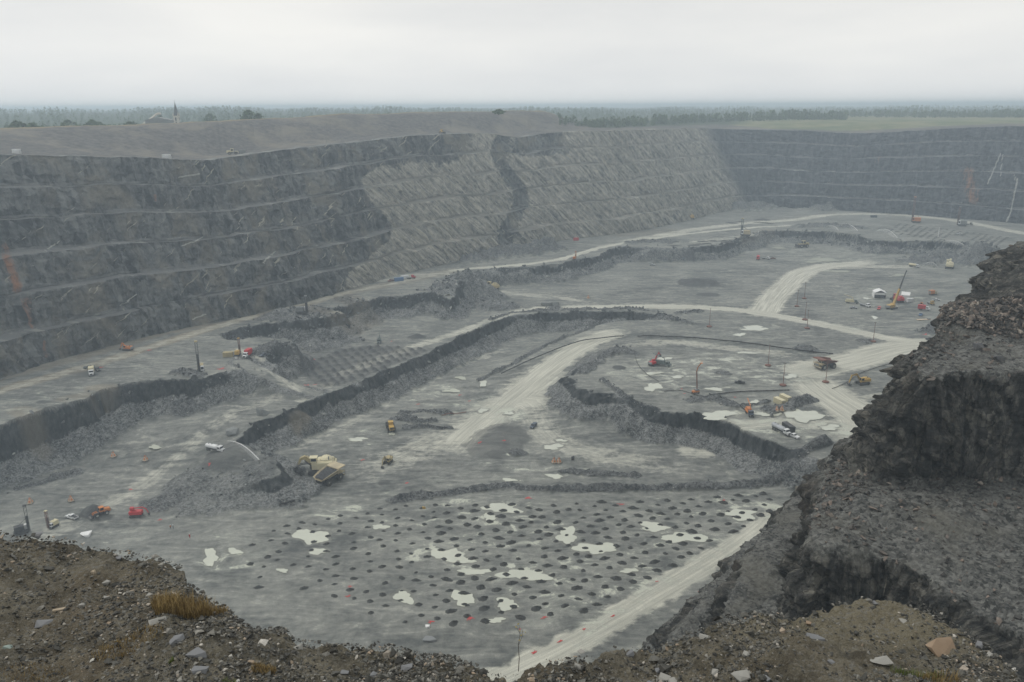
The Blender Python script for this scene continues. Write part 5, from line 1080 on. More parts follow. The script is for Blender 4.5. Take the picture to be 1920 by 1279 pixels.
def crane(t):
    for y in (-1, 1): track(t, y*2.0, 7.0, .9, 1.2)
    b = MB(); b.rbox((-1.5, 0, 2.4), (6.5, 3.2, 2.0), .2); b.put('engine_house', YEL, t)
    b = MB(); b.rbox((1.9, 1.9, 2.6), (2.0, 1.2, 2.0), .12); cb = b.put('cab', YEL, t); b = MB(); b.box((2.93, 1.9, 2.9), (.04, 1.0, 1.1)); b.box((1.9, 2.53, 2.9), (1.5, .04, 1.0)); b.put('window', GLASS, cb)
    b = MB(); b.rbox((-5.0, 0, 2.2), (1.0, 3.6, 1.6), .15); b.put('counterweight', GREY, t)
    a = math.radians(66); d = Vector((math.cos(a), 0, math.sin(a))); o = Vector((1.4, 0, 2.8))
    def seg(l0, l1, w0, w1):
        b = MB(); n = Vector((-d.z, 0, d.x)); V = []
        for l, w in ((l0, w0), (l1, w1)):
            for p, q in ((-1, -1), (1, -1), (1, 1), (-1, 1)): V.append((o+d*l+n*(p*w/2)+Vector((0, q*w/2, 0)))[:])
        return b._add(V, [(3, 2, 1, 0), (4, 5, 6, 7), (0, 1, 5, 4), (1, 2, 6, 5), (2, 3, 7, 6), (3, 0, 4, 7)])
    bm_ = seg(0, 12, 1.5, 1.1).put('boom', YEL, t); seg(12, 26, .85, .5).put('boom_extension', DARK, bm_)
    b = MB(); b.cyl((2.6, 0, 2.2), tuple(o+d*8+Vector((.5, 0, -.4))), .22, None, 8); b.put('ram', GREY, bm_)
    tip = o+d*26; b = MB(); b.cyl(tip[:], (tip.x+.2, tip.y, tip.z-1.2), .35, None, 8); b.put('sheave', GREY, bm_)
    return t
def crane_truck(t, paint=RED):
    """small tracked lift with folded knuckle arm"""
    for y in (-1, 1): track(t, y*1.3, 4.4, .6, 1.0)
    b = MB(); b.rbox((0, 0, 1.8), (4.8, 2.4, 1.3), .15); b.put('engine_house', paint, t)
    b = MB(); b.rbox((-1.5, .5, 3.0), (1.4, 1.3, 1.4), .1); cb = b.put('cab', paint, t); b = MB(); b.box((-.78, .5, 3.1), (.04, 1.0, .8)); b.box((-1.5, 1.17, 3.1), (1.0, .04, .8)); b.put('window', GLASS, cb)
    b = MB(); b.tube([(.8, -.4, 2.3), (-1.6, -.4, 3.6), (2.8, -.4, 4.0), (4.2, -.4, 3.0), (4.8, -.4, 1.4)], .2, 6); b.put('boom', paint, t)
    b = MB(); b.box((4.9, -.4, 1.0), (.5, .5, 1.2)); b.put('drill_head', DARK, t); return t
def boom_lift(t, paint=ORANGE):
    for x in (-1.2, 1.2):
        for q in (-1, 1): wheel(t, x, q*1.0, .5, .35, q)
    b = MB(); b.rbox((0, 0, 1.3), (3.6, 1.8, .8), .1); b.put('chassis', paint, t); b = MB(); b.rbox((-.6, 0, 2.1), (2.2, 1.7, .8), .1); b.put('engine_house', GREY, t)
    b = MB(); b.tube([(-.8, 0, 2.2), (.1, 0, 12.0)], .32, 6); bo = b.put('boom', RUST, t); b = MB(); b.tube([(.1, 0, 12.0), (.1, 1.0, 14.5), (.1, 3.6, 17.5)], .24, 6); b.put('jib', paint, bo)
    b = MB(); b.box((.1, 3.9, 17.4), (1.0, 1.4, .12)); b.tube([(-.4, 3.2, 18.4), (.6, 3.2, 18.4), (.6, 4.6, 18.4), (-.4, 4.6, 18.4), (-.4, 3.2, 18.4)], .05, 5); b.put('basket', paint, bo); return t
def marker(t, col=ORP):
    """three metre pyramid warning marker: corner posts, pale boards and red discs"""
    h = 3.1; w = 1.15; b = MB()
    for sx, sy in ((1, 1), (1, -1), (-1, -1), (-1, 1)): b.cyl((sx*w, sy*w, 0), (0, 0, h), .09, .05, 5)
    b.box((0, 0, .1), (2*w+.2, .12, .16)); b.box((0, 0, .1), (.12, 2*w+.2, .16)); b.put('frame', GREY, t)
    k0, k1 = .10, .97; V = [];
    for k in (k0, k1):
        for sx, sy in ((1, 1), (-1, 1), (-1, -1), (1, -1)): V.append((sx*w*(1-k)*1.0, sy*w*(1-k)*1.0, h*k))
    b = MB(); b._add(V, [(0, 1, 5, 4), (1, 2, 6, 5), (2, 3, 7, 6), (3, 0, 4, 7)]); pn = b.put('panel', PALE, t)
    b = MB()
    for a in range(4):
        c, s_ = math.cos(a*math.pi/2), math.sin(a*math.pi/2); k = .36; x = w*(1-k)+.05; n = 10; V = []
        for i in range(n):
            q = 6.2832*i/n; yy = .42*math.cos(q); zz = h*k+.48*math.sin(q); xx = x-(zz-h*k)*w/h; V.append((xx*c-yy*s_, xx*s_+yy*c, zz))
        b._add(V, [tuple(range(n))])
        V = []
        for yy, zz in ((-.3, h*.62), (.3, h*.62), (.05, h*.9), (-.05, h*.9)): xx = w*(1-zz/h)+.05; V.append((xx*c-yy*s_, xx*s_+yy*c, zz))
        b._add(V, [(0, 1, 2, 3)])
    b.put('red_disc', ORP, pn); return t
def light_pole(t, h=12.5):
    b = MB(); b.lathe([(.3, .75), (1.5, .75), (1.75, .45), (1.6, 0)], (0, 0, 0), 'z', 18); b.lathe([(.01, .76), (.35, .76)], (0, 0, 0), 'z', 10); bs = b.put('base', RUST, t)
    b = MB(); b.box((0, 0, .3), (3.9, .3, .3)); b.box((0, 0, .3), (.3, 3.9, .3)); b.put('skid', DARK, bs)
    b = MB(); b.cyl((0, 0, .7), (0, 0, h), .16, .11, 8); p = b.put('pole', RUST, t); b = MB(); b.box((0, 0, h-.3), (.12, 1.5, .14)); [b.cyl((0, q, h-.25), (0, q, h+.1), .08, None, 6) for q in (-.65, .65)]; b.put('crossarm', DARK, p); return t
def container(t, paint=CREAM, L_=6.1):
    b = MB(); b.rbox((0, 0, 1.4), (L_, 2.45, 2.6), .05); b.box((0, 0, .08), (L_, 2.3, .14)); n = int(L_/.35)
    for i in range(n):
        for q in (-1, 1): b.box((-L_/2+.25+i*(L_-.5)/(n-1), q*1.24, 1.4), (.14, .05, 2.3))
    b.put('shell', paint, t)
    d = MB(); [d.box((L_/2+.03, q*.58, 1.4), (.06, 1.08, 2.3)) for q in (-1, 1)]; dd = d.put('door', paint, t); b = MB(); [b.cyl((L_/2+.1, q, .4), (L_/2+.1, q, 2.5), .03, None, 5) for q in (-.8, -.3, .3, .8)]; b.put('lock_bar', GREY, dd); return t
def shelter(t, L_=9, W=8.5, H=6, back=True):
    b = MB(); b.ext([(-W/2, 0), (-W/2, H*.7), (0, H), (W/2, H*.7), (W/2, 0), (W/2-.15, 0), (W/2-.15, H*.68), (0, H-.18), (-W/2+.15, H*.68), (-W/2+.15, 0)], -L_/2, L_/2); b.put('canvas_roof', CANVAS, t)
    b = MB(); b.box((0, L_/2-.3, H*.36), (W-.4, .15, H*.68)); b.put('end_wall', GREY, t)
    b = MB(); b.box((0, -L_/2+.4, H*.56), (W-.5, .12, H*.28)); b.put('curtain', CANVAS, t)
    b = MB(); [b.rbox((x, -L_/2+1.6, .9), (2.4, 2.4, 1.8), .1) for x in (-W*.3, 0, W*.3)]; b.put('base_block', DARK, t); return t
def mesh_blob(seed, sx, sy, sz, sub=3, rough=.25):
    if sub == 2 or sub == 3:
        V, Fc = hull_rock(seed+900, 15 if sub == 2 else 22, 1.0); V = V/np.abs(V).max(0); b = MB(); b.V = [(v[0]*sx, v[1]*sy, v[2]*sz) for v in V]; b.F = [tuple(int(i) for i in f) for f in Fc]; return b
    import bmesh
    rng = random.Random(seed); bm = bmesh.new(); bmesh.ops.create_icosphere(bm, subdivisions=sub, radius=1.0); from mathutils import noise
    for v in bm.verts: v.co *= 1+rough*noise.noise(v.co*1.7+Vector((seed*3.1, 0, 0)))+rough*.4*noise.noise(v.co*5+Vector((seed, 0, 0)))
    for _ in range(9):
        n = Vector((rng.gauss(0, 1), rng.gauss(0, 1), rng.gauss(0, 1))).normalized(); d = rng.uniform(.55, .85)
        for v in bm.verts:
            k = v.co.dot(n)-d
            if k > 0: v.co -= n*k*.9
    b = MB(); b.V = [(v.co.x*sx, v.co.y*sy, v.co.z*sz) for v in bm.verts]; b.F = [tuple(v.index for v in f.verts) for f in bm.faces]; bm.free(); return b
def water_jet(t, dx, dz, h, spread, seed=0, veil=True):
    """arc of thrown water from the origin to dx away (local x), falling dz, with a thinning veil below"""
    b = MB(); n = 34; rng = random.Random(seed); top = []
    for i in range(n+1):
        k = i/n; x = dx*k; z = h*4*k*(1-k)*.9+(-dz)*k*k+.2; top.append((x, z))
    V = []
    for side in (-1, 1):
        for i, (x, z) in enumerate(top): V.append((x, side*(.06+.35*(i/n)), z))
    for side in (-1, 1):
        for i, (x, z) in enumerate(top): k = i/n; lo = -dz*k*k-.1; V.append((x*.985-.2, side*(.1+spread*k*.4), z-(z-lo)*min(.92, .18+.75*k)))
    m_ = n+1; Fq = []
    for i in range(n):
        Fq += [(i, i+1, m_+i+1, m_+i), (i, 2*m_+i, 2*m_+i+1, i+1), (m_+i, m_+i+1, 3*m_+i+1, 3*m_+i)]
    b._add(V, Fq); b.put('spray_veil', SPRAY, t)
    b = MB(); b.tube([(x, 0, z) for x, z in top], [.08+.20*(i/n) for i in range(n+1)], 6); b.put('jet', JET, t); return t
def translucent(name, col, lo, hi, sc):
    m = bpy.data.materials.new(name); m.use_nodes = True; t = m.node_tree; b = t.nodes['Principled BSDF']; b.inputs['Base Color'].default_value = (*col, 1); b.inputs['Roughness'].default_value = .8
    n = t.nodes.new('ShaderNodeTexNoise'); n.inputs['Scale'].default_value = sc; n.inputs['Detail'].default_value = 4; tc = t.nodes.new('ShaderNodeTexCoord'); t.links.new(tc.outputs['Object'], n.inputs['Vector'])
    r = t.nodes.new('ShaderNodeMapRange'); t.links.new(n.outputs['Fac'], r.inputs[0]); r.inputs[1].default_value = .3; r.inputs[2].default_value = .7; r.inputs[3].default_value = lo; r.inputs[4].default_value = hi; t.links.new(r.outputs[0], b.inputs['Alpha']); return m
SPRAY = translucent('water_spray', (.8, .8, .78), .06, .24, 1.2); JET = translucent('water_stream', (.85, .85, .83), .55, .9, 2)
def person(t, seed=0, vest=ORANGE, legs=NAVY, pose=0):
    import bmesh
    me = bpy.data.meshes.new('body'); P = [(0, 0, .95), (0, 0, 1.2), (0, 0, 1.42), (0, 0, 1.53), (.01, 0, 1.66), (.01, 0, 1.75), (0, .18, 1.42), (.03, .25, 1.15), (.14+.05*pose, .24, .92), (.18, .23, .84), (0, -.18, 1.42), (-.02, -.25, 1.15), (.08, -.27, .90), (.1, -.27, .82),
        (0, .1, .9), (.04+.06*pose, .12, .5), (0+.1*pose, .13, .09), (.14+.1*pose, .14, .04), (0, -.1, .9), (-.03*pose, -.12, .5), (-.08*pose, -.13, .09), (.10-.08*pose, -.14, .04)]
    E = [(0, 1), (1, 2), (2, 3), (3, 4), (4, 5), (2, 6), (6, 7), (7, 8), (8, 9), (2, 10), (10, 11), (11, 12), (12, 13), (0, 14), (14, 15), (15, 16), (16, 17), (0, 18), (18, 19), (19, 20), (20, 21)]
    Rr = [.15, .15, .16, .055, .095, .085, .065, .05, .038, .042, .065, .05, .038, .042, .095, .07, .05, .045, .095, .07, .05, .045]
    me.from_pydata(P, E, []); me.update(); o = link('body', me, t); sk = o.modifiers.new('Skin', 'SKIN'); sv = me.skin_vertices[0] if me.skin_vertices else None
    if sv is None:
        bm = bmesh.new(); bm.from_mesh(me); ly = bm.verts.layers.skin.verify(); bm.verts.ensure_lookup_table()
        for i, v in enumerate(bm.verts): v[ly].radius = (Rr[i], Rr[i]); v[ly].use_root = (i == 0)
        bm.to_mesh(me); bm.free()
    else:
        for i, v in enumerate(sv.data): v.radius = (Rr[i], Rr[i]); v.use_root = (i == 0)
    ss = o.modifiers.new('Sub', 'SUBSURF'); ss.levels = 1; ss.render_levels = 1; me.materials.append(legs)
    b = MB(); b.lathe([(.19, .92), (.20, 1.1), (.235, 1.3), (.20, 1.45), (.09, 1.52)], (0, 0, 0), 'z', 12); b.V = [(x*.82, y, z) for x, y, z in b.V]; b.put('vest', vest, o)
    b = MB(); b.lathe([(.15, 1.70), (.125, 1.72), (.115, 1.80), (.06, 1.86), (.005, 1.87)], (.01, 0, 0), 'z', 12); b.put('hard_hat', WHITE, o); return t
# ---------------------------------------------------------------- placing things on the pit floor
def heading(u, v, u2, v2):
    x, y, z = floor_at(u, v); x2, y2 = G(u2, v2, z); return math.atan2(y2-y, x2-x)
def put(fn, name, label, cat, u, v, to=None, rz=None, group=None, dz=0.0, kind=None, **k):
    x, y, z = floor_at(u, v); rz = heading(u, v, *to) if to else (rz or 0.0)
    t = thing(name, label, cat, (x, y, z+dz), rz, group, kind); fn(t, **k); return t
V_ = 'vehicles at work on the pit floor'
# the loading pair
put(haul_truck, 'haul_truck', 'big tan haul truck loaded with dark rock, backed up to the cream shovel', 'haul truck', 618, 903, to=(655, 884), loaded=True)
put(face_shovel, 'mining_shovel', 'large cream and yellow mining shovel beside the loaded haul truck', 'shovel', 602, 885, to=(560, 887), s=1.08, raised=.1)
put(excavator, 'excavator', 'small yellow excavator with its bucket down, alone on the central floor', 'excavator', 727, 868, to=(718, 878), s=.95, paint=DYEL, pose='dig')
put(wheel_loader, 'wheel_loader', 'yellow wheel loader showing its engine end, beside the curved rock berms', 'wheel loader', 733, 806, to=(728, 792), s=1.35)
put(pickup, 'sport_utility_vehicle', 'dark blue grey utility vehicle parked where the pale haul road fans out', 'car', 1000, 801, to=(994, 806), paint=NAVY, canopy=True)
put(truck, 'water_truck', 'white water truck spraying the left lower floor', 'water truck', 404, 846, to=(424, 850), cabp=WHITE, load='tank', paint=WHITE)
put(haul_truck, 'haul_truck', 'empty brownish haul truck crossing the wet junction on the right', 'haul truck', 1547, 690, to=(1530, 693), loaded=False, body=RUST, deck=RUST, trim=TAN)
put(excavator, 'excavator', 'bright yellow excavator reaching left on the dark ground right of the junction', 'excavator', 1616, 720, to=(1600, 722), s=1.25, pose='dig')
put(excavator, 'excavator', 'red excavator with raised arm between milky puddles', 'excavator', 1225, 685, to=(1240, 680), s=1.0, paint=RED, pose='up')
put(truck, 'service_truck', 'dark service truck standing right of the red excavator', 'truck', 1243, 686, to=(1255, 688), cabp=GREENG, load='pump', paint=GREENG)
put(pickup, 'pickup_truck', 'dark pickup alone between puddles and the cable poles', 'pickup truck', 1387, 719, to=(1376, 718), paint=DARK)
put(boom_lift, 'boom_lift', 'orange boom lift standing upright with bent tip beside the black hose', 'boom lift', 1304, 738, rz=math.radians(200))
put(truck, 'pump_truck', 'orange pump truck with dark bonnet at the end of the black hose', 'pump truck', 1405, 778, to=(1409, 783), cabp=NAVY, load='pump', paint=ORANGE, L_=8)
put(container, 'shipping_container', 'front cream container of the pair above the big puddle', 'container', 1461, 757, to=(1478, 765), group='cream shipping containers')
put(container, 'shipping_container', 'rear cream container of the pair above the big puddle', 'container', 1472, 751, to=(1489, 759), group='cream shipping containers')
put(truck, 'tanker_truck', 'silver tanker truck with white cab parked at the bench edge', 'tanker', 1464, 811, to=(1480, 819), cabp=WHITE, load='tank', paint=SILVER, L_=10.5)
put(container, 'box_trailer', 'dark box trailer with a white roof behind the tanker', 'trailer', 1478, 806, to=(1490, 814), paint=DARK, L_=7)
put(pickup, 'pickup_truck', 'white pickup nose down beside the silver tanker truck', 'pickup truck', 1488, 820, to=(1500, 825), paint=WHITE)
put(excavator, 'crawler_drill', 'red tracked drill with folded arm beside the dark conical pile', 'drill', 256, 968, to=(276, 966), s=.9, paint=RED, pose='up') if False else put(crane_truck, 'crawler_drill', 'red tracked drill with folded arm right of the dark conical pile', 'drill', 256, 968, to=(276, 967))
put(wheel_loader, 'wheel_loader', 'orange wheel loader digging at the dark conical pile', 'wheel loader', 190, 966, to=(178, 970), s=1.0, paint=ORANGE)
put(pickup, 'pickup_truck', 'white pickup left of the dark conical pile', 'pickup truck', 135, 972, to=(124, 969), paint=WHITE)
put(drill_rig, 'drill_rig', 'black drill mast standing at the far left behind the lookout edge', 'drill rig', 41, 1000, rz=.6, mast=10.5, s=.8, paint=DARK, mastc=BLACKP)
put(drill_rig, 'drill_rig', 'small drill rig with a pale yellow body left of the white pickup', 'drill rig', 101, 988, rz=-1.9, mast=7.0, s=.62, paint=CREAM, mastc=RUST)
put(drill_rig, 'drill_rig', 'tall drill rig with yellow and white cab on the upper left bench', 'drill rig', 377, 698, rz=-1.2, mast=16.5, s=1.0, paint=DYEL, mastc=DARK)
put(drill_rig, 'drill_rig', 'drill rig with grey body and dark mast on the upper bench road', 'drill rig', 566, 588, rz=0.1, mast=11, s=1.1, paint=GREY, mastc=BLACKP)
put(drill_rig, 'drill_rig', 'small yellow drill between the yellow skip and the red box truck', 'drill rig', 446, 667, rz=1.6, mast=8.5, s=.75, paint=YEL, mastc=RUST)
put(container, 'skip', 'yellow skip left of the small yellow drill', 'skip', 428, 669, rz=.1, paint=DYEL, L_=5)
put(truck, 'box_truck', 'box truck with bright red box and white cab on the upper left bench', 'box truck', 464, 669, to=(458, 673), cabp=WHITE, load='box', paint=RED, L_=8)
put(pickup, 'pickup_truck', 'dark pickup right of the red box truck', 'pickup truck', 495, 668, to=(489, 670), paint=NAVY)
put(lambda t: (MB().cyl((0, 0, 0), (0, 0, 1.1), .7, None, 14).put('drum', CANVAS, t), MB().cyl((0, 0, 1.1), (0, 0, 1.3), .72, .4, 14).put('lid', GREY, t)), 'water_tank', 'white round tank in front of the small yellow drill', 'tank', 443, 673)
put(pickup, 'pickup_truck', 'dark pickup behind the white truck beside the brown bench road', 'pickup truck', 168, 691, to=(177, 690), paint=GREENG)
put(pickup, 'pickup_truck', 'black pickup right of the white truck beside the brown bench road', 'pickup truck', 183, 695, to=(191, 700), paint=DARK)
put(truck, 'service_truck', 'white truck facing the camera beside the brown bench road', 'truck', 172, 703, to=(171, 712), cabp=WHITE, load='box', paint=CREAM, L_=6.5)
put(excavator, 'excavator', 'orange excavator working at the foot of the left wall', 'excavator', 240, 657, to=(228, 656), s=.95, paint=ORANGE, pose='low')
put(truck, 'service_truck', 'grey green truck alone left of the dark blasted furrows', 'truck', 711, 643, to=(709, 650), cabp=GREENG, load='pump', paint=GREENG, L_=7)
put(face_shovel, 'mining_shovel', 'dusty yellow mining shovel on top of the broken rock heap', 'shovel', 924, 543, to=(905, 540), s=.85, paint=DYEL, boomc=DYEL, raised=-.2)
put(face_shovel, 'mining_shovel', 'cream mining shovel digging at the back bench on the right', 'shovel', 1780, 503, to=(1783, 490), s=.95, paint=CREAM, boomc=CREAM, raised=.6)
put(face_shovel, 'mining_shovel', 'yellow mining shovel at the foot of the far wall', 'shovel', 1296, 411, to=(1290, 405), s=.85, paint=YEL, boomc=YEL, raised=.6)
put(haul_truck, 'haul_truck', 'yellow haul truck waiting left of the far yellow shovel', 'haul truck', 1277, 413, to=(1277, 418), loaded=False, body=YEL, deck=DYEL, trim=YEL)
put(wheel_loader, 'wheel_loader', 'large dusty wheel loader below the back bench', 'wheel loader', 1505, 464, to=(1492, 465), s=2.0, paint=DYEL)
put(truck, 'water_truck', 'pale water truck beside the cream shovel on the right', 'water truck', 1714, 501, to=(1727, 503), cabp=WHITE, load='tank', paint=CREAM)
put(truck, 'service_truck', 'red truck at the foot of the middle bench', 'truck', 1421, 487, to=(1418, 492), cabp=RED, load='box', paint=RED, L_=7.5)
put(truck, 'service_truck', 'white and blue truck right of the red truck at the middle bench', 'truck', 1436, 486, to=(1445, 487), cabp=WHITE, load='flat', paint=WHITE, L_=8)
put(pickup, 'pickup_truck', 'small brown vehicle right of the white and blue truck', 'pickup truck', 1449, 486, to=(1455, 486), paint=RUST)
put(pickup, 'pickup_truck', 'small dark blue pickup at the foot of the far bench face', 'pickup truck', 1282, 490, to=(1278, 493), paint=NAVY)
put(pickup, 'pickup_truck', 'small pale pickup alone on the far grey floor', 'pickup truck', 1223, 498, to=(1229, 498), paint=SILVER)
for (u, v, m_, pc, mc, lb) in ((1718, 418, 28, ORANGE, RUST, 'orange drill rig with a very tall mast on the drilled far bench'), (1804, 424, 20, GREY, RUST, 'grey drill rig with a tall mast near the right edge of the far bench'), (1398, 443, 17, TAN, GREENG, 'tan drill rig with green grey mast at the brink of the far bench')):
    put(drill_rig, 'drill_rig', lb, 'drill rig', u, v, rz=2.6, mast=m_, s=1.5, paint=pc, mastc=mc)
put(pickup, 'pickup_truck', 'white pickup among the drill rows on the far bench', 'pickup truck', 1799, 440, to=(1805, 440), paint=WHITE)
put(truck, 'service_truck', 'small dark truck right of the grey drill rig on the far bench', 'truck', 1817, 422, to=(1825, 423), cabp=GREY, load='flat', L_=8)
put(container, 'storage_container', 'dark blue container on the far bench road', 'container', 1638, 408, rz=0.0, paint=NAVY, L_=7)
put(boom_lift, 'crawler_drill', 'orange drill beside the pale road on the upper bench', 'drill', 1077, 486, rz=1.2) if False else put(drill_rig, 'crawler_drill', 'small orange drill beside the pale road on the upper bench', 'drill', 1077, 487, rz=1.2, mast=6.5, s=.7, paint=ORANGE, mastc=ORANGE)
put(container, 'storage_container', 'small red container in front of the striped wall', 'container', 1080, 451, rz=.2, paint=RED, L_=5)
put(container, 'storage_container', 'blue container in the group at the foot of the striped wall', 'container', 748, 527, rz=.5, paint=BLUE, L_=7)
put(container, 'storage_container', 'white container right of the blue one at the foot of the striped wall', 'container', 759, 523, rz=.5, paint=WHITE, L_=6)
put(truck, 'service_truck', 'red truck right of the white container at the striped wall', 'truck', 771, 523, to=(777, 522), cabp=RED, load='flat', paint=RED, L_=7)
put(pickup, 'pickup_truck', 'rust brown pickup left of the blue container', 'pickup truck', 733, 528, to=(728, 529), paint=RUST)
# workshop yard
put(shelter, 'canvas_shelter', 'white canvas shelter standing alone left of the crane', 'shelter', 1648, 557, rz=-.25)
put(shelter, 'canvas_shelter', 'white roofed shelter behind the crane sheltering a red machine', 'shelter', 1697, 562, rz=math.radians(60), L_=6, W=7.5, H=6)
put(face_shovel, 'mining_shovel', 'red mining shovel under repair behind the yellow crane', 'shovel', 1683, 566, to=(1672, 562), s=.75, paint=RED, boomc=GREY, raised=-.6)
put(crane, 'crawler_crane', 'yellow crawler crane with a long dark boom tip raised over the yard', 'crane', 1672, 579, to=(1690, 575))
put(container, 'storage_container', 'small white shed right of the shelters in the yard', 'shed', 1706, 566, rz=.1, paint=WHITE, L_=4.5)
put(pickup, 'car', 'small red car in front of the yellow crane', 'car', 1648, 580, to=(1646, 583), paint=RED, canopy=True)
put(truck, 'service_truck', 'dark truck with pale load at the left end of the yard', 'truck', 1597, 569, to=(1610, 570), cabp=GREENG, load='pump', paint=CREAM, L_=9)
put(truck, 'service_truck', 'white cabbed truck in the middle of the left yard row', 'truck', 1622, 575, to=(1632, 578), cabp=WHITE, load='flat', L_=9)
put(pickup, 'pickup_truck', 'silver pickup at the left end of the yard', 'pickup truck', 1600, 579, to=(1610, 579), paint=SILVER)
put(truck, 'service_truck', 'orange truck at the back of the right yard cluster', 'truck', 1749, 553, to=(1758, 552), cabp=CREAM, load='box', paint=ORANGE, L_=7)
put(pickup, 'pickup_truck', 'white pickup behind the yellow truck in the right yard cluster', 'pickup truck', 1755, 564, to=(1762, 564), paint=WHITE)
put(truck, 'service_truck', 'yellow truck in the right yard cluster', 'truck', 1745, 571, to=(1752, 574), cabp=YEL, load='flat', L_=7)
put(boom_lift, 'crawler_drill', 'x', 'drill', 1728, 573, rz=0) if False else put(wheel_loader, 'wheel_loader', 'small orange loader left of the yellow truck in the yard', 'wheel loader', 1727, 574, to=(1722, 577), s=.8, paint=ORANGE)
put(truck, 'box_truck', 'white truck with a red box in the right yard cluster', 'box truck', 1732, 582, to=(1741, 583), cabp=WHITE, load='box', paint=RED, L_=8)
put(pickup, 'pickup_truck', 'blue pickup at the front of the right yard cluster', 'pickup truck', 1726, 592, to=(1723, 596), paint=BLUE)
put(lambda t: (MB().box((0, 0, .35), (10, 2.4, .3)).put('flatbed', PALE, t), MB().box((-3, 0, .15), (.4, 2.2, .3)).box((3, 0, .15), (.4, 2.2, .3)).put('skid', DARK, t), MB().box((3.5, 0, .8), (1.8, 1.6, .6)).put('crate', GREY, t)), 'flatbed_trailer', 'long low pale trailer in front of the blue pickup', 'trailer', 1732, 600, rz=.1)
put(pickup, 'pickup_truck', 'dark pickup on the pale road just left of the near spur', 'pickup truck', 1744, 638, to=(1736, 637), paint=DARK)
# markers
for i, (u, v, lb) in enumerate(((57, 944, 'pyramid warning marker at far left above the black drill mast'), (134, 940, 'pyramid warning marker above the white pickup on the left'), (213, 857, 'left one of the two pyramid markers on the left lower floor'), (273, 864, 'right one of the two pyramid markers on the left lower floor'),
        (1039, 868, 'left marker of the touching pair on the central floor'), (1048, 868, 'right marker of the touching pair on the central floor'), (1456, 771, 'left marker of the pair in front of the cream containers'), (1466, 771, 'right marker of the pair in front of the cream containers'), (1103, 560, 'lone pyramid marker beside the pale middle road'))):
    if i == 0: m0 = put(marker, 'warning_marker', lb, 'marker', u, v, rz=.3, group='pyramid warning markers')
    else:
        x, y, z = floor_at(u, v); c = m0.copy(); COL.objects.link(c); c.location = (x, y, z); c.rotation_euler = (0, 0, .3+.4*i); c['label'] = lb
        for ch in m0.children:
            d = ch.copy(); COL.objects.link(d); d.parent = c
            for g_ in ch.children: e = g_.copy(); COL.objects.link(e); e.parent = d
for i, (u, v, lb) in enumerate(((1330, 613, 'cable pole left of the pale middle road bend'), (1440, 686, 'cable pole beside the long black hose'), (1468, 723, 'cable pole left of the small round puddle'), (1548, 717, 'cable pole in front of the brownish haul truck'), (1637, 641, 'cable pole at the right end of the middle road'),
        (1513, 616, 'cable pole in front of the middle road'), (1509, 600, 'cable pole behind the middle road, below the pale side road'), (1494, 575, 'cable pole right of the wide pale side road'), (1508, 560, 'rearmost cable pole right of the wide pale side road'))):
    if i == 0: p0 = put(light_pole, 'cable_pole', lb, 'pole', u, v, group='poles on round bases')
    else:
        x, y, z = floor_at(u, v); c = p0.copy(); COL.objects.link(c); c.location = (x, y, z); c.rotation_euler = (0, 0, .5*i); c['label'] = lb
        for ch in p0.children:
            d = ch.copy(); COL.objects.link(d); d.parent = c
            for g_ in ch.children: e = g_.copy(); COL.objects.link(e); e.parent = d
put(lambda t: (MB().cyl((0, 0, 0), (0, 0, 10), .45, .35, 8).put('post', CANVAS, t), MB().box((0, 0, .2), (2, 2, .4)).put('base', GREY, t)), 'white_post', 'white post at the brink of the far bench beside a water jet', 'post', 1757, 458)
# hoses and pipes on the ground
def hose(label, pts, r, mat=BLACKP, lift=.25, name='hose'):
    P = [];
    q = smooth_poly(np.array([floor_at(u, v)[:2] for u, v in pts]), 2)
    for x, y in q: P.append((x, y, fz(x, y)+r+lift))
    b = MB(); b.tube(P, r, 6); o = b.put(name, mat, None, True); tag(o, label, 'hose'); return o
hose('long thick black pipe curving along the middle haul road', [(1195, 633), (1260, 633), (1330, 638), (1400, 645), (1460, 654), (1520, 662), (1562, 666)], .42, lift=.5)
hose('long black pipe beside the pale haul ramp', [(940, 705), (1000, 676), (1060, 652), (1100, 640), (1170, 634)], .35, lift=1.2)
hose('black hose from the boom lift to the gravel bank', [(1325, 746), (1345, 740), (1380, 736), (1430, 735), (1480, 733)], .30)
hose('thin black hose running from the lone puddle to the boom lift', [(1245, 735), (1275, 732), (1300, 740), (1325, 746)], .16)
hose('black hose climbing to the orange pump truck', [(1360, 750), (1378, 756), (1392, 766), (1400, 773)], .28)
hose('dark cable leading past the yellow excavator', [(1560, 730), (1590, 718), (1612, 700), (1650, 688), (1690, 678)], .16)
hose('dark steel pipe lying in front of the wheel loader', [(762, 799), (800, 800), (838, 803)], .22)
hose('rusty pipe at the end of the curved berm', [(828, 780), (850, 777), (874, 774)], .22, RUST)
hose('black pipe piece lying left of the loaded haul truck', [(524, 948), (538, 946), (552, 941)], .45, lift=.1)
hose('thin hose crossing the puddles near the red excavator', [(1190, 660), (1195, 685), (1215, 705), (1235, 716)], .12)
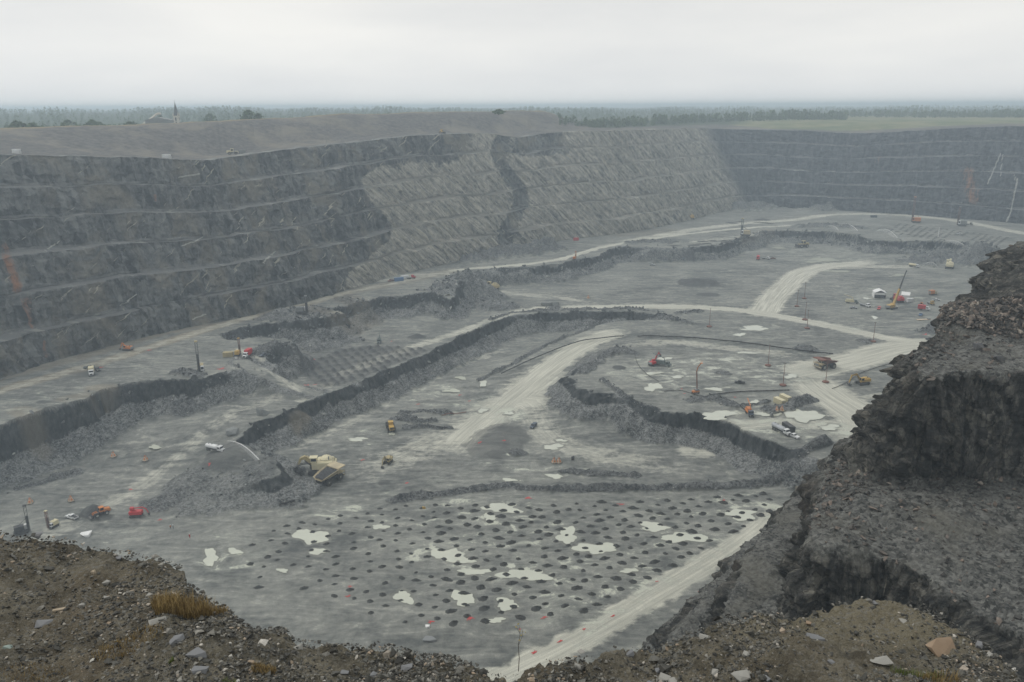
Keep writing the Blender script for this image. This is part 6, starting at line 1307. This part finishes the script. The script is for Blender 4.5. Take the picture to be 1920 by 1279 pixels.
# boulders and dark bags
def boulder(u, v, sx, sy, sz, label, mat=ROCKB, seed=0, group=None, cat='boulder', name='boulder'):
    x, y, z = floor_at(u, v); o = mesh_blob(seed, sx, sy, sz).put(name, mat); o.location = (x, y, z+sz*.45); tag(o, label, cat, group); return o
boulder(494, 777, 3.0, 2.3, 2.4, 'large grey boulder on the crest above the broken slope', seed=2); boulder(436, 814, 2.8, 2.2, 1.8, 'pale boulder at the lower end of the crest', seed=3)
boulder(1024, 573, 4.2, 2.6, 2.0, 'left dark rock heap beside the middle road', RUBBLE if False else ROCKB, 4); boulder(1039, 573, 4.0, 2.6, 2.2, 'right dark rock heap beside the middle road', ROCKB, 5)
boulder(160, 1004, 2.0, 1.4, .9, 'heap of white bags at the left blast field corner', CANVAS, 6, cat='bags', name='white_bags'); boulder(806, 1200, 2.2, 1.2, .5, 'grey tarpaulin bundle near the lookout edge', GREY, 7, cat='bundle', name='tarpaulin')
boulder(802, 1176, .8, .6, .5, 'small white bag above the grey tarpaulin', CANVAS, 8, cat='bag', name='white_bag'); boulder(795, 953, .8, .6, .6, 'small bright yellow bag on the blast field', YEL, 9, cat='bag', name='yellow_bag')
boulder(1074, 862, .7, .7, 1.4, 'dark drum standing right of the marker pair', DARK, 10, cat='drum', name='drum'); boulder(1447, 782, .9, .9, 1.6, 'dark block standing in the puddle below the containers', GREY, 11, cat='block', name='block')
# people
for u, v, lb, p, vs in ((320, 992, 'person in dark clothes and orange vest, left of the standing pair', 1, ORANGE), (325, 992, 'person in dark clothes, right of the standing pair', 0, GREY), (356, 1009, 'person in red clothing alone on the blast field', 1, RED)):
    put(person, 'person', lb, 'person', u, v, rz=1.0+p, vest=vs, legs=(RED if vs is RED else NAVY), pose=p)
# water jets
for u, v, u2, v2, h, lb in ((428, 841, 486, 864, 1.4, 'arc of water thrown by the white water truck'), (1549, 426, 1572, 433, 3.5, 'leftmost water jet on the far bench'), (1580, 421, 1608, 434, 3.0, 'second water jet from the left on the far bench'), (1642, 435, 1682, 447, 5.5, 'largest water jet, in front of the drill rows'), (1766, 452, 1807, 461, 4, 'rightmost water jet beside the white post'), (1730, 500, 1757, 501, 4, 'thin water jet from the pale water truck')):
    x, y, z = floor_at(u, v); x2, y2, z2 = floor_at(u2, v2); t = thing('water_jet', lb, 'water jet', (x, y, z+(3.4 if u == 428 else .5)), math.atan2(y2-y, x2-x)); water_jet(t, math.hypot(x2-x, y2-y), z-z2+(3.2 if u == 428 else 0), h, 3 if u == 428 else 7)

# ---------------------------------------------------------------- drill cuttings on the blast field
def mound_mesh(seed, r=1.5, h=.85):
    rng = random.Random(seed); V = [(0, 0, h*.35)]; n = 14
    for k, (q, z) in enumerate(((.22, h*.95), (.5, h*.62), (.8, h*.2), (1.15, -.06))):
        for i in range(n): a = 6.2832*i/n; w = q*r*(1+.16*math.sin(2*a+seed)+rng.uniform(-.2, .2)); V.append((w*math.cos(a)*1.15, w*math.sin(a)*.85, z*(rng.uniform(.75, 1.15)) if z > 0 else z))
    Fq = [(0, 1+i, 1+(i+1) % n) for i in range(n)]
    for k in range(3): Fq += [(1+k*n+i, 1+(k+1)*n+i, 1+(k+1)*n+(i+1) % n, 1+k*n+(i+1) % n) for i in range(n)]
    b = MB(); b._add(V, Fq); return b
CUT = stone_material('drill_cuttings', [(0, (.06, .061, .057)), (1, (.15, .15, .137))], sc=3); MND_MB = [mound_mesh(i) for i in range(6)]; MND = [q.mesh('cuttings_mound', CUT, False) for q in MND_MB]
FIELD = GL([(640, 965), (760, 945), (1000, 945), (1300, 935), (1440, 925), (1470, 932), (1440, 965), (1350, 1010), (1250, 1075), (1150, 1140), (1060, 1160), (900, 1172), (740, 1170), (620, 1120), (470, 1100), (470, 1060), (430, 1045), (500, 1000), (560, 975)], Z0)
def mounds():
    d = GL([(1000, 1240), (1430, 1000)], Z0); e = (d[1]-d[0])/np.linalg.norm(d[1]-d[0]); f = np.array([-e[1], e[0]]); rng = random.Random(5); k = 0; c0 = FIELD.mean(0)
    X = []; ex = MB()
    for i in range(-30, 31):
        for j in range(-21, 22):
            p = c0+e*(i*5.9+(j % 2)*2.95)+f*j*5.2; X.append((p[0]+rng.uniform(-1, 1), p[1]+rng.uniform(-1, 1)))
    A = np.array(X, np.float32); sd = poly_sd(A[:, 0], A[:, 1], FIELD); A = A[sd > 0]; print('MOUNDS', len(A)); A = A[np.argsort(np.hypot(A[:, 0], A[:, 1]))]
    zz = floor_eval(A[:, 0], A[:, 1], masks=False)
    for (x, y), z in zip(A, zz):
        u = project(x, y, z)[0]
        if rng.random() < np.interp(u, [430, 620, 800, 900], [.22, .25, .12, .03]): continue
        s = rng.uniform(.62, 1.1)*(1 if u > 820 else .78); k += 1
        if k > 298:
            q = MND_MB[k % 6]; ex._add([(a_[0]*s+x, a_[1]*s+y, a_[2]*s+z-.03) for a_ in q.V], q.F); continue
        o = link('cuttings_mound', MND[rng.randrange(6)], None, (x, y, z-.03)); o.scale = (s, s, s); o.rotation_euler = (0, 0, rng.uniform(-.4, .4)+.1)
        tag(o, 'small dark mound of drill cuttings on the wet blast field', 'mound', 'drill cuttings mounds on the blast field')
    if ex.V: o = ex.put('drill_cuttings', CUT); tag(o, 'remaining drill cuttings at the far edge of the blast field', 'drill cuttings', kind='stuff')
mounds()
def far_rows():
    V = []; Fs = []; 
    rng = random.Random(8); b = MB()
    for i in range(17):
        a = (1688+i*12.5, 420+i*1.6); c = (a[0]-24, a[1]+17)
        for k in range(9):
            u = a[0]+(c[0]-a[0])*k/8; v = a[1]+(c[1]-a[1])*k/8
            if i in (9, 10, 11) and k > 3 or rng.random() < .12: continue
            x, y, z = floor_at(u, v); q = mound_mesh(i*9+k, 2.0, .5); b._add([(p[0]+x, p[1]+y, p[2]+z) for p in q.V], q.F)
    for (u, v) in ((1300, 460), (1312, 458), (1325, 457), (1265, 461), (1336, 452), (1360, 452), (1362, 455), (1318, 453), (1376, 419), (1368, 418), (1422, 417), (1436, 418), (1442, 419), (1388, 416)):
        x, y, z = floor_at(u, v); q = mound_mesh(int(u), 3.6, .7); b._add([(p[0]*1.5+x, p[1]+y, p[2]+z) for p in q.V], q.F)
    o = b.put('drill_cuttings', CUT); tag(o, 'dark rows of drill cuttings on the far benches', 'drill cuttings', kind='stuff')
far_rows()
# red spray-painted survey marks
REDP = plain('red_spray_paint', (.55, .06, .06), .9, .2, 2.0, dirt_amt=.3)
def paint_marks():
    rng = random.Random(12)
    L_ = [(990, 934, 1.6), (1165, 946, 1.6), (680, 863, 1.1), (1358, 938, 1), (975, 1180, .5), (1300, 1000, .3), (1020, 1158, 1.2), (880, 1159, 1.5), (808, 1166, 1.3), (1048, 1203, 1.2), (1003, 1224, 1.2), (1150, 1155, 1.1), (1095, 1180, 1), (656, 1100, 1), (652, 1118, .9), (762, 906, 1), (1378, 745, 1), (1500, 744, 2.0), (393, 870, .9), (1278, 730, 1.1), (862, 741, 1), (880, 752, 1.1), (784, 758, 1.2), (900, 830, 1.3), (945, 826, 1.3), (415, 692, 2.5), (378, 697, 1.5), (280, 657, 1.5), (605, 581, 1.5), (190, 689, 1.5), (735, 640, 1.2), (500, 645, 1.8), (1735, 627, 2), (575, 723, 2.0), (590, 722, 1.2), (588, 674, 1.2), (300, 975, 1.0), (245, 918, 1.0), (1282, 738, 1), (1230, 1090, .8), (1310, 1110, .5)]
    for i, (u, v, s) in enumerate(L_):
        s *= .72; x, y, z = floor_at(u, v); b = MB(); n = rng.randint(2, 4)
        for k in range(n):
            a = rng.uniform(-.6, .6)+(0 if k % 2 else .9); l = s*rng.uniform(.7, 1.3); w = s*rng.uniform(.16, .3); cx, cy = rng.uniform(-.5, .5)*s, rng.uniform(-.4, .4)*s; ca, sa = math.cos(a), math.sin(a)
            V = [(cx+p*ca-q*sa, cy+p*sa+q*ca) for p, q in ((-l, -w*.6), (l*.2, -w), (l, -w*.3), (l*.9, w*.7), (-l*.1, w), (-l, w*.3))]; V = [(p, q, fz(x+p, y+q)-z+.10+.004*k) for p, q in V]; b._add(V, [tuple(range(6))])
        o = b.put('paint_mark', REDP); o.location = (x, y, z); tag(o, 'red spray painted survey mark on the pit floor', 'paint mark', 'red survey marks on the pit floor')
paint_marks()
# ---------------------------------------------------------------- things on the rim and beyond
def rim_put(fn, name, label, cat, u, dist, rz=0.0, group=None, **k):
    x, y, z = up_at(u, dist=dist); t = thing(name, label, cat, (x, y, z-.1), rz, group); fn(t, **k); return t
rim_put(container, 'storage_container', 'white box standing on the rim at far left', 'container', 30, 9, paint=WHITE, L_=4)
rim_put(container, 'storage_container', 'white container on the rim below the church', 'container', 314, 12, paint=WHITE, L_=5.5)
rim_put(wheel_loader, 'wheel_loader', 'pale yellow loader on the rim right of the church', 'wheel loader', 437, 16, rz=.3, s=1.3, paint=CREAM)
rim_put(container, 'storage_container', 'pale grey container right of the rim loader', 'container', 455, 17, paint=GREY, L_=4)
rim_put(wheel_loader, 'wheel_loader', 'small yellow loader on the rim above the striped wall', 'wheel loader', 828, 20, rz=1.2, s=1.2, paint=YEL)
rim_put(lambda t: (MB().cyl((0, 0, 0), (0, 0, 16), .22, .15, 8).put('mast', GREY, t), MB().box((0, 0, 15.6), (.2, 1.4, .3)).put('lamp_head', GREY, t)), 'light_mast', 'thin pale mast on the rim right of the church', 'mast', 612, 24)
def building_far(t):
    MB().box((0, 0, 2.5), (38, 12, 5)).put('wall', WHITE, t); MB().ext([(-19.5, 5), (19.5, 5), (19.5, 5.2), (-19.5, 5.2)], -6.5, 6.5).put('roof', CANVAS, t)
    b = MB(); [b.box((x, -6.05, 1.9), (3.2, .1, 3.4)) for x in (-12, -4, 4, 12)]; b.put('door', GREY, t)
x, y, z = up_at(1825, dist=760); t = thing('farm_building', 'long low white building beyond the grassed field on the right', 'building', (x, y, z), 0); building_far(t)
def church(t):
    """x = length of the nave towards the right, tower at the left end"""
    b = MB(); b.box((0, 0, 12), (7, 7, 24)); b.box((0, 0, 6), (10, 10, 12)); tw = b.put('tower', STONEW, t); b = MB()
    for a in range(4):
        c, s_ = round(math.cos(a*math.pi/2)), round(math.sin(a*math.pi/2)); b.box((c*3.53, s_*3.53, 19.5), (.12 if c else 1.6, .12 if s_ else 1.6, 4.2)); b.box((c*3.53, s_*3.53, 15), (.12 if c else 1.2, .12 if s_ else 1.2, 2.4))
    b.put('belfry_opening', GLASS, tw)
    b = MB(); b.lathe([(4.2, 24), (3.6, 24.8), (2.5, 29), (.08, 42)], (0, 0, 0), 'z', 8); sp = b.put('spire', SLATE, t)
    b = MB()
    for sx in (-1, 1):
        for sy in (-1, 1): b.lathe([(.7, 24), (.55, 26), (.03, 29)], (sx*3.1, sy*3.1, 0), 'z', 6)
    b.put('pinnacle', STONEW, tw); b = MB(); b.box((0, 0, 43), (.16, .16, 2.6)); b.box((0, 0, 43.4), (1.2, .16, .16)); b.put('cross', DARK, sp)
    b = MB(); b.box((23, 0, 5), (38, 14, 10)); nv = b.put('nave', STONEW, t)
    V = [(4, -7.6, 9.8), (42.2, -7.6, 9.8), (42.2, 0, 15.6), (4, 0, 15.6), (42.2, 7.6, 9.8), (4, 7.6, 9.8)]; b = MB(); b._add(V, [(0, 1, 2, 3), (3, 2, 4, 5), (1, 4, 2), (0, 3, 5)]); b.put('roof', SLATE, t)
    b = MB(); b.ext([(42.25, 9.8), (42.25, 9.9), (42.3, 9.9), (42.3, 9.8)], -7, 7); b._add([(42.28, -7.2, 9.9), (42.28, 7.2, 9.9), (42.28, 0, 15.2)], [(0, 1, 2)]); b.put('gable', STONEW, t)
    b = MB(); [b.box((x, -7.05, 5.5), (1.2, .12, 4.4)) for x in (9, 15, 21, 27, 33, 39)]; b.put('window', GLASS, nv)
    b = MB(); b.box((22, -8.5, 4.5), (3, 3.2, 9)); b.ext([(20.2, 9), (22, 12), (23.8, 9)], -10.2, -6.9); b.put('porch', STONEW, t)
def ray_ground(u, v, dist):
    d = ray(u, v); k = dist/math.hypot(d[0], d[1]); return d[0]*k, d[1]*k, d[2]*k
# church: its base is hidden by the waste berm, the spire tip stands at pixel (327, 189)
x, y, zt = ray_ground(327, 188, 860); t = thing('church', 'grey stone church with a tall thin spire beyond the waste berm', 'church', (x, y, zt-44.0*.71), .10); church(t); t.scale = (.71, .71, .71)
x, y, zt = ray_ground(290, 223, 820); t = thing('conveyor_shed', 'low grey shed with a sloping conveyor left of the church', 'building', (x, y, zt-9), .1)
MB().box((4, 0, 4), (22, 10, 8)).put('wall', GREY, t); MB().ext([(-8, 8), (4, 10.5), (16, 8)], -5.5, 5.5).put('roof', GREY, t); MB().tube([(-12, 0, 3.5), (-5, 0, 8), (3, 0, 13.5), (6, 0, 13.5)], 1.0, 6).put('conveyor', STONEW, t)
def tree(label, u, v, dist, h, w, seed, group=None, bush=False):
    x, y, zt = ray_ground(u, v, dist); z = zt-h; t = thing('bush' if bush else 'broadleaf_tree', label, 'bush' if bush else 'tree', (x, y, z), 0, group); rng = np.random.RandomState(seed)
    b = MB(); b.cyl((0, 0, -1), (0, 0, h*.5), w*.08, w*.04, 7)
    for k in range(4): a = k*1.6+seed; b.cyl((0, 0, h*(.25+.06*k)), (math.cos(a)*w*.35, math.sin(a)*w*.35, h*(.55+.07*k)), w*.03, w*.012, 5)
    b.put('trunk', bark, t); q = crown_faces(rng, 0, 0, 0, h, w*.55, 260, 1)*1.0; q[:, :, :] = q; c = q.mean(1, keepdims=True); q = c+(q-c)*.42
    me = mesh_np('crown', q.reshape(-1, 3), np.arange(len(q)*4).reshape(-1, 4), leaf.m, {'tone': ('FLOAT', np.repeat(rng.rand(len(q))*.6+.4, 4))}, smooth=False); link('crown', me, t)
for i, (u, v, ds, h, w, lb) in enumerate(((464, 207, 800, 14, 14, 'tallest round tree on the berm skyline right of the church'), (484, 213, 800, 9, 10, 'low round tree just right of the tallest berm tree'), (392, 214, 1000, 12, 14, 'round tree at the right end of the church nave'), (172, 226, 800, 11, 14, 'dark round tree on the skyline left of the church'),
        (125, 226, 800, 12, 13, 'round tree on the skyline between the far left trees'), (30, 228, 700, 10, 12, 'leftmost round tree above the waste berm'), (300, 216, 1000, 13, 8, 'small dark tree behind the conveyor shed'), (935, 206, 800, 4, 11, 'low round tree at the right end of the waste berm'), (60, 232, 700, 7, 12, 'low bushy tree above the far left rim'), (245, 229, 750, 7, 12, 'low bushy tree left of the conveyor shed'))):
    tree(lb, u, v, ds, h, w, 40+i)
# ---------------------------------------------------------------- foreground: big stones, grass tufts, sapling
def near_rock(u, v, sx, sy, sz, label, mat, seed, rz=0.0, tilt=0.0, group=None):
    x, y, z = near_hit(u, v); z = nz(x, y); o = mesh_blob(seed, sx, sy, sz, 2, .12).put('rock', mat); o.location = (x, y, z+sz*.35); o.rotation_euler = (tilt, 0, rz); tag(o, label, 'rock', group); return o
OR_ = plain('orange_sandstone', (.25, .18, .12), .85, .15, 3, dirt=(.3, .25, .18)); GR_ = plain('grey_slate', (.17, .175, .18), .8, .2, 3, dirt=(.09, .09, .085)); PL_ = plain('pale_stone', (.27, .265, .24), .8, .2, 5, dirt=(.18, .17, .15)); BR_ = plain('buff_stone', (.34, .28, .20), .85, .2, 4); GN_ = plain('green_grey_stone', (.24, .30, .27), .85, .15, 4)
near_rock(1770, 1212, .38, .25, .09, 'largest orange brown slab on the right mound', OR_, 3, .25, .5); near_rock(1748, 1205, .16, .09, .07, 'small orange chip beside the large orange slab', OR_, 4, .2)
near_rock(1531, 1195, .24, .15, .09, 'flat blue grey slab at the middle of the right mound', GR_, 5, -.2, .2); near_rock(1652, 1243, .26, .13, .06, 'flat pale grey slab below the orange slab', PL_, 6, .1)
near_rock(1517, 1165, .09, .07, .05, 'small pinkish stone at the edge of the right mound', OR_, 7); near_rock(1392, 1270, .22, .15, .10, 'pale angular slab at the bottom edge, right of the gravel bank', PL_, 8, .3)
near_rock(1085, 1255, .14, .09, .06, 'bright pale slab in the bank right of the sapling', PL_, 9, -.3); near_rock(761, 1238, .16, .12, .09, 'grey stone left of the sapling', GR_, 10); near_rock(335, 1210, .20, .15, .10, 'dark slate pile stone left of the grass', GR_, 11, .4)
near_rock(300, 1178, .24, .14, .06, 'pale flat slab below the grass tufts', PL_, 12, .5); near_rock(370, 1235, .28, .17, .09, 'tilted grey slab near the bottom left', GR_, 13, -.6, .3); near_rock(112, 1148, .17, .10, .07, 'buff stone in the middle of the left bank', BR_, 14, .3)
near_rock(150, 1142, .14, .09, .07, 'cream stone beside the buff stone on the left bank', PL_, 15); near_rock(82, 1170, .22, .16, .10, 'blue grey block on the left bank', GR_, 16, .2); near_rock(13, 1210, .13, .09, .05, 'greenish stone at the left picture edge', GN_, 17)
near_rock(200, 1095, .12, .09, .08, 'pale stone in the upper left bank', PL_, 18); near_rock(175, 1086, .10, .09, .07, 'rusty pale stone in the upper left bank', BR_, 19); near_rock(205, 1117, .15, .09, .06, 'light grey slab in the upper left bank', PL_, 20, .5)
near_rock(280, 1114, .12, .08, .06, 'pale flat stone left of the grass tufts', PL_, 21, .2); near_rock(375, 1262, .20, .13, .10, 'grey angular stone near the bottom edge left', GR_, 22); near_rock(222, 1048, .12, .09, .06, 'slab near the rim of the left bank', GR_, 23)
near_rock(70, 1010, .22, .15, .10, 'stone on the brink of the left bank', GR_, 24); near_rock(1190, 1285, .12, .08, .06, 'half cut stone at the bottom edge', PL_, 25)
for i, (u, v, s) in enumerate(((1250, 1262, .2), (1235, 1240, .13), (1262, 1275, .16), (1220, 1266, .12), (1320, 1192, .13), (1180, 1220, .12), (1340, 1262, .12), (1440, 1262, .13), (1395, 1226, .12), (645, 1262, .12), (560, 1220, .12), (700, 1262, .11), (1090, 1228, .10), (1560, 1235, .1), (1860, 1215, .13), (1838, 1200, .12), (1695, 1155, .12), (1640, 1128, .10))):
    near_rock(u, v, s, s*.7, s*.45, 'medium grey angular stone lying in the near gravel', GR_ if i % 2 else PL_, 60+i, i*.7, 0, 'medium stones in the near gravel')
# dark boulders on the right bench
def bench_rock(u, v, z0, s, label, seed, mat=DARK):
    x, y = G(u, v, z0); d = (SX-x)**2+(SY-y)**2; d = np.where(np.abs(SZ-z0) < 2.5, d, 1e9); z = SZ.ravel()[np.argmin(d)]; o = mesh_blob(seed, s, s*.8, s*.7, 2).put('boulder', mat); o.location = (x, y, float(z)+s*.4); tag(o, label, 'boulder')
bench_rock(1832, 661, -40, 1.0, 'black boulder standing apart below the rusty rock heap', 71); bench_rock(1871, 681, -40, .9, 'black boulder near the edge of the upper right bench', 72); bench_rock(1640, 968, -58, .1, 'x', 73) if False else None
GR = M('dry_grass', .9, .1); _t = GR.attr('tone', 'Fac'); GR.color(GR.mix(_t, (.13, .085, .035), (.36, .27, .12)))
GG = M('green_grass', .9, .1); _t = GG.attr('tone', 'Fac'); GG.color(GG.mix(_t, (.06, .09, .02), (.17, .20, .06)))
def tuft(u, v, w, h, n, label, mat, seed):
    n = int(n*1.5); x, y, z = near_hit(u, v); rng = np.random.RandomState(seed); a = rng.rand(n)*6.283; q = np.sqrt(rng.rand(n)); bx = x+q*np.cos(a)*w; by = y+q*np.sin(a)*w*.6; bz = gz(bx, by)+near_relief(bx.astype(np.float32), by.astype(np.float32)); hh = h*(.4+.8*rng.rand(n)); la = rng.rand(n)*6.283; ln = .15+.5*rng.rand(n)
    tx = bx+np.cos(la)*hh*ln; ty = by+np.sin(la)*hh*ln; wd = .003+.004*rng.rand(n); px = np.cos(la+1.57)*wd; py = np.sin(la+1.57)*wd; mx = (bx*.55+tx*.45)-np.cos(la)*hh*ln*.12; my = (by*.55+ty*.45)-np.sin(la)*hh*ln*.12
    V = np.stack([np.stack([bx-px, by-py, bz], -1), np.stack([bx+px, by+py, bz], -1), np.stack([mx+px*.8, my+py*.8, bz+hh*.6], -1), np.stack([mx-px*.8, my-py*.8, bz+hh*.6], -1), np.stack([tx, ty, bz+hh], -1)], 1).reshape(-1, 3)
    i = np.arange(n)[:, None]*5; Fc = np.concatenate([i+np.array([[0, 1, 2]]), i+np.array([[0, 2, 3]]), i+np.array([[3, 2, 4]])]); o = link('grass', mesh_np('grass', V, Fc, mat, {'tone': ('FLOAT', np.repeat(rng.rand(n), 5))}, smooth=False)); tag(o, label, 'grass', kind='stuff')
tuft(345, 1150, .75, .42, 900, 'dry golden grass at the edge of the left bank', GR.m, 1); tuft(310, 1140, .35, .36, 300, 'dry golden grass left of the main tuft', GR.m, 2); tuft(400, 1150, .4, .22, 260, 'short dry grass right of the main tuft', GR.m, 3)
tuft(495, 1258, .28, .14, 240, 'rusty dry grass at the bottom centre left', GR.m, 4); tuft(240, 1215, .9, .14, 500, 'thin dry grass patches across the lower left bank', GR.m, 5); tuft(430, 1272, .15, .10, 90, 'small green weed at the bottom edge left', GG.m, 6); tuft(322, 1243, .08, .10, 50, 'small green weed by the tilted slab', GG.m, 7)
tuft(1720, 1262, .6, .16, 260, 'short greenish grass below the orange slab', GG.m, 8); tuft(1760, 1275, .5, .2, 200, 'dry grass at the bottom edge right', GR.m, 9); tuft(60, 1260, .9, .08, 300, 'sparse dry grass at bottom left', GR.m, 10)
def sapling():
    x, y, z = near_hit(972, 1252); t = thing('sapling', 'thin bare sapling with a few yellow leaves at the lookout edge', 'sapling', (x, y, z-.1), 0); b = MB()
    P = [(0, 0, 0), (.02, 0, .35), (.0, 0, .7), (.04, .02, 1.0), (.02, 0, 1.25)]; b.tube(P, [.010, .009, .007, .005, .003], 6); b.tube([P[2], (.09, 0, .95), (.10, 0, 1.12)], [.005, .004, .002], 5); b.tube([P[3], (-.05, 0, 1.2)], [.004, .002], 5); b.put('stem', bark, t)
    rng = np.random.RandomState(4); q = []
    for c in ((.10, 0, 1.08), (.12, 0, 1.0), (.16, 0, 1.06), (.04, 0, 1.1), (.0, 0, 1.28), (-.05, 0, 1.2), (.07, 0, .98), (.03, 0, .85)):
        d1 = rng.randn(3); d1 /= np.linalg.norm(d1); d2 = np.cross(d1, rng.randn(3)); d2 /= np.linalg.norm(d2); c = np.array(c); s = .035; q.append([c-d1*s, c-d2*s*.5, c+d1*s, c+d2*s*.5])
    q = np.array(q); link('leaves', mesh_np('leaves', q.reshape(-1, 3), np.arange(len(q)*4).reshape(-1, 4), plain('yellow_leaf', (.40, .33, .10), .8, .2, 9), smooth=False), t)
sapling()
